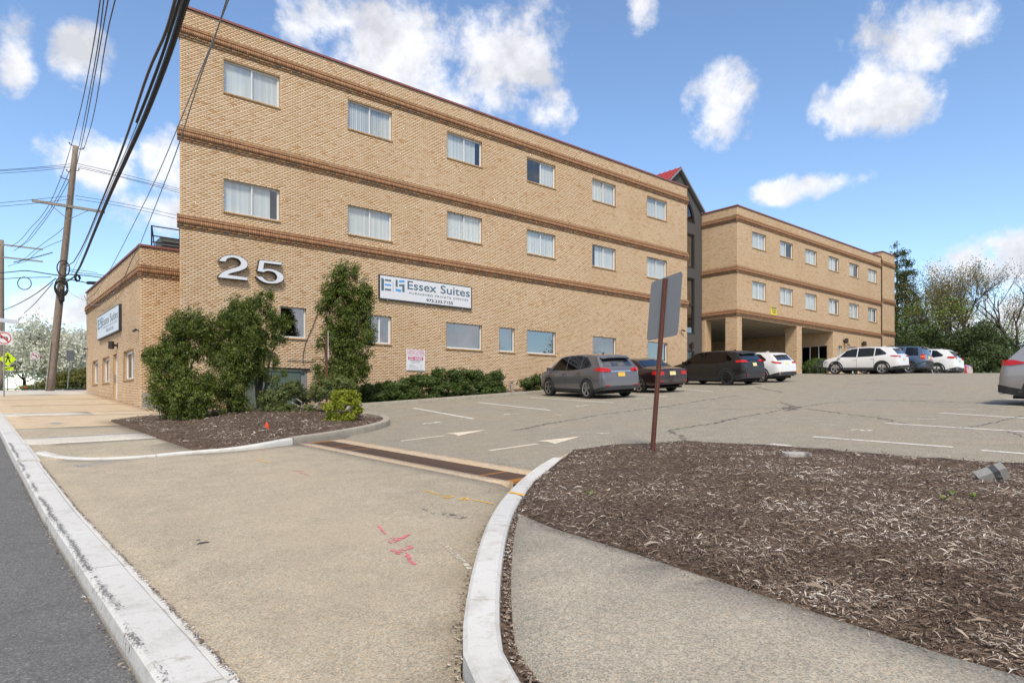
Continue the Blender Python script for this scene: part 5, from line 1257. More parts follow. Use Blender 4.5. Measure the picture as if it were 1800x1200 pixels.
# cracks in the asphalt
def crack(pts, w=.035, lab=None): ribbon('crack', smooth_path(px(*pts), 1), w, M['crack'], .0055, car_park, jit=.9, step=.10)
crack([(905,757),(935,750),(985,741),(1020,735),(1060,728),(1110,722),(1165,715),(1215,707),(1260,700),(1300,695)], .05)
crack([(1175,757),(1210,750),(1250,745),(1290,736),(1315,730),(1350,725),(1395,716),(1430,712),(1480,705),(1540,703)], .05)
crack([(1395,717),(1420,719),(1460,724),(1500,729),(1545,735),(1590,744)], .05); crack([(1160,715),(1215,717),(1260,718),(1300,720),(1350,718),(1400,716)], .04)
crack([(1175,757),(1195,765),(1203,770),(1198,778)], .05); crack([(1540,703),(1600,704),(1680,706.5),(1740,708),(1800,709)], .07); crack([(1370,706),(1385,711),(1398,716)], .03)
crack([(1330,680),(1345,684),(1365,687),(1375,690)], .06); crack([(1700,752),(1740,744),(1800,730)], .03); crack([(1770,757),(1800,768)], .03); crack([(700,735),(760,726),(850,718),(900,722)], .03); crack([(1375,718),(1398,712),(1402,718),(1380,722)], .10); crack([(1480,676),(1560,672),(1640,677)], .05)
# sprayed marks on the apron
def spray(pts, w, mat, name='spray_mark'): ribbon(name, smooth_path(px(*pts), 1), w*.72, M[mat], .009, apron, jit=.25, step=.06)
spray([(665,925),(670,932),(678,939)], .03, 'spray_pink'); spray([(676,949),(690,946),(700,947),(690,951),(684,953),(690,954.5),(700,951),(704,947.5),(718,940)], .05, 'spray_pink')
spray([(695,968),(700,972),(712,970.5)], .05, 'spray_pink'); spray([(702,967),(712,968),(722,963),(718,960)], .06, 'spray_pink'); spray([(712,972),(718,980),(727,994)], .045, 'spray_pink'); spray([(692,966),(696,974),(706,973)], .05, 'spray_pink')
spray([(745,863),(760,866.5),(774,870)], .03, 'spray_yellow'); spray([(776,873),(788,872.5),(800,873),(790,876),(778,876)], .045, 'spray_yellow'); spray([(806,879),(818,875),(824,878),(812,880.5)], .045, 'spray_yellow'); spray([(832,879),(850,883),(866,886)], .035, 'spray_yellow')
spray([(515,828),(530,829),(545,828)], .03, 'spray_pink'); spray([(525,832),(537,833),(542,837)], .03, 'spray_pink'); spray([(455,790),(463,793),(472,791)], .025, 'spray_pink'); spray([(452,808),(465,812),(475,813.5)], .03, 'spray_yellow')
drape('spray_patch', px((110,814),(150,812),(200,811),(235,810),(190,818),(140,822)), M['spray_blue'], .0095, .3, apron)
drape('oil_stain', px((738,893),(760,898),(790,903),(825,910),(800,914),(770,908),(748,900)), M['oil_stain'], .0092, .2, apron)
drape('spray_patch', px((65,747),(95,743),(120,744),(90,750)), M['spray_blue'], .017, .4, walk); drape('spray_patch', px((5,729),(18,727.5),(25,729),(15,730)), M['spray_blue'], .017, .4, walk)
ribbon('scratch', smooth_path(px((765,950),(790,968),(825,1003)), 1), .035, M['pale_scratch'], .009, apron, jit=.3)
for p_, s_ in (((357,955),.05),((348,950),.02)):
    c = on_ground(*p_); drape('tar_spot', [(c[0]+s_*math.cos(t)*random.uniform(.6,1.4), c[1]+s_*.6*math.sin(t)*random.uniform(.6,1.4)) for t in [2*math.pi*k/9 for k in range(9)]], M['tyre_scuff'], .0095, .2, apron)
# yellow tick on the curved kerb and tyre scuff on the street kerb
def on_kerb(name, pts, mat, off): mb = MB(); mb.poly([(*on_ground(x, y, off), G(*on_ground(x, y, off))+off+.004) for x, y in pts]); mb.build(name, M[mat], ck)
on_kerb('paint_tick', [(896,863),(923,868.5),(921,871.5),(894,866)], 'spray_yellow', .112)
# dirt in the joints beside the kerbs
def debris(path, n, w, z, label):
    P = np.array(resample(path, .1)); idx = rng.integers(0, len(P), n); X = P[idx,0] + rng.normal(0,w,n); Y = P[idx,1] + rng.uniform(-.06,.06,n)
    Z = gz(X, Y) + z; L_ = rng.uniform(.003,.013,n); th = rng.uniform(0,6.28,n); c, s = np.cos(th)*L_, np.sin(th)*L_; V = np.zeros((n,4,3))
    for k, (a, b) in enumerate(((-1,-.35),(1,-.35),(1,.35),(-1,.35))): V[:,k,0] = X + c*a - s*b; V[:,k,1] = Y + s*a + c*b; V[:,k,2] = Z + rng.uniform(0,.008,n)
    return tag(link('joint_debris', np_mesh('joint_debris', V.reshape(-1,3), np.arange(n*4).reshape(-1,4), M['mulch_chip'])), label, 'debris', kind='stuff')
debris([(p[0]+.155, p[1]-.05) for p in smooth_path(KRc,2) if p[1] < 4.7], 2200, .014, .075, 'dirt and chips in the joint right of the curved kerb')
debris([(p[0]-.125, p[1]+.03) for p in smooth_path(KRc,2) if p[1] < 5.5], 700, .012, .012, 'dirt and chips along the left foot of the curved kerb')
debris([(.955,1.5),(.955,13)], 1500, .007, .015, 'dirt in the joint behind the street kerb'); debris([(.62,1.5),(.62,14)], 420, .012, -.072, 'grit in the gutter at the street kerb')
gap = [(p[0]+.09, p[1]-.02) for p in smooth_path(KRc,2) if p[1] < 4.75] + [(p[0]+.2, p[1]-.06) for p in reversed(smooth_path(KRc,2)) if p[1] < 4.75]
tag(drape('joint_soil', gap, M['soil'], .062, .3), 'soil filled joint beside the curved kerb', kind='structure')
# paver block and stump on the island
def paver():
    c = on_ground(1740, 855, .1); g = isl_z(*c); o = empty('granite_block', label='tipped grey granite block lying on the mulch at the right', cat='stone block')
    o.location = (c[0], c[1], g+.06); o.rotation_euler = (.35, -.45, -1.15); o.scale = (.74,.74,.74)
    mb = MB(); mb.box(-.15,.03,-.10,.10,-.075,.075); mb.build('block', M['granite'], o); mb = MB(); mb.box(.034,.10,-.098,.098,-.072,.072); mb.build('block', M['granite_dark'], o)
    mb = MB(); mb.box(.104,.19,-.10,.10,-.075,.075); mb.build('block', M['granite'], o)
paver()
def stump():
    c = on_ground(1400, 803, .09); g = isl_z(*c); mb = MB(); n = 18; a = []
    for z, r in ((-.1,.20),(.045,.185),(.055,.17)): a.append([(c[0]+r*math.cos(2*math.pi*k/n)*(1+.08*math.sin(5*k)), c[1]+r*math.sin(2*math.pi*k/n)*(1+.07*math.sin(3*k)), g+z) for k in range(n)])
    for i in range(2):
        for k in range(n): mb.quad(a[i][k], a[i][(k+1)%n], a[i+1][(k+1)%n], a[i+1][k])
    mb.poly(a[2]); tag(mb.build('tree_stump', M['stump_wood']), 'low weathered tree stump at the back of the mulch island', 'stump')
stump()
def sprig(p_, label):
    c = on_ground(*p_, .09); g = isl_z(*c); mb = MB()
    for k in range(6):
        t = random.uniform(0,6.28); L_ = random.uniform(.05,.10); d = Vector((math.cos(t), math.sin(t), random.uniform(.2,.7))); s = d.cross(Vector((0,0,1))).normalized()*.012
        b = Vector((c[0],c[1],g+.01)); mb.poly([b, b+d*L_*.5+s, b+d*L_, b+d*L_*.5-s])
    tag(mb.build('weed_seedling', M['leaf_spring']), label, 'weed', 'weed seedlings in the mulch')
sprig((1675,882),'green weed seedling left of the pair below the granite block'); sprig((1712,886),'green weed seedling right of the pair below the granite block'); sprig((1660,890),'tiny weed seedling furthest left below the granite block')
sprig((1040,872),'tiny green seedling near the left part of the mulch island')
def flag():
    c = on_ground(468, 745, .3); g = bed_z(*c); o = empty('marker_flag', label='small orange marker flag in the planting bed', cat='flag'); mb = MB(); mb.tube([(c[0],c[1],g-.05),(c[0]+.02,c[1],g+.25)], .004, 5); mb.build('stake', M['wire_grey'], o)
    mb = MB(); s = Vector((.7648,-.6442,0)); p = Vector((c[0],c[1],g)); mb.poly([p+Vector((0,0,.24)), p+s*.04+Vector((0,-.02,.16)), p+s*.07+Vector((0,.02,.06)), p+s*.02+Vector((0,0,.09)), p-s*.03+Vector((0,0,.14))]); mb.build('flag', M['flag_orange'], o)
flag()
# green transformer cabinet in front of the service door
def cabinet():
    o = empty('transformer_cabinet', label='green metal transformer cabinet behind the shrubs', cat='cabinet'); X0, zt = on_y(452, 651, 23.2); X1, _ = on_y(529, 651, 23.2); g = G(8.5,23.2)+.05; zt = on_y(490,652,23.2)[1]
    mb = MB(); mb.box(X0, X1, 23.2, 24.4, g, zt); mb.build('casing', M['transformer'], o); mb = MB(); mb.box(X0-.03, X1+.03, 23.16, 24.43, zt, zt+.05); mb.build('lid', M['transformer'], o)
    for k in (0, 1):
        mb = MB(); w = (X1-X0)/2; mb.box(X0+w*k+.03, X0+w*(k+1)-.03, 23.17, 23.198, g+.1, zt-.06); d = mb.build('door', M['transformer'], o)
        mb = MB(); x = X0+w*(1-.12 if k == 0 else 1.12); mb.box(x-.015,x+.015,23.14,23.17,g+.7,g+.9); mb.build('handle', M['steel_dark'], d)
cabinet()
# bench-like railing by the rear block
def bench():
    o = empty('black_bench', label='black metal bench in front of the trimmed shrubs by the rear block', cat='bench'); X0 = on_y(1432,0,20.4)[0]; X1 = on_y(1450,0,20.4)[0]; g = G(X0,20.4)
    for x in (X0, X1):
        mb = MB(); mb.tube([(x,20.2,g),(x,20.2,g+.85)], .035, 6); mb.build('leg', M['steel_dark'], o); mb = MB(); mb.tube([(x,20.7,g),(x,20.7,g+.45)], .035, 6); mb.build('leg', M['steel_dark'], o)
    mb = MB(); mb.box(X0,X1,20.15,20.25,g+.72,g+.85); mb.build('backrest', M['steel_dark'], o); mb = MB(); mb.box(X0-.03,X1+.03,20.17,20.75,g+.42,g+.47); mb.build('seat', M['steel_dark'], o)
bench()
def vent():
    c = on_y(897.5, 690, 24.9); g = G(c[0], 24.8); o = empty('wall_vent', label='short grey vent pipe at the foot of the facade right of the hedge', cat='vent'); mb = MB()
    mb.tube([(c[0],24.8,g-.1),(c[0],24.8,g+.42)], .07, 10); mb.build('pipe', M['grey_timber'], o); mb = MB(); mb.tube([(c[0],24.8,g+.40),(c[0],24.8,g+.47)], .10, 10); mb.build('cap', M['grey_timber'], o)
vent()
# ------------------------------------------------------------------ vegetation
def leaf_mesh(name, blobs, n, l, w, mat, clump=14, sig=.09, up=.35, shell=.33, jit=.5, fold=.25, gaps=0.0, flat=0.0):
    """many small leaf faces in clumps spread through ellipsoids (cx,cy,cz,rx,ry,rz)"""
    B = np.array(blobs, float); vol = (B[:,3]*B[:,4]*B[:,5])**.72; vol /= vol.sum(); nc = max(1, n//clump)
    bi = rng.choice(len(B), nc, p=vol); d = rng.normal(size=(nc,3)); d /= np.linalg.norm(d, axis=1)[:,None]
    r = rng.random(nc)**shell*(1+rng.normal(0,.07,nc)); cc = B[bi,:3] + d*r[:,None]*B[bi,3:6]
    if gaps > 0:
        k = np.sin(cc[:,0]*2.3+1)*np.sin(cc[:,1]*2.7+.5)*np.sin(cc[:,2]*2.5) ; keep = k > -1+gaps*1.2; cc, d, bi = cc[keep], d[keep], bi[keep]; nc = len(cc)
    n = nc*clump; c = np.repeat(cc, clump, 0) + rng.normal(0, 1, (n,3))*sig*np.array((1,1,.8)); nd = np.repeat(d, clump, 0)
    nm = nd*.8 + rng.normal(0,jit,(n,3)) + np.array((0,0,up)); nm /= np.linalg.norm(nm,axis=1)[:,None]
    t = rng.normal(size=(n,3)) + nd*.6 + np.array((0,0,up*.8)); t[:,2] *= (1-flat); t -= nm*(t*nm).sum(1)[:,None]; t /= np.linalg.norm(t,axis=1)[:,None]+1e-9
    s = np.cross(nm, t); L_ = l*rng.uniform(.6,1.35,n)[:,None]; Wd = w*rng.uniform(.7,1.3,n)[:,None]
    V = np.zeros((n,4,3)); V[:,0] = c - t*L_*.5; V[:,1] = c + s*Wd*.5 + nm*fold*Wd*.4; V[:,2] = c + t*L_*.5; V[:,3] = c - s*Wd*.5 + nm*fold*Wd*.4
    return np_mesh(name, V.reshape(-1,3), np.arange(n*4).reshape(-1,4), mat)
def plumes(blobs, k, r, h, cone=.75, inner=.25):
    """breaks big ellipsoids up into many upright plumes so the outline is uneven"""
    out = []
    for b in blobs:
        m = max(5, int(k*(b[3]*b[5])**.8))
        for _ in range(m):
            d = np.array([random.gauss(0,1) for _ in range(3)]); d /= np.linalg.norm(d); q = random.uniform(inner, .95)**.5
            s = random.uniform(.6,1.35); out.append((b[0]+d[0]*q*b[3], b[1]+d[1]*q*b[4], b[2]+d[2]*q*b[5], r*s, r*s, h*s*random.uniform(.8,1.25)))
    return out
def pb_(x, y, rx, ry, t, dz=.9):
    c = at_depth(x, y, t); k = t/F; return (c.x, c.y, c.z, rx*k, rx*k*dz, ry*k)
def stems(mb, base, tips, r0, r1, wob=.08, n=5):
    b = Vector(base)
    for tip in tips:
        tip = Vector(tip); k = 6; pts = []
        for i in range(k+1):
            f = i/k; p = b.lerp(tip, f); p.x += random.uniform(-wob,wob)*math.sin(f*3.14); p.y += random.uniform(-wob,wob)*math.sin(f*3.14); p.z += (f*(1-f))*.1; pts.append(p)
        mb.tube(pts, [r0+(r1-r0)*i/k for i in range(k+1)], n)
def shrub(name, label, cat, blobs, n, l, w, mat, base=None, tips=None, group=None, bark='bark', r0=.05, **kw):
    o = empty(name, label=label, cat=cat, group=group)
    pl_ = kw.pop('plume', None)
    tag(link('foliage', leaf_mesh('foliage', plumes(blobs, *pl_) if pl_ else blobs, n, l, w, M[mat], **kw), o), kind='stuff')
    if base:
        mb = MB(); stems(mb, base, tips or [(b[0], b[1], b[2]+b[5]*.2) for b in blobs], r0, r0*.3); mb.build('stem', M[bark], o)
    return o
def gb(x, y): return (x, y, bed_z(x, y)-.1)
T1 = 17.0
c = at_depth(318, 745, T1); shrub('cedar_shrub', 'left rounded dark green cedar shrub reaching down to the mulch', 'shrub',
    [pb_(312,690,50,52,T1), pb_(300,650,36,30,T1), pb_(335,700,42,42,T1-.3), pb_(325,575,38,28,T1+.5), pb_(305,612,30,34,T1+.4), pb_(355,600,30,40,T1+.6), pb_(270,632,12,20,T1)], 56000, .070, .022, 'leaf_cedar', gb(c.x,c.y+.3), group='cedar shrubs in the bed', sig=.045, shell=.5, plume=(95,.16,.24))
c = at_depth(405, 735, 17.6); shrub('cedar_shrub', 'middle upright cedar shrub with dense dark foliage', 'shrub',
    [pb_(405,660,45,60,17.6), pb_(395,700,42,38,17.3), pb_(420,560,36,38,17.9), pb_(390,585,30,40,17.8), pb_(435,620,32,52,17.8)], 46000, .070, .022, 'leaf_cedar', gb(c.x,c.y), group='cedar shrubs in the bed', sig=.045, shell=.5, plume=(84,.16,.25))
c = at_depth(455, 712, 18.6); shrub('cedar_shrub', 'loose open cedar shrub with thin top below the number', 'shrub',
    [pb_(455,530,28,24,18.6), pb_(470,565,30,38,18.6), pb_(445,600,30,36,18.5), pb_(478,615,24,34,18.6), pb_(430,560,26,26,18.5), pb_(478,660,22,28,18.3), pb_(497,570,8,10,18.6)], 17000, .070, .022, 'leaf_cedar', gb(c.x,c.y), group='cedar shrubs in the bed', sig=.045, shell=.5, plume=(30,.12,.20))
T2 = 23.5; c = at_depth(600, 690, T2)
shrub('tall_cedar', 'tall columnar cedar shrub beside the facade sign', 'shrub',
    [pb_(606,484,22,24,T2), pb_(600,520,36,34,T2), pb_(622,525,30,30,T2), pb_(644,512,13,22,T2), pb_(598,560,42,38,T2), pb_(630,570,34,40,T2), pb_(592,610,40,36,T2), pb_(622,620,34,36,T2), pb_(600,655,40,26,T2), pb_(570,655,24,20,T2), pb_(630,660,24,24,T2)], 60000, .085, .028, 'leaf_cedar', gb(c.x,c.y), tips=[at_depth(x,y,T2) for x,y in ((608,480),(640,510),(590,560),(570,610))], sig=.055, shell=.5, r0=.09, plume=(44,.22,.32))
# low pine with bare branches and pale candles
T3 = 17.6
pbl = [pb_(476,705,24,22,T3), pb_(498,690,16,18,T3), pb_(516,684,19,16,T3+.3), pb_(506,722,22,13,T3-.2), pb_(578,682,30,22,T3+.3), pb_(600,672,18,14,T3+.3), pb_(556,690,14,18,T3+.3), pb_(470,738,14,9,T3-.3), pb_(488,742,14,8,T3-.3), pb_(545,720,14,9,T3), pb_(532,700,14,16,T3+.6)]
c = at_depth(540, 738, T3); o = shrub('mugo_pine', 'low spreading pine with pale candles and bare grey branches', 'shrub', pbl, 26000, .085, .017, 'leaf_pine', gb(c.x,c.y), [(b[0],b[1],b[2]-b[5]*.2) for b in pbl], bark='bark_pale', sig=.035, clump=20, up=.9, shell=.4, r0=.035)
cm = leaf_mesh('candle', [(b[0],b[1],b[2]+b[5]*.45,b[3]*.9,b[4]*.9,b[5]*.5) for b in pbl[:7]], 260, .055, .018, M['pine_candle'], clump=1, up=3, shell=.1); tag(link('candle', cm, o), kind='stuff')
T4 = 15.9; c = at_depth(598, 750, T4)
shrub('golden_cypress', 'small bright yellow green cypress shrub at the bed corner', 'shrub', [pb_(602,700,26,18,T4+.3), pb_(600,722,34,22,T4), pb_(590,738,24,14,T4-.1), pb_(622,715,14,12,T4), pb_(608,690,18,12,T4+.3)], 11000, .055, .028, 'leaf_gold', gb(c.x,c.y), sig=.035, shell=.5, flat=.4, plume=(70,.11,.09))
# yew hedge along the facade: separate bushes
for k, (x, y, rx, ry, t) in enumerate(((655,694,26,20,25.2),(690,690,30,23,25.6),(735,684,34,25,26.2),(785,677,36,27,26.8),(830,676,34,26,27.4),(866,680,22,26,28))):
    c = at_depth(x, y+ry, t); nm = ['first','second','third','fourth','fifth','last'][k]
    shrub('yew_bush', nm + ' dark green yew bush from the left in the low hedge under the facade', 'bush', [pb_(x,y,rx,ry,t), pb_(x-rx*.5,y-ry*.35,rx*.55,ry*.6,t), pb_(x+rx*.45,y-ry*.4,rx*.5,ry*.6,t+.2), pb_(x,y+ry*.4,rx*1.0,ry*.6,t-.3)], 12000, .09, .038, 'leaf_yew', gb(c.x,c.y), group='yew hedge bushes', sig=.05, shell=.5, flat=.5, plume=(46,.24,.15))
x, y, rx, ry, t = 940, 674, 24, 18, 29.5; c = at_depth(x,y+ry,t)
shrub('yew_bush', 'single small yew bush left of the grey parked car', 'bush', [pb_(x,y,rx,ry,t), pb_(x+8,y-8,rx*.7,ry*.6,t), pb_(x-10,y+4,rx*.6,ry*.7,t)], 6500, .09, .036, 'leaf_yew', gb(c.x,c.y), group='yew hedge bushes', sig=.05, shell=.5, flat=.5, plume=(46,.24,.15))
for k, (x, y, rx, ry, t) in enumerate(((1432,646,20,11,46.5),(1438,638,18,7,47.5))):
    c = at_depth(x,y,t); shrub('clipped_bush', ['lower front','upper rear'][k] + ' clipped green bush by the windows of the drive-through', 'bush', [pb_(x,y,rx,ry,t)], 4500, .11, .05, 'leaf_yew', (c.x,c.y,G(c.x,c.y)), group='clipped bushes', sig=.09, shell=.2, flat=.6)

# ---- trees
def limb_tree(h, r, seed, levels=5, spread=.55, up=.25, kids=(2,3), fork=.32, shrink=.72):
    """skeleton of a broadleaf tree: mesh builder plus twig ends"""
    rs = random.Random(seed); mb = MB(); tips = []
    def grow(p, d, L_, rad, lv):
        k = 4; pts = [p]; q = p.copy(); dd = d.copy()
        for i in range(k):
            dd = (dd + Vector((rs.uniform(-1,1), rs.uniform(-1,1), rs.uniform(-.3,.8)))*.13).normalized(); q = q + dd*L_/k; pts.append(q.copy())
        mb.tube(pts, [rad*(1-.42*i/k) for i in range(k+1)], 5 if lv < 2 else 4 if lv < 3 else 3, cap=False)
        if lv >= 2: tips.append((q.copy(), dd.copy())); 
        if lv >= levels: 
            return
        for _ in range(rs.choice(kids) + (1 if lv == 0 else 0)):
            a = rs.uniform(0, 6.283); s = spread*rs.uniform(.6,1.4); side = Vector((math.cos(a), math.sin(a), 0)); side = (side - dd*side.dot(dd)); side.normalize()
            nd = (dd + side*s + Vector((0,0,up))).normalized(); f = rs.uniform(.62,1.0); st = pts[min(k, int(f*k+.5))]
            grow(st.copy(), nd, L_*shrink*rs.uniform(.75,1.2), rad*.58*rs.uniform(.85,1.1), lv+1)
    grow(Vector((0,0,-.3)), Vector((0,0,1)), h*fork, r, 0); return mb, tips
def leaves_at(tips, per, l, w, sig, mat, rnd_frac=1.0):
    P = np.array([tuple(t[0]) for t in tips if random.random() < rnd_frac]); n = len(P)*per
    if n == 0: return None
    c = np.repeat(P, per, 0) + rng.normal(0, sig, (n,3)); a = rng.normal(size=(n,3)); a /= np.linalg.norm(a,axis=1)[:,None]; b = rng.normal(size=(n,3)); b -= a*(a*b).sum(1)[:,None]; b /= np.linalg.norm(b,axis=1)[:,None]
    L_ = l*rng.uniform(.6,1.3,n)[:,None]; W_ = w*rng.uniform(.7,1.3,n)[:,None]; V = np.zeros((n,4,3)); V[:,0] = c-a*L_/2; V[:,1] = c+b*W_/2; V[:,2] = c+a*L_/2; V[:,3] = c-b*W_/2
    return np_mesh('crown', V.reshape(-1,3), np.arange(n*4).reshape(-1,4), M[mat])
def broadleaf(name, label, x, y, h, r, seed, bark, leafmat, per, l, w, sig, frac=1.0, group=None, **kw):
    o = empty(name, (x, y, G(x, y)), random.uniform(0,6.28), label=label, cat='tree', group=group); mb, tips = limb_tree(h, r, seed, **kw)
    mb.build('trunk', M[bark], o)
    me = leaves_at(tips, per, l, w, sig, leafmat, frac)
    if me: tag(link('crown', me, o), kind='stuff')
    return o
def at_px(x, t): a, b = ray(x); return a*t, b*t
def wpos(x, t): return at_px(x, t)
x, y = wpos(1690, 70); broadleaf('bare_tree', 'dark bare tree with tangled branches in the middle of the woods', x, y, 19.5, .30, 5, 'bark_dark', 'leaf_bud', 5, .16, .08, .35, .8, 'trees beyond the car park', levels=6, spread=.75, kids=(2,3), fork=.26, up=.18)
x, y = wpos(1728, 66); broadleaf('bare_tree', 'brownish budding tree leaning right of the dark bare tree', x, y, 17.0, .22, 9, 'bark', 'leaf_bud', 11, .18, .09, .40, 1.0, 'trees beyond the car park', levels=6, spread=.55, kids=(2,3), fork=.25, up=.22)
x, y = wpos(1795, 62); broadleaf('bare_tree', 'bare tree with pale forked limbs at the right edge', x, y, 16.5, .26, 21, 'bark_dark', 'leaf_bud', 3, .14, .07, .3, .4, 'trees beyond the car park', levels=6, spread=.6, kids=(2,3), fork=.33, up=.25)
x, y = wpos(1762, 78); broadleaf('bare_tree', 'thin budding tree behind the trees at the right edge', x, y, 15, .2, 33, 'bark', 'leaf_spring', 4, .2, .1, .4, .7, 'trees beyond the car park', levels=5, spread=.55, kids=(2,3), fork=.3)
x, y = wpos(1625, 64); broadleaf('spring_tree', 'light green tree in fresh leaf right of the rear building', x, y, 11.5, .18, 14, 'bark_dark', 'leaf_spring', 9, .22, .12, .42, 1.0, 'trees beyond the car park', levels=5, spread=.6, kids=(2,3), fork=.27)
x, y = wpos(1660, 75); broadleaf('spring_tree', 'sparse light green tree behind the dark bare tree', x, y, 13.5, .2, 17, 'bark', 'leaf_spring', 5, .22, .12, .45, .8, 'trees beyond the car park', levels=5, spread=.55, kids=(2,3), fork=.3)
x, y = wpos(1640, 90); broadleaf('bare_tree', 'pale thin tree top rising behind the woods on the left', x, y, 18.5, .2, 41, 'bark_pale', 'leaf_bud', 2, .16, .07, .3, .4, 'trees beyond the car park', levels=5, spread=.45, kids=(2,3), fork=.35)
x, y = wpos(1668, 66); broadleaf('bare_tree', 'brown twiggy tree between the light green trees', x, y, 17, .2, 52, 'bark', 'leaf_bud', 7, .17, .08, .4, 1.0, 'trees beyond the car park', levels=6, spread=.55, kids=(2,3), fork=.26)
x, y = wpos(1745, 72); broadleaf('spring_tree', 'yellow green tree filling the gap near the right edge', x, y, 11, .18, 55, 'bark_dark', 'leaf_spring', 7, .2, .11, .45, 1.0, 'trees beyond the car park', levels=5, spread=.65, kids=(2,3), fork=.24)
x, y = wpos(1782, 84); broadleaf('bare_tree', 'distant brown tree showing between the limbs at the right edge', x, y, 18, .2, 58, 'bark', 'leaf_bud', 6, .2, .1, .45, 1.0, 'trees beyond the car park', levels=6, spread=.6, kids=(2,3), fork=.25)
def conifer(name, label, x, y, h, r, mat, n, l, w, tiers=11, group=None, tr=.2, gap=.3):
    o = empty(name, (x, y, G(x, y)), label=label, cat='tree', group=group); mb = MB(); mb.tube([(0,0,-.3),(0,0,h*.5),(0,0,h)], [tr,tr*.6,.02], 7); bl = []
    for k in range(tiers):
        z = h*(.14+.84*k/(tiers-1)); rr = r*(1-.80*(k/(tiers-1))**1.2)
        for j in range(5 if k < tiers-1 else 1):
            a = 6.283*j/5 + k*1.3 + random.uniform(-.3,.3); q = rr*random.uniform(.55,1.05)
            e = (q*math.cos(a), q*math.sin(a), z+random.uniform(-.1,.5)); mb.tube([(0,0,z-.2), e], [.04,.012], 4, cap=False); bl.append((e[0]*.78, e[1]*.78, e[2], q*.42+.1, q*.42+.1, h/tiers*.36))
    mb.build('trunk', M['bark_dark'], o); tag(link('crown', leaf_mesh('crown', bl, n, l, w, M[mat], sig=.16, clump=12, up=.3, shell=.5), o), kind='stuff'); return o
x, y = wpos(1577, 82); conifer('white_pine', 'tall dark pine rising behind the end of the rear block', x, y, 18.3, 5.0, 'leaf_woods', 20000, .32, .10, 13, 'trees beyond the car park', .3)
x, y = wpos(1592, 74); conifer('white_pine', 'shorter dark pine left of the light green tree', x, y, 13.5, 3.2, 'leaf_woods', 12000, .28, .10, 10, 'trees beyond the car park', .25)
for k, (px_, t, hh, rr) in enumerate(((1590,62,5.2,3.0),(1618,66,6.2,3.0),(1648,64,5.6,2.9),(1675,60,5.4,2.6),(1700,57,6.2,2.6),(1722,55,5.4,2.2),(1690,54,3.0,1.9),(1742,60,6.0,2.3),(1775,66,4.0,2.6),(1798,63,3.2,2.4),(1640,72,8.0,3.2),(1715,70,7.5,3.0),(1760,58,4.6,2.4),(1815,60,5.5,3.0))):
    x, y = wpos(px_, t); g = G(x, y); nm = ['first','second','third','fourth','fifth','sixth','seventh','eighth','ninth','tenth','eleventh','twelfth','thirteenth','fourteenth'][k]
    bl = []
    for _ in range(9):
        a = random.uniform(0,6.28); q = rr*random.uniform(0,.6); zz = hh*random.uniform(.12,.86); s = rr*random.uniform(.35,.6)*(1.15-.5*zz/hh); bl.append((x+q*math.cos(a), y+q*math.sin(a), g+zz, s, s, s*.8))
    shrub('woods_bush', nm + ' bushy evergreen counted from the nearest building in the dark undergrowth', 'bush', bl, 8500, .20, .09, 'leaf_woods' if k not in (8,9) else 'leaf_spring', (x,y,g-.1), group='undergrowth evergreens beyond the car park', sig=.17, shell=.3)
# left background: blossoming tree, hedge
def blossom_tree(px_, t, h, label, seed, r):
    x, y = wpos(px_, t); o = broadleaf('blossom_tree', label, x, y, h, .22, seed, 'bark_dark', 'blossom', 20, .30, .20, .50, 1.0, 'white blossom trees', levels=5, spread=.8, kids=(3,4), fork=.17, up=.10, shrink=.78); return o
blossom_tree(95, 66, 12.5, 'white blossoming pear tree behind the clipped hedge', 3, 4)
blossom_tree(42, 72, 10.5, 'white blossoming pear tree further left behind the hedge', 8, 4)
blossom_tree(145, 74, 12.5, 'white blossoming pear tree partly hidden by the brick wing', 12, 4)
hb = []
for k in range(16):
    f = k/15; px_ = 48+140*f; t = 60+2*f; x, y = wpos(px_, t); g = G(x, y); top = at_depth(px_, np.interp(px_, [48,75,110,150,200], [686,672,655,647,645]), t).z; hh = max(.3, top-g); hb.append((x, y, g+hh*.45, 1.0, 1.0, hh*.58))
shrub('clipped_hedge', 'long clipped olive green hedge beyond the side street', 'hedge', hb, 26000, .12, .07, 'leaf_hedge', sig=.09, shell=.12)
# trees across the street and lot, seen only in the window glass
for k, (x, y) in enumerate(((62,-14),(78,-22),(48,-30),(95,-8),(70,-42))):
    broadleaf('lot_edge_tree', ['first','second','third','fourth','fifth'][k] + ' budding tree along the right edge of the car park out of view', x, y, 11+k, .22, 60+k, 'bark_dark', 'leaf_spring', 7, .25, .14, .45, .9, 'trees right of the car park', levels=5, spread=.6, kids=(2,3), fork=.28)
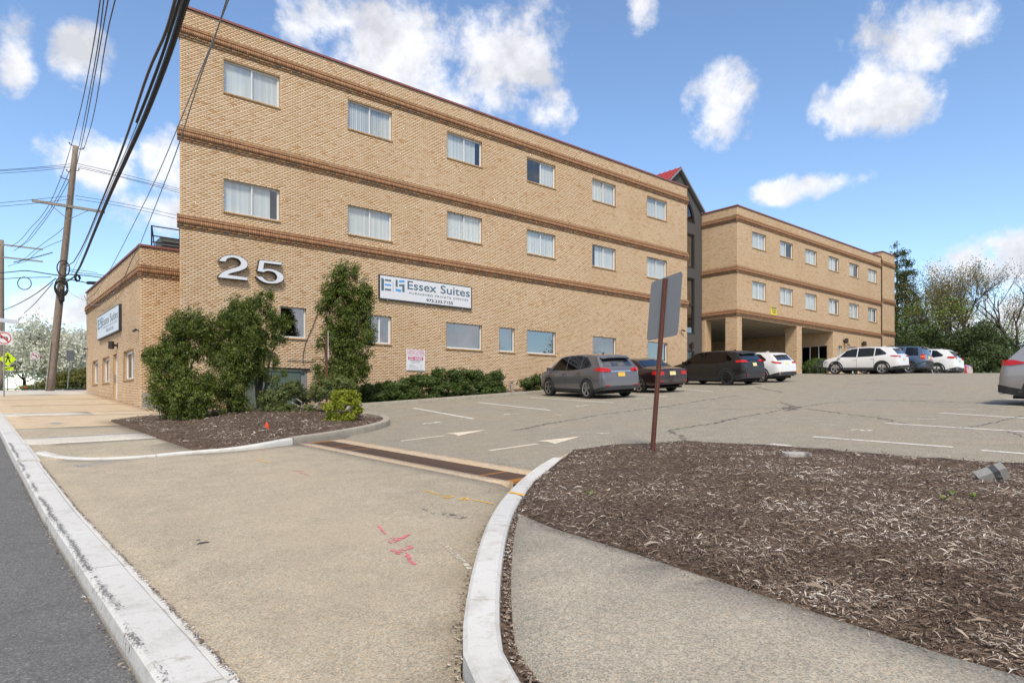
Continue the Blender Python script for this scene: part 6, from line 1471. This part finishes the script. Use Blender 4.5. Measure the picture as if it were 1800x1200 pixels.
# ------------------------------------------------------------------ vehicles (x forward from the rear bumper, y left, z up; origin under the rear axle)
class Car:
    def __init__(s, name, label, spec, paint_, loc, head):
        s.k = spec; s.L, s.W, s.H = spec['L'], spec['W'], spec['H']; s.ro = spec['ro']; s.paint = M[paint_]
        hx, hy = head; n = math.hypot(hx, hy); hx, hy = hx/n, hy/n; x, y = loc; e = .8
        gzv = lambda a, b: G(x+a, y+b); nx = -(gzv(e,0)-gzv(-e,0))/(2*e); ny = -(gzv(0,e)-gzv(0,-e))/(2*e); up = Vector((nx, ny, 1)).normalized()
        f = Vector((hx, hy, 0)); f = (f - up*f.dot(up)).normalized(); l = up.cross(f)
        s.o = empty(name, label=label, cat=spec['cat'], group='cars parked in the car park')
        s.o.matrix_world = Matrix.Translation((x, y, G(x, y)+.004)) @ Matrix((f, l, up)).transposed().to_4x4()
    def top(s, x): a = s.k['top']; return float(np.interp(x, [p[0] for p in a], [p[1] for p in a]))
    def belt(s, x): a = s.k['belt']; return float(np.interp(x, [p[0] for p in a], [p[1] for p in a]))
    def hw(s, x):
        L_ = s.L; a = [(0,.80),(.06,.88),(.2,.94),(.6,.985),(1.2,1),(L_-1.3,1),(L_-.7,.97),(L_-.3,.90),(L_-.1,.79),(L_,.62)]
        return s.W/2*float(np.interp(x, [p[0] for p in a], [p[1] for p in a]))
    def zb(s, x): return s.k.get('zb',.24) + .10*max(0, 1-x/.5) + .06*max(0, 1-(s.L-x)/.5)
    def side(s, x, z):
        w = s.hw(x); b = min(s.belt(x), s.top(x)-.02)
        if z <= b: f = np.interp(z, [.2,.34,.55,.8,b], [.90,.965,1.0,.995,.955]); return w*float(f)
        return w*.955 - s.k.get('tumble',.40)*(z-b)
    def roofw(s, x): t = s.top(x); return max(.05, s.side(x, t-.045)-.02)
    def surf(s, x, f): t = s.top(x); w = s.roofw(x); return (x-s.ro, f*w, t - .035*abs(f)**2.2)
    def stations(s):
        a = {0.0,.015,.05,.1,s.L-.05,s.L-.015,s.L}; a |= {p[0] for p in s.k['top']}; a |= set(np.arange(.2, s.L-.1, .16))
        a = sorted(a); out = [a[0]]
        for v in a[1:]:
            if v-out[-1] > .012: out.append(v)
        return out
    def ring(s, x):
        zb, t = s.zb(x), s.top(x); b = min(s.belt(x), t-.02); zs = [zb + (b-zb)*f for f in (0,.12,.3,.55,.8,1)]
        pts = [(0, zb), (s.side(x, zs[0])*.9, zb)] + [(s.side(x, z), z) for z in zs[1:]]
        for f in (.33,.66,1): z = b + (max(t-.045, b+.002)-b)*f; pts.append((s.side(x, z), z))
        for f in (1,.8,.5,0): q = s.surf(x, f); pts.append((q[1], q[2]))
        return pts
    def body(s):
        mb = MB(); st = s.stations(); R_ = [s.ring(x) for x in st]; n = len(R_[0])
        for sg in (1, -1):
            base = len(mb.v)
            for x, r in zip(st, R_): mb.v += [(x-s.ro, sg*y, z) for y, z in r]
            for i in range(len(st)-1):
                for j in range(n-1):
                    q = (base+i*n+j, base+(i+1)*n+j, base+(i+1)*n+j+1, base+i*n+j+1); mb.f.append(q if sg < 0 else q[::-1]); mb.m.append(0)
            for i, rev in ((0, sg > 0), (len(st)-1, sg < 0)):
                q = tuple(base+i*n+j for j in range(n)); mb.f.append(q if not rev else q[::-1]); mb.m.append(0)
        me = mb.mesh('body', s.paint); bm = bmesh.new(); bm.from_mesh(me); bmesh.ops.remove_doubles(bm, verts=bm.verts, dist=.0015); bmesh.ops.recalc_face_normals(bm, faces=bm.faces)
        for f in bm.faces: f.smooth = True
        for e in bm.edges:
            if len(e.link_faces) == 2 and e.calc_face_angle(0) > .6: e.smooth = False
        bm.to_mesh(me); bm.free(); s.b = link('body', me, s.o)
    def side_poly(s, pts, name, mat, off=.016, parent=None, sides=(1,-1), lab=None):
        out = []
        for sg in sides:
            P2 = resample([tuple(p) for p in pts], .14, True); mb = MB(); q = [(x-s.ro, sg*(s.side(x, z)+off), z) for x, z in P2]
            me = bpy.data.meshes.new(name); vs_ = [Vector(p) for p in P2]; r = delaunay_2d_cdt(vs_, [], [list(range(len(P2)))], 1, 1e-5)
            V = [(v[0]-s.ro, sg*(s.side(v[0], v[1])+off), v[1]) for v in r[0]]; me.from_pydata(V, [], [tuple(f) for f in r[2]]); me.materials.append(M[mat]); me.update(); out.append(link(name, me, parent or s.o))
        return out
    def top_patch(s, x0, x1, f0, f1, name, mat, off=.012, taper=0.0):
        mb = MB(); xs = sorted({x0, x1} | {x for x in s.stations() if x0 < x < x1}); fs = [-f1,-.5*f1,0,.5*f1,f1]
        for i in range(len(xs)-1):
            sl = math.atan2(s.top(xs[i+1])-s.top(xs[i]), xs[i+1]-xs[i]); nx, nz = -math.sin(sl)*off, math.cos(sl)*off
            for j in range(4):
                q = []
                for x, f in ((xs[i],fs[j]),(xs[i+1],fs[j]),(xs[i+1],fs[j+1]),(xs[i],fs[j+1])):
                    p = s.surf(x, f*(1-taper*abs(x-x0)/(x1-x0))); q.append((p[0]+nx, p[1], p[2]+nz))
                mb.quad(*q[::-1])
        return mb.build(name, M[mat], s.o)
    def xr(s, z):
        a = [p for p in s.k['top'] if p[0] < .8]; return float(np.interp(z, [p[1] for p in a], [p[0] for p in a]))
    def rear_patch(s, y0, y1, z0, z1, name, mat, off=.008, n=4):
        mb = MB()
        for i in range(n):
            a, b = y0+(y1-y0)*i/n, y0+(y1-y0)*(i+1)/n; q = []
            for y, z in ((a,z0),(b,z0),(b,z1),(a,z1)):
                k = max(0, abs(y)/(s.W/2) - .72)/.28; q.append((s.xr(z)-s.ro-off+.10*k*k, y, z))
            mb.quad(*q)
        return mb.build(name, M[mat], s.o)
    def wheel(s, x, sg, r, rim, style):
        o = empty_child('wheel', s.o, (x-s.ro, sg*(s.W/2-.09), r)); mb = MB(); n = 24; prof = [(-.11,.66),(-.115,.9),(-.09,1.0),(.09,1.0),(.112,.9),(.105,.72),(.085,.70)]
        for i in range(n):
            t0, t1 = 2*math.pi*i/n, 2*math.pi*(i+1)/n
            for (a, ra), (b, rb) in zip(prof, prof[1:]):
                mb.quad(*[(rr*r*math.cos(t), sg*yy, rr*r*math.sin(t)) for yy, rr, t in ((a,ra,t0),(b,rb,t0),(b,rb,t1),(a,ra,t1))][::sg])
        mb.build('tyre', M['tyre'], o, smooth=True)
        mb = MB()
        for i in range(n):
            t0, t1 = 2*math.pi*i/n, 2*math.pi*(i+1)/n
            mb.quad(*[(rr*r*math.cos(t), sg*yy, rr*r*math.sin(t)) for yy, rr, t in ((.098,.72,t0),(.085,.64,t0),(.085,.64,t1),(.098,.72,t1))])
        k = 5 if style == 5 else style
        for i in range(k):
            t = 2*math.pi*i/k + math.pi/2
            for d in ((-.13,.13) if style in (5,) else (0,)):
                c, q = math.cos(t+d*.6), math.sin(t+d*.6); w = .045*r/.35; p = (-math.sin(t), math.cos(t))
                mb.quad(*[(a*r*c+p[0]*bb, sg*.088, a*r*q+p[1]*bb) for a, bb in ((.10,-w*.8),(.68,-w*.55),(.68,w*.55),(.10,w*.8))])
        ring_ = [(.13*r*math.cos(2*math.pi*i/12), sg*.092, .13*r*math.sin(2*math.pi*i/12)) for i in range(12)]; mb.poly(ring_)
        mb.build('rim', M[rim], o)
        mb = MB(); mb.poly([(.66*r*math.cos(2*math.pi*i/20), sg*.045, .66*r*math.sin(2*math.pi*i/20)) for i in range(20)]); mb.build('wheel_shade_disc', M['shadow_gap'], o)  # black backing behind the spokes, painted in place of the shade inside the wheel
    def arch(s, x, r, clad):  # flat black disc on the body side paints the shade of an open wheel well
        for sg in (1, -1):
            mb = MB(); n = 16; pts = []
            for i in range(n+1):
                t = math.pi*(-.09+1.18*i/n); xx, z = x+(r+.055)*math.cos(t), r+(r+.055)*math.sin(t); pts.append((xx, max(z, .18)))
            mb.poly([(a-s.ro, sg*(s.side(min(max(a,.02),s.L-.02), z)+.004), z) for a, z in pts][::-sg]); mb.build('wheel_well_shade', M['shadow_gap'], s.o)
            if clad:
                mb = MB()
                for (a, z), (a2, z2) in zip(pts, pts[1:]):
                    def P(a, z, k): xx = x+(a-x)*k; zz = r+(z-r)*k; return (xx-s.ro, sg*(s.side(min(max(xx,.02),s.L-.02), zz)+.012), zz)
                    mb.quad(*[P(a,z,1.0),P(a2,z2,1.0),P(a2,z2,1.13),P(a,z,1.13)][::-sg])
                mb.build('arch_trim', M[clad], s.o)
    def skirt(s, z1, mat, rear_z=None):
        mb = MB(); st = s.stations(); z0 = .21
        for sg in (1, -1):
            for a, b in zip(st, st[1:]):
                za = lambda x: max(s.zb(x)+.02, z1 + ((rear_z or z1)-z1)*max(0, 1-x/.55) + .05*max(0,1-(s.L-x)/.6))
                lo = lambda x: s.zb(x)-.012
                q = [(x-s.ro, sg*(s.side(x, z)+.009), z) for x, z in ((a,lo(a)),(b,lo(b)),(b,za(b)),(a,za(a)))]; mb.quad(*q[::-sg])
        y = s.side(0, .5); zt = rear_z or z1
        for i in range(6):
            a, b = -y+2*y*i/6, -y+2*y*(i+1)/6; mb.quad((-.012-s.ro,a,.33),(-.012-s.ro,a,zt),(-.012-s.ro,b,zt),(-.012-s.ro,b,.33)); mb.quad((-.012-s.ro,a,.33),(-.012-s.ro,b,.33),(.3-s.ro,b,.27),(.3-s.ro,a,.27))
        mb.build('lower_cladding', M[mat], s.o)
def empty_child(name, parent, loc):
    o = bpy.data.objects.new(name, None); C.objects.link(o); o.empty_display_size = .1; o.parent = parent; o.location = loc; return o
SUV = dict(cat='car', L=4.68, W=1.87, H=1.66, ro=.95, wb=2.69, wr=.355,
    top=[(0,.52),(.012,.70),(.03,.86),(.06,1.0),(.11,1.10),(.17,1.15),(.30,1.29),(.46,1.46),(.52,1.53),(.545,1.575),(.62,1.60),(1.1,1.645),(1.8,1.66),(2.5,1.645),(2.95,1.585),(3.3,1.37),(3.68,1.105),(3.9,1.06),(4.3,.98),(4.52,.88),(4.62,.76),(4.66,.62),(4.68,.5)],
    belt=[(0,1.09),(1.0,1.07),(2,1.03),(3.2,1.0),(3.7,.98),(4.68,.85)],
    win=[[(3.40,1.06),(3.02,1.44),(2.72,1.545),(2.40,1.575),(2.40,1.04)], [(2.34,1.04),(2.34,1.575),(1.75,1.59),(1.42,1.565),(1.42,1.08)], [(1.36,1.09),(1.36,1.56),(1.12,1.53),(.72,1.24),(.78,1.17)]],
    rg=(.20,.47), ws=(2.98,3.62), tail=[(.02,.98),(.02,1.12),(.16,1.15),(.52,1.08),(.20,.985)], tz=(.985,1.10))
SEDAN = dict(cat='car', L=4.85, W=1.80, H=1.43, ro=1.05, wb=2.72, wr=.32, tumble=.5,
    top=[(0,.50),(.015,.66),(.03,.80),(.06,.93),(.12,.985),(.5,1.02),(.85,1.045),(1.0,1.10),(1.45,1.33),(1.65,1.39),(2.1,1.43),(2.6,1.42),(2.85,1.385),(3.2,1.18),(3.55,.985),(3.8,.95),(4.4,.86),(4.68,.76),(4.80,.62),(4.85,.48)],
    belt=[(0,.93),(1.0,.96),(2,.94),(3.5,.90),(4.85,.7)],
    win=[[(3.25,.98),(2.88,1.28),(2.65,1.335),(2.42,1.345),(2.42,.97)], [(2.36,.97),(2.36,1.345),(1.95,1.335),(1.66,1.25),(1.62,.99)], [(1.58,1.0),(1.58,1.22),(1.30,1.06),(1.28,1.01)]],
    rg=(1.0,1.5), ws=(2.88,3.5), tail=[(.03,.72),(.03,.88),(.25,.89),(.30,.76)], tz=(.73,.88))
def sub(d, **kw): q = dict(d); q.update(kw); return q
ESC = sub(SUV, L=4.43, W=1.78, H=1.74, ro=.86, wb=2.62, wr=.35, tumble=.25,
    top=[(0,.52),(.012,.72),(.05,.90),(.07,1.05),(.10,1.15),(.20,1.40),(.30,1.63),(.36,1.685),(.6,1.71),(1.4,1.74),(2.4,1.71),(2.7,1.65),(3.0,1.42),(3.32,1.14),(3.5,1.08),(4.1,1.0),(4.3,.90),(4.4,.72),(4.43,.5)],
    win=[[(3.08,1.1),(2.78,1.5),(2.6,1.61),(2.25,1.63),(2.25,1.09)], [(2.18,1.09),(2.18,1.63),(1.5,1.64),(1.28,1.62),(1.40,1.09)], [(1.16,1.10),(1.10,1.63),(.48,1.60),(.40,1.12)]], rg=(.11,.30), ws=(2.72,3.28), tail=[(.06,.88),(.10,1.2),(.26,1.2),(.26,.88)], tz=(.88,1.18))
CHER = sub(SUV, L=4.62, W=1.86, H=1.67, belt=[(0,1.10),(1.0,1.06),(2,1.02),(3.2,1.0),(3.7,.98),(4.62,.85)], top=[(p[0]*4.62/4.68, p[1]) for p in SUV['top']], tail=[(.05,1.08),(.09,1.20),(.50,1.17),(.46,1.08)], tz=(1.08,1.19))
UX = sub(SUV, L=4.50, W=1.84, H=1.53, ro=.93, wb=2.64, wr=.345, top=[(p[0]*4.5/4.68, p[1]*(1.53/1.66) if p[1] > .9 else p[1]) for p in SUV['top']],
    belt=[(0,1.0),(1.0,.98),(2,.95),(3.7,.90),(4.5,.8)], win=[[(x*.96, z*.925) for x, z in w] for w in SUV['win']], rg=(.20,.45), ws=(2.88,3.45), tail=[(.05,.92),(.07,1.02),(.42,1.06),(.40,1.02)], tz=(.93,1.02))
CX5 = sub(SUV, L=4.55, W=1.84, H=1.68, top=[(p[0]*4.55/4.68, p[1]) for p in SUV['top']], tail=[(.04,1.00),(.06,1.09),(.48,1.11),(.52,1.07)], tz=(1.0,1.08))
ASC = sub(SUV, L=4.95, W=1.93, H=1.80, ro=1.08, wb=2.89, wr=.38, top=[(p[0]*4.95/4.68, p[1]*1.80/1.66 if p[1] > .9 else p[1]) for p in SUV['top']], belt=[(0,1.18),(1,1.15),(2,1.12),(3.9,1.06),(4.95,.9)], win=[[(x*1.058, z*1.08) for x, z in w] for w in SUV['win']], rg=(.21,.49), ws=(3.15,3.85), tail=[(.05,1.10),(.07,1.24),(.50,1.25),(.56,1.15)], tz=(1.11,1.23))
def build_car(name, label, spec, pnt, loc, head, rim='rim', style=5, clad=None, skirt=None, plate='plate_cream', rails=False, rear_z=None, chrome=False, amber=False, garn=True, side_sel=(1,-1)):
    c = Car(name, label, spec, pnt, loc, head); c.body(); wr = spec['wr']; xs = (spec['ro'], spec['ro']+spec['wb'])
    for x in xs:
        c.arch(x, wr, clad)
        for sg in (1, -1): c.wheel(x, sg, wr, rim, style)
    if skirt: c.skirt(skirt, 'cladding', rear_z)
    for k, w in enumerate(spec['win']):
        c.side_poly(w, 'side_window', 'car_glass')
    c.top_patch(spec['rg'][0], spec['rg'][1], 0, .80, 'rear_window', 'car_glass_rear'); c.top_patch(spec['ws'][0], spec['ws'][1], 0, .88, 'windscreen', 'car_glass_rear')
    c.side_poly(spec['tail'], 'tail_light', 'tail_red', .020)
    z0, z1 = spec['tz']; hw = spec['W']/2
    for sg in (1, -1):
        t = c.rear_patch(sg*hw*.86, sg*hw*.50, z0, z1-.01, 'tail_light', 'tail_red')
        if amber: c.side_poly([(.07,1.0),(.085,1.08),(.265,1.08),(.265,1.0)], 'indicator', 'tail_amber', .026, t, (sg,))
        c.rear_patch(sg*hw*.78, sg*hw*.60, .46, .50, 'reflector', 'tail_red', .026)
        hx, hz = spec['L']-.42, .72; c.side_poly([(hx,hz),(hx+.05,hz+.10),(hx+.24,hz+.06),(hx+.30,hz-.02)], 'headlight', 'lamp_clear', .010, None, (sg,))
        m = empty_child('wing_mirror', c.o, (spec['ws'][1]-.22-spec['ro'], sg*(hw+.07), spec['belt'][-2][1]+.10)); mb = MB(); mb.obox((0,0,0), (.05,0,0), (0,.10,.01), (0,0,.065)); bm = mb.build('housing', c.paint, m)
        mb = MB(); mb.obox((-.01,-sg*.09,-.05), (.03,0,0), (0,.06,0), (0,0,.015)); mb.build('stalk', M['cladding'], m)
        for hxx in (spec['win'][0][-1][0]+.10, spec['win'][1][-1][0]+.06):
            zz = c.belt(hxx)-.12; mb = MB(); y = c.side(hxx, zz); mb.obox((hxx-spec['ro'], sg*(y+.015), zz), (.10,0,0), (0,.012,0), (0,0,.016)); mb.build('door_handle', M['chrome'] if chrome else c.paint, c.o)
        for sx in (spec['win'][0][-1][0]-.03, spec['win'][0][0][0]+.12, spec['win'][1][-1][0]-.03):
            c.side_poly([(sx,.36),(sx,c.belt(sx)-.02),(sx+.010,c.belt(sx)-.02),(sx+.010,.36)], 'door_seam', 'shadow_gap', .008, None, (sg,))
    pz = (z0+z1)/2 - (.17 if z0 > .95 else .02); c.rear_patch(-.155, .155, pz-.075, pz+.075, 'licence_plate', plate, .016, 1)
    if garn: c.rear_patch(-hw*.48, hw*.48, pz+.095, pz+.125, 'rear_garnish', 'chrome', .014)
    if spec['H'] > 1.5:
        mb = MB(); x0 = spec['rg'][1]; p = [c.surf(x0+.02, f) for f in (-.9,-.45,0,.45,.9)]
        for a, b in zip(p, p[1:]): mb.quad((a[0]-.16,a[1]*.97,a[2]-.0),(a[0]+.1,a[1],a[2]+.05),(b[0]+.1,b[1],b[2]+.05),(b[0]-.16,b[1]*.97,b[2]-.0)); mb.quad((a[0]-.16,a[1]*.97,a[2]-.0),(b[0]-.16,b[1]*.97,b[2]),(b[0]-.1,b[1]*.97,b[2]-.035),(a[0]-.1,a[1]*.97,a[2]-.035))
        mb.build('spoiler', c.paint, c.o)
        x0 = 1.15; q = c.surf(x0, 0); mb = MB(); mb.poly([(q[0]-.09,0,q[2]),(q[0]-.08,.012,q[2]+.06),(q[0]+.1,.006,q[2]+.005)]); mb.poly([(q[0]-.09,0,q[2]),(q[0]-.08,-.012,q[2]+.06),(q[0]+.1,-.006,q[2]+.005)]); mb.build('antenna_fin', c.paint, c.o)
    if rails:
        for sg in (1, -1):
            mb = MB(); pts = [c.surf(x, .93*sg) for x in (.85,.95,1.4,1.9,2.4,2.6)]; mb.tube([(p[0],p[1],p[2]+(.0 if i in (0,5) else .055)) for i, p in enumerate(pts)], .018, 5); mb.build('roof_rail', M['cladding'], c.o)
    # under-body and exhaust
    mb = MB(); mb.box(.3-spec['ro'], spec['L']-.4-spec['ro'], -hw*.82, hw*.82, .17, .245); mb.build('underbody', M['shadow_gap'], c.o)
    mb = MB(); mb.tube([(-.02-spec['ro'], -hw*.6, .31), (.3-spec['ro'], -hw*.6, .32)], .04, 8); mb.build('exhaust', M['chrome'], c.o)
    return c
def rearaxle(pxy, head, half, left=True):
    x, y = on_ground(*pxy); n = math.hypot(*head); r = (head[1]/n, -head[0]/n); s_ = 1 if left else -1; return (x + r[0]*half*s_, y + r[1]*half*s_)
h12 = (math.sin(R(12)), math.cos(R(12))); h4 = (math.sin(R(4)), math.cos(R(4))); h0 = (-.02, 1)
build_car('parked_suv', 'grey compact suv with chrome window line, leftmost of the parked cars', SUV, 'paint_grey', rearaxle((1036,700),h12,.80), h12, plate='plate_yellow', skirt=.34, rear_z=.46)
build_car('parked_sedan', 'dark maroon sedan right of the grey suv, behind the rusty post', SEDAN, 'paint_maroon', rearaxle((1128,690),h12,.77), h12, garn=False)
build_car('parked_suv', 'black suv with dark wheels and grey arches', CHER, 'paint_black', rearaxle((1280,677),h4,.80), h4, rim='rim_dark', clad='cladding', skirt=.42, rear_z=.60, garn=False)
build_car('parked_suv', 'white sharp edged crossover right of the black suv', UX, 'paint_white', rearaxle((1340,672),h4,.80), h4, clad='cladding', skirt=.36, rear_z=.52, style=6, garn=False)
build_car('parked_suv', 'white suv parked side on in front of the rear block', CX5, 'paint_white', rearaxle((1551,657.3),h0,.80), h0, clad='cladding', skirt=.40, rear_z=.50, garn=False)
def by_x(px_, X): a, b = ray(px_); t = X/a; return (X, b*t)
x, y = by_x(1598.5, 45.2); build_car('parked_suv', 'blue boxy suv with grey lower cladding between two white suvs', ESC, 'paint_blue', (x+.76,y), h0, clad='cladding', skirt=.52, rear_z=.80, rails=True, amber=True, garn=False)
x, y = by_x(1646.5, 48.2); build_car('parked_suv', 'large white suv with roof rails, furthest right of the far row', ASC, 'paint_white', (x+.82,y), h0, clad='cladding', skirt=.40, rear_z=.58, rails=True, garn=False)
x, y = by_x(1657, 51.6); build_car('parked_sedan', 'red car mostly hidden behind the large white suv', SEDAN, 'paint_red', (x+.8,y-.3), h0, garn=False)
hs = (.03, -1); x, y = on_ground(1836, 714.5); build_car('parked_suv', 'silver suv cut off by the right edge of the picture', sub(CX5, tail=[(.03,1.0),(.06,1.13),(.30,1.14),(.62,1.06),(.25,1.0)]), 'paint_silver', (x+.80,y), hs, clad='cladding', skirt=.40, rear_z=.52, garn=False)
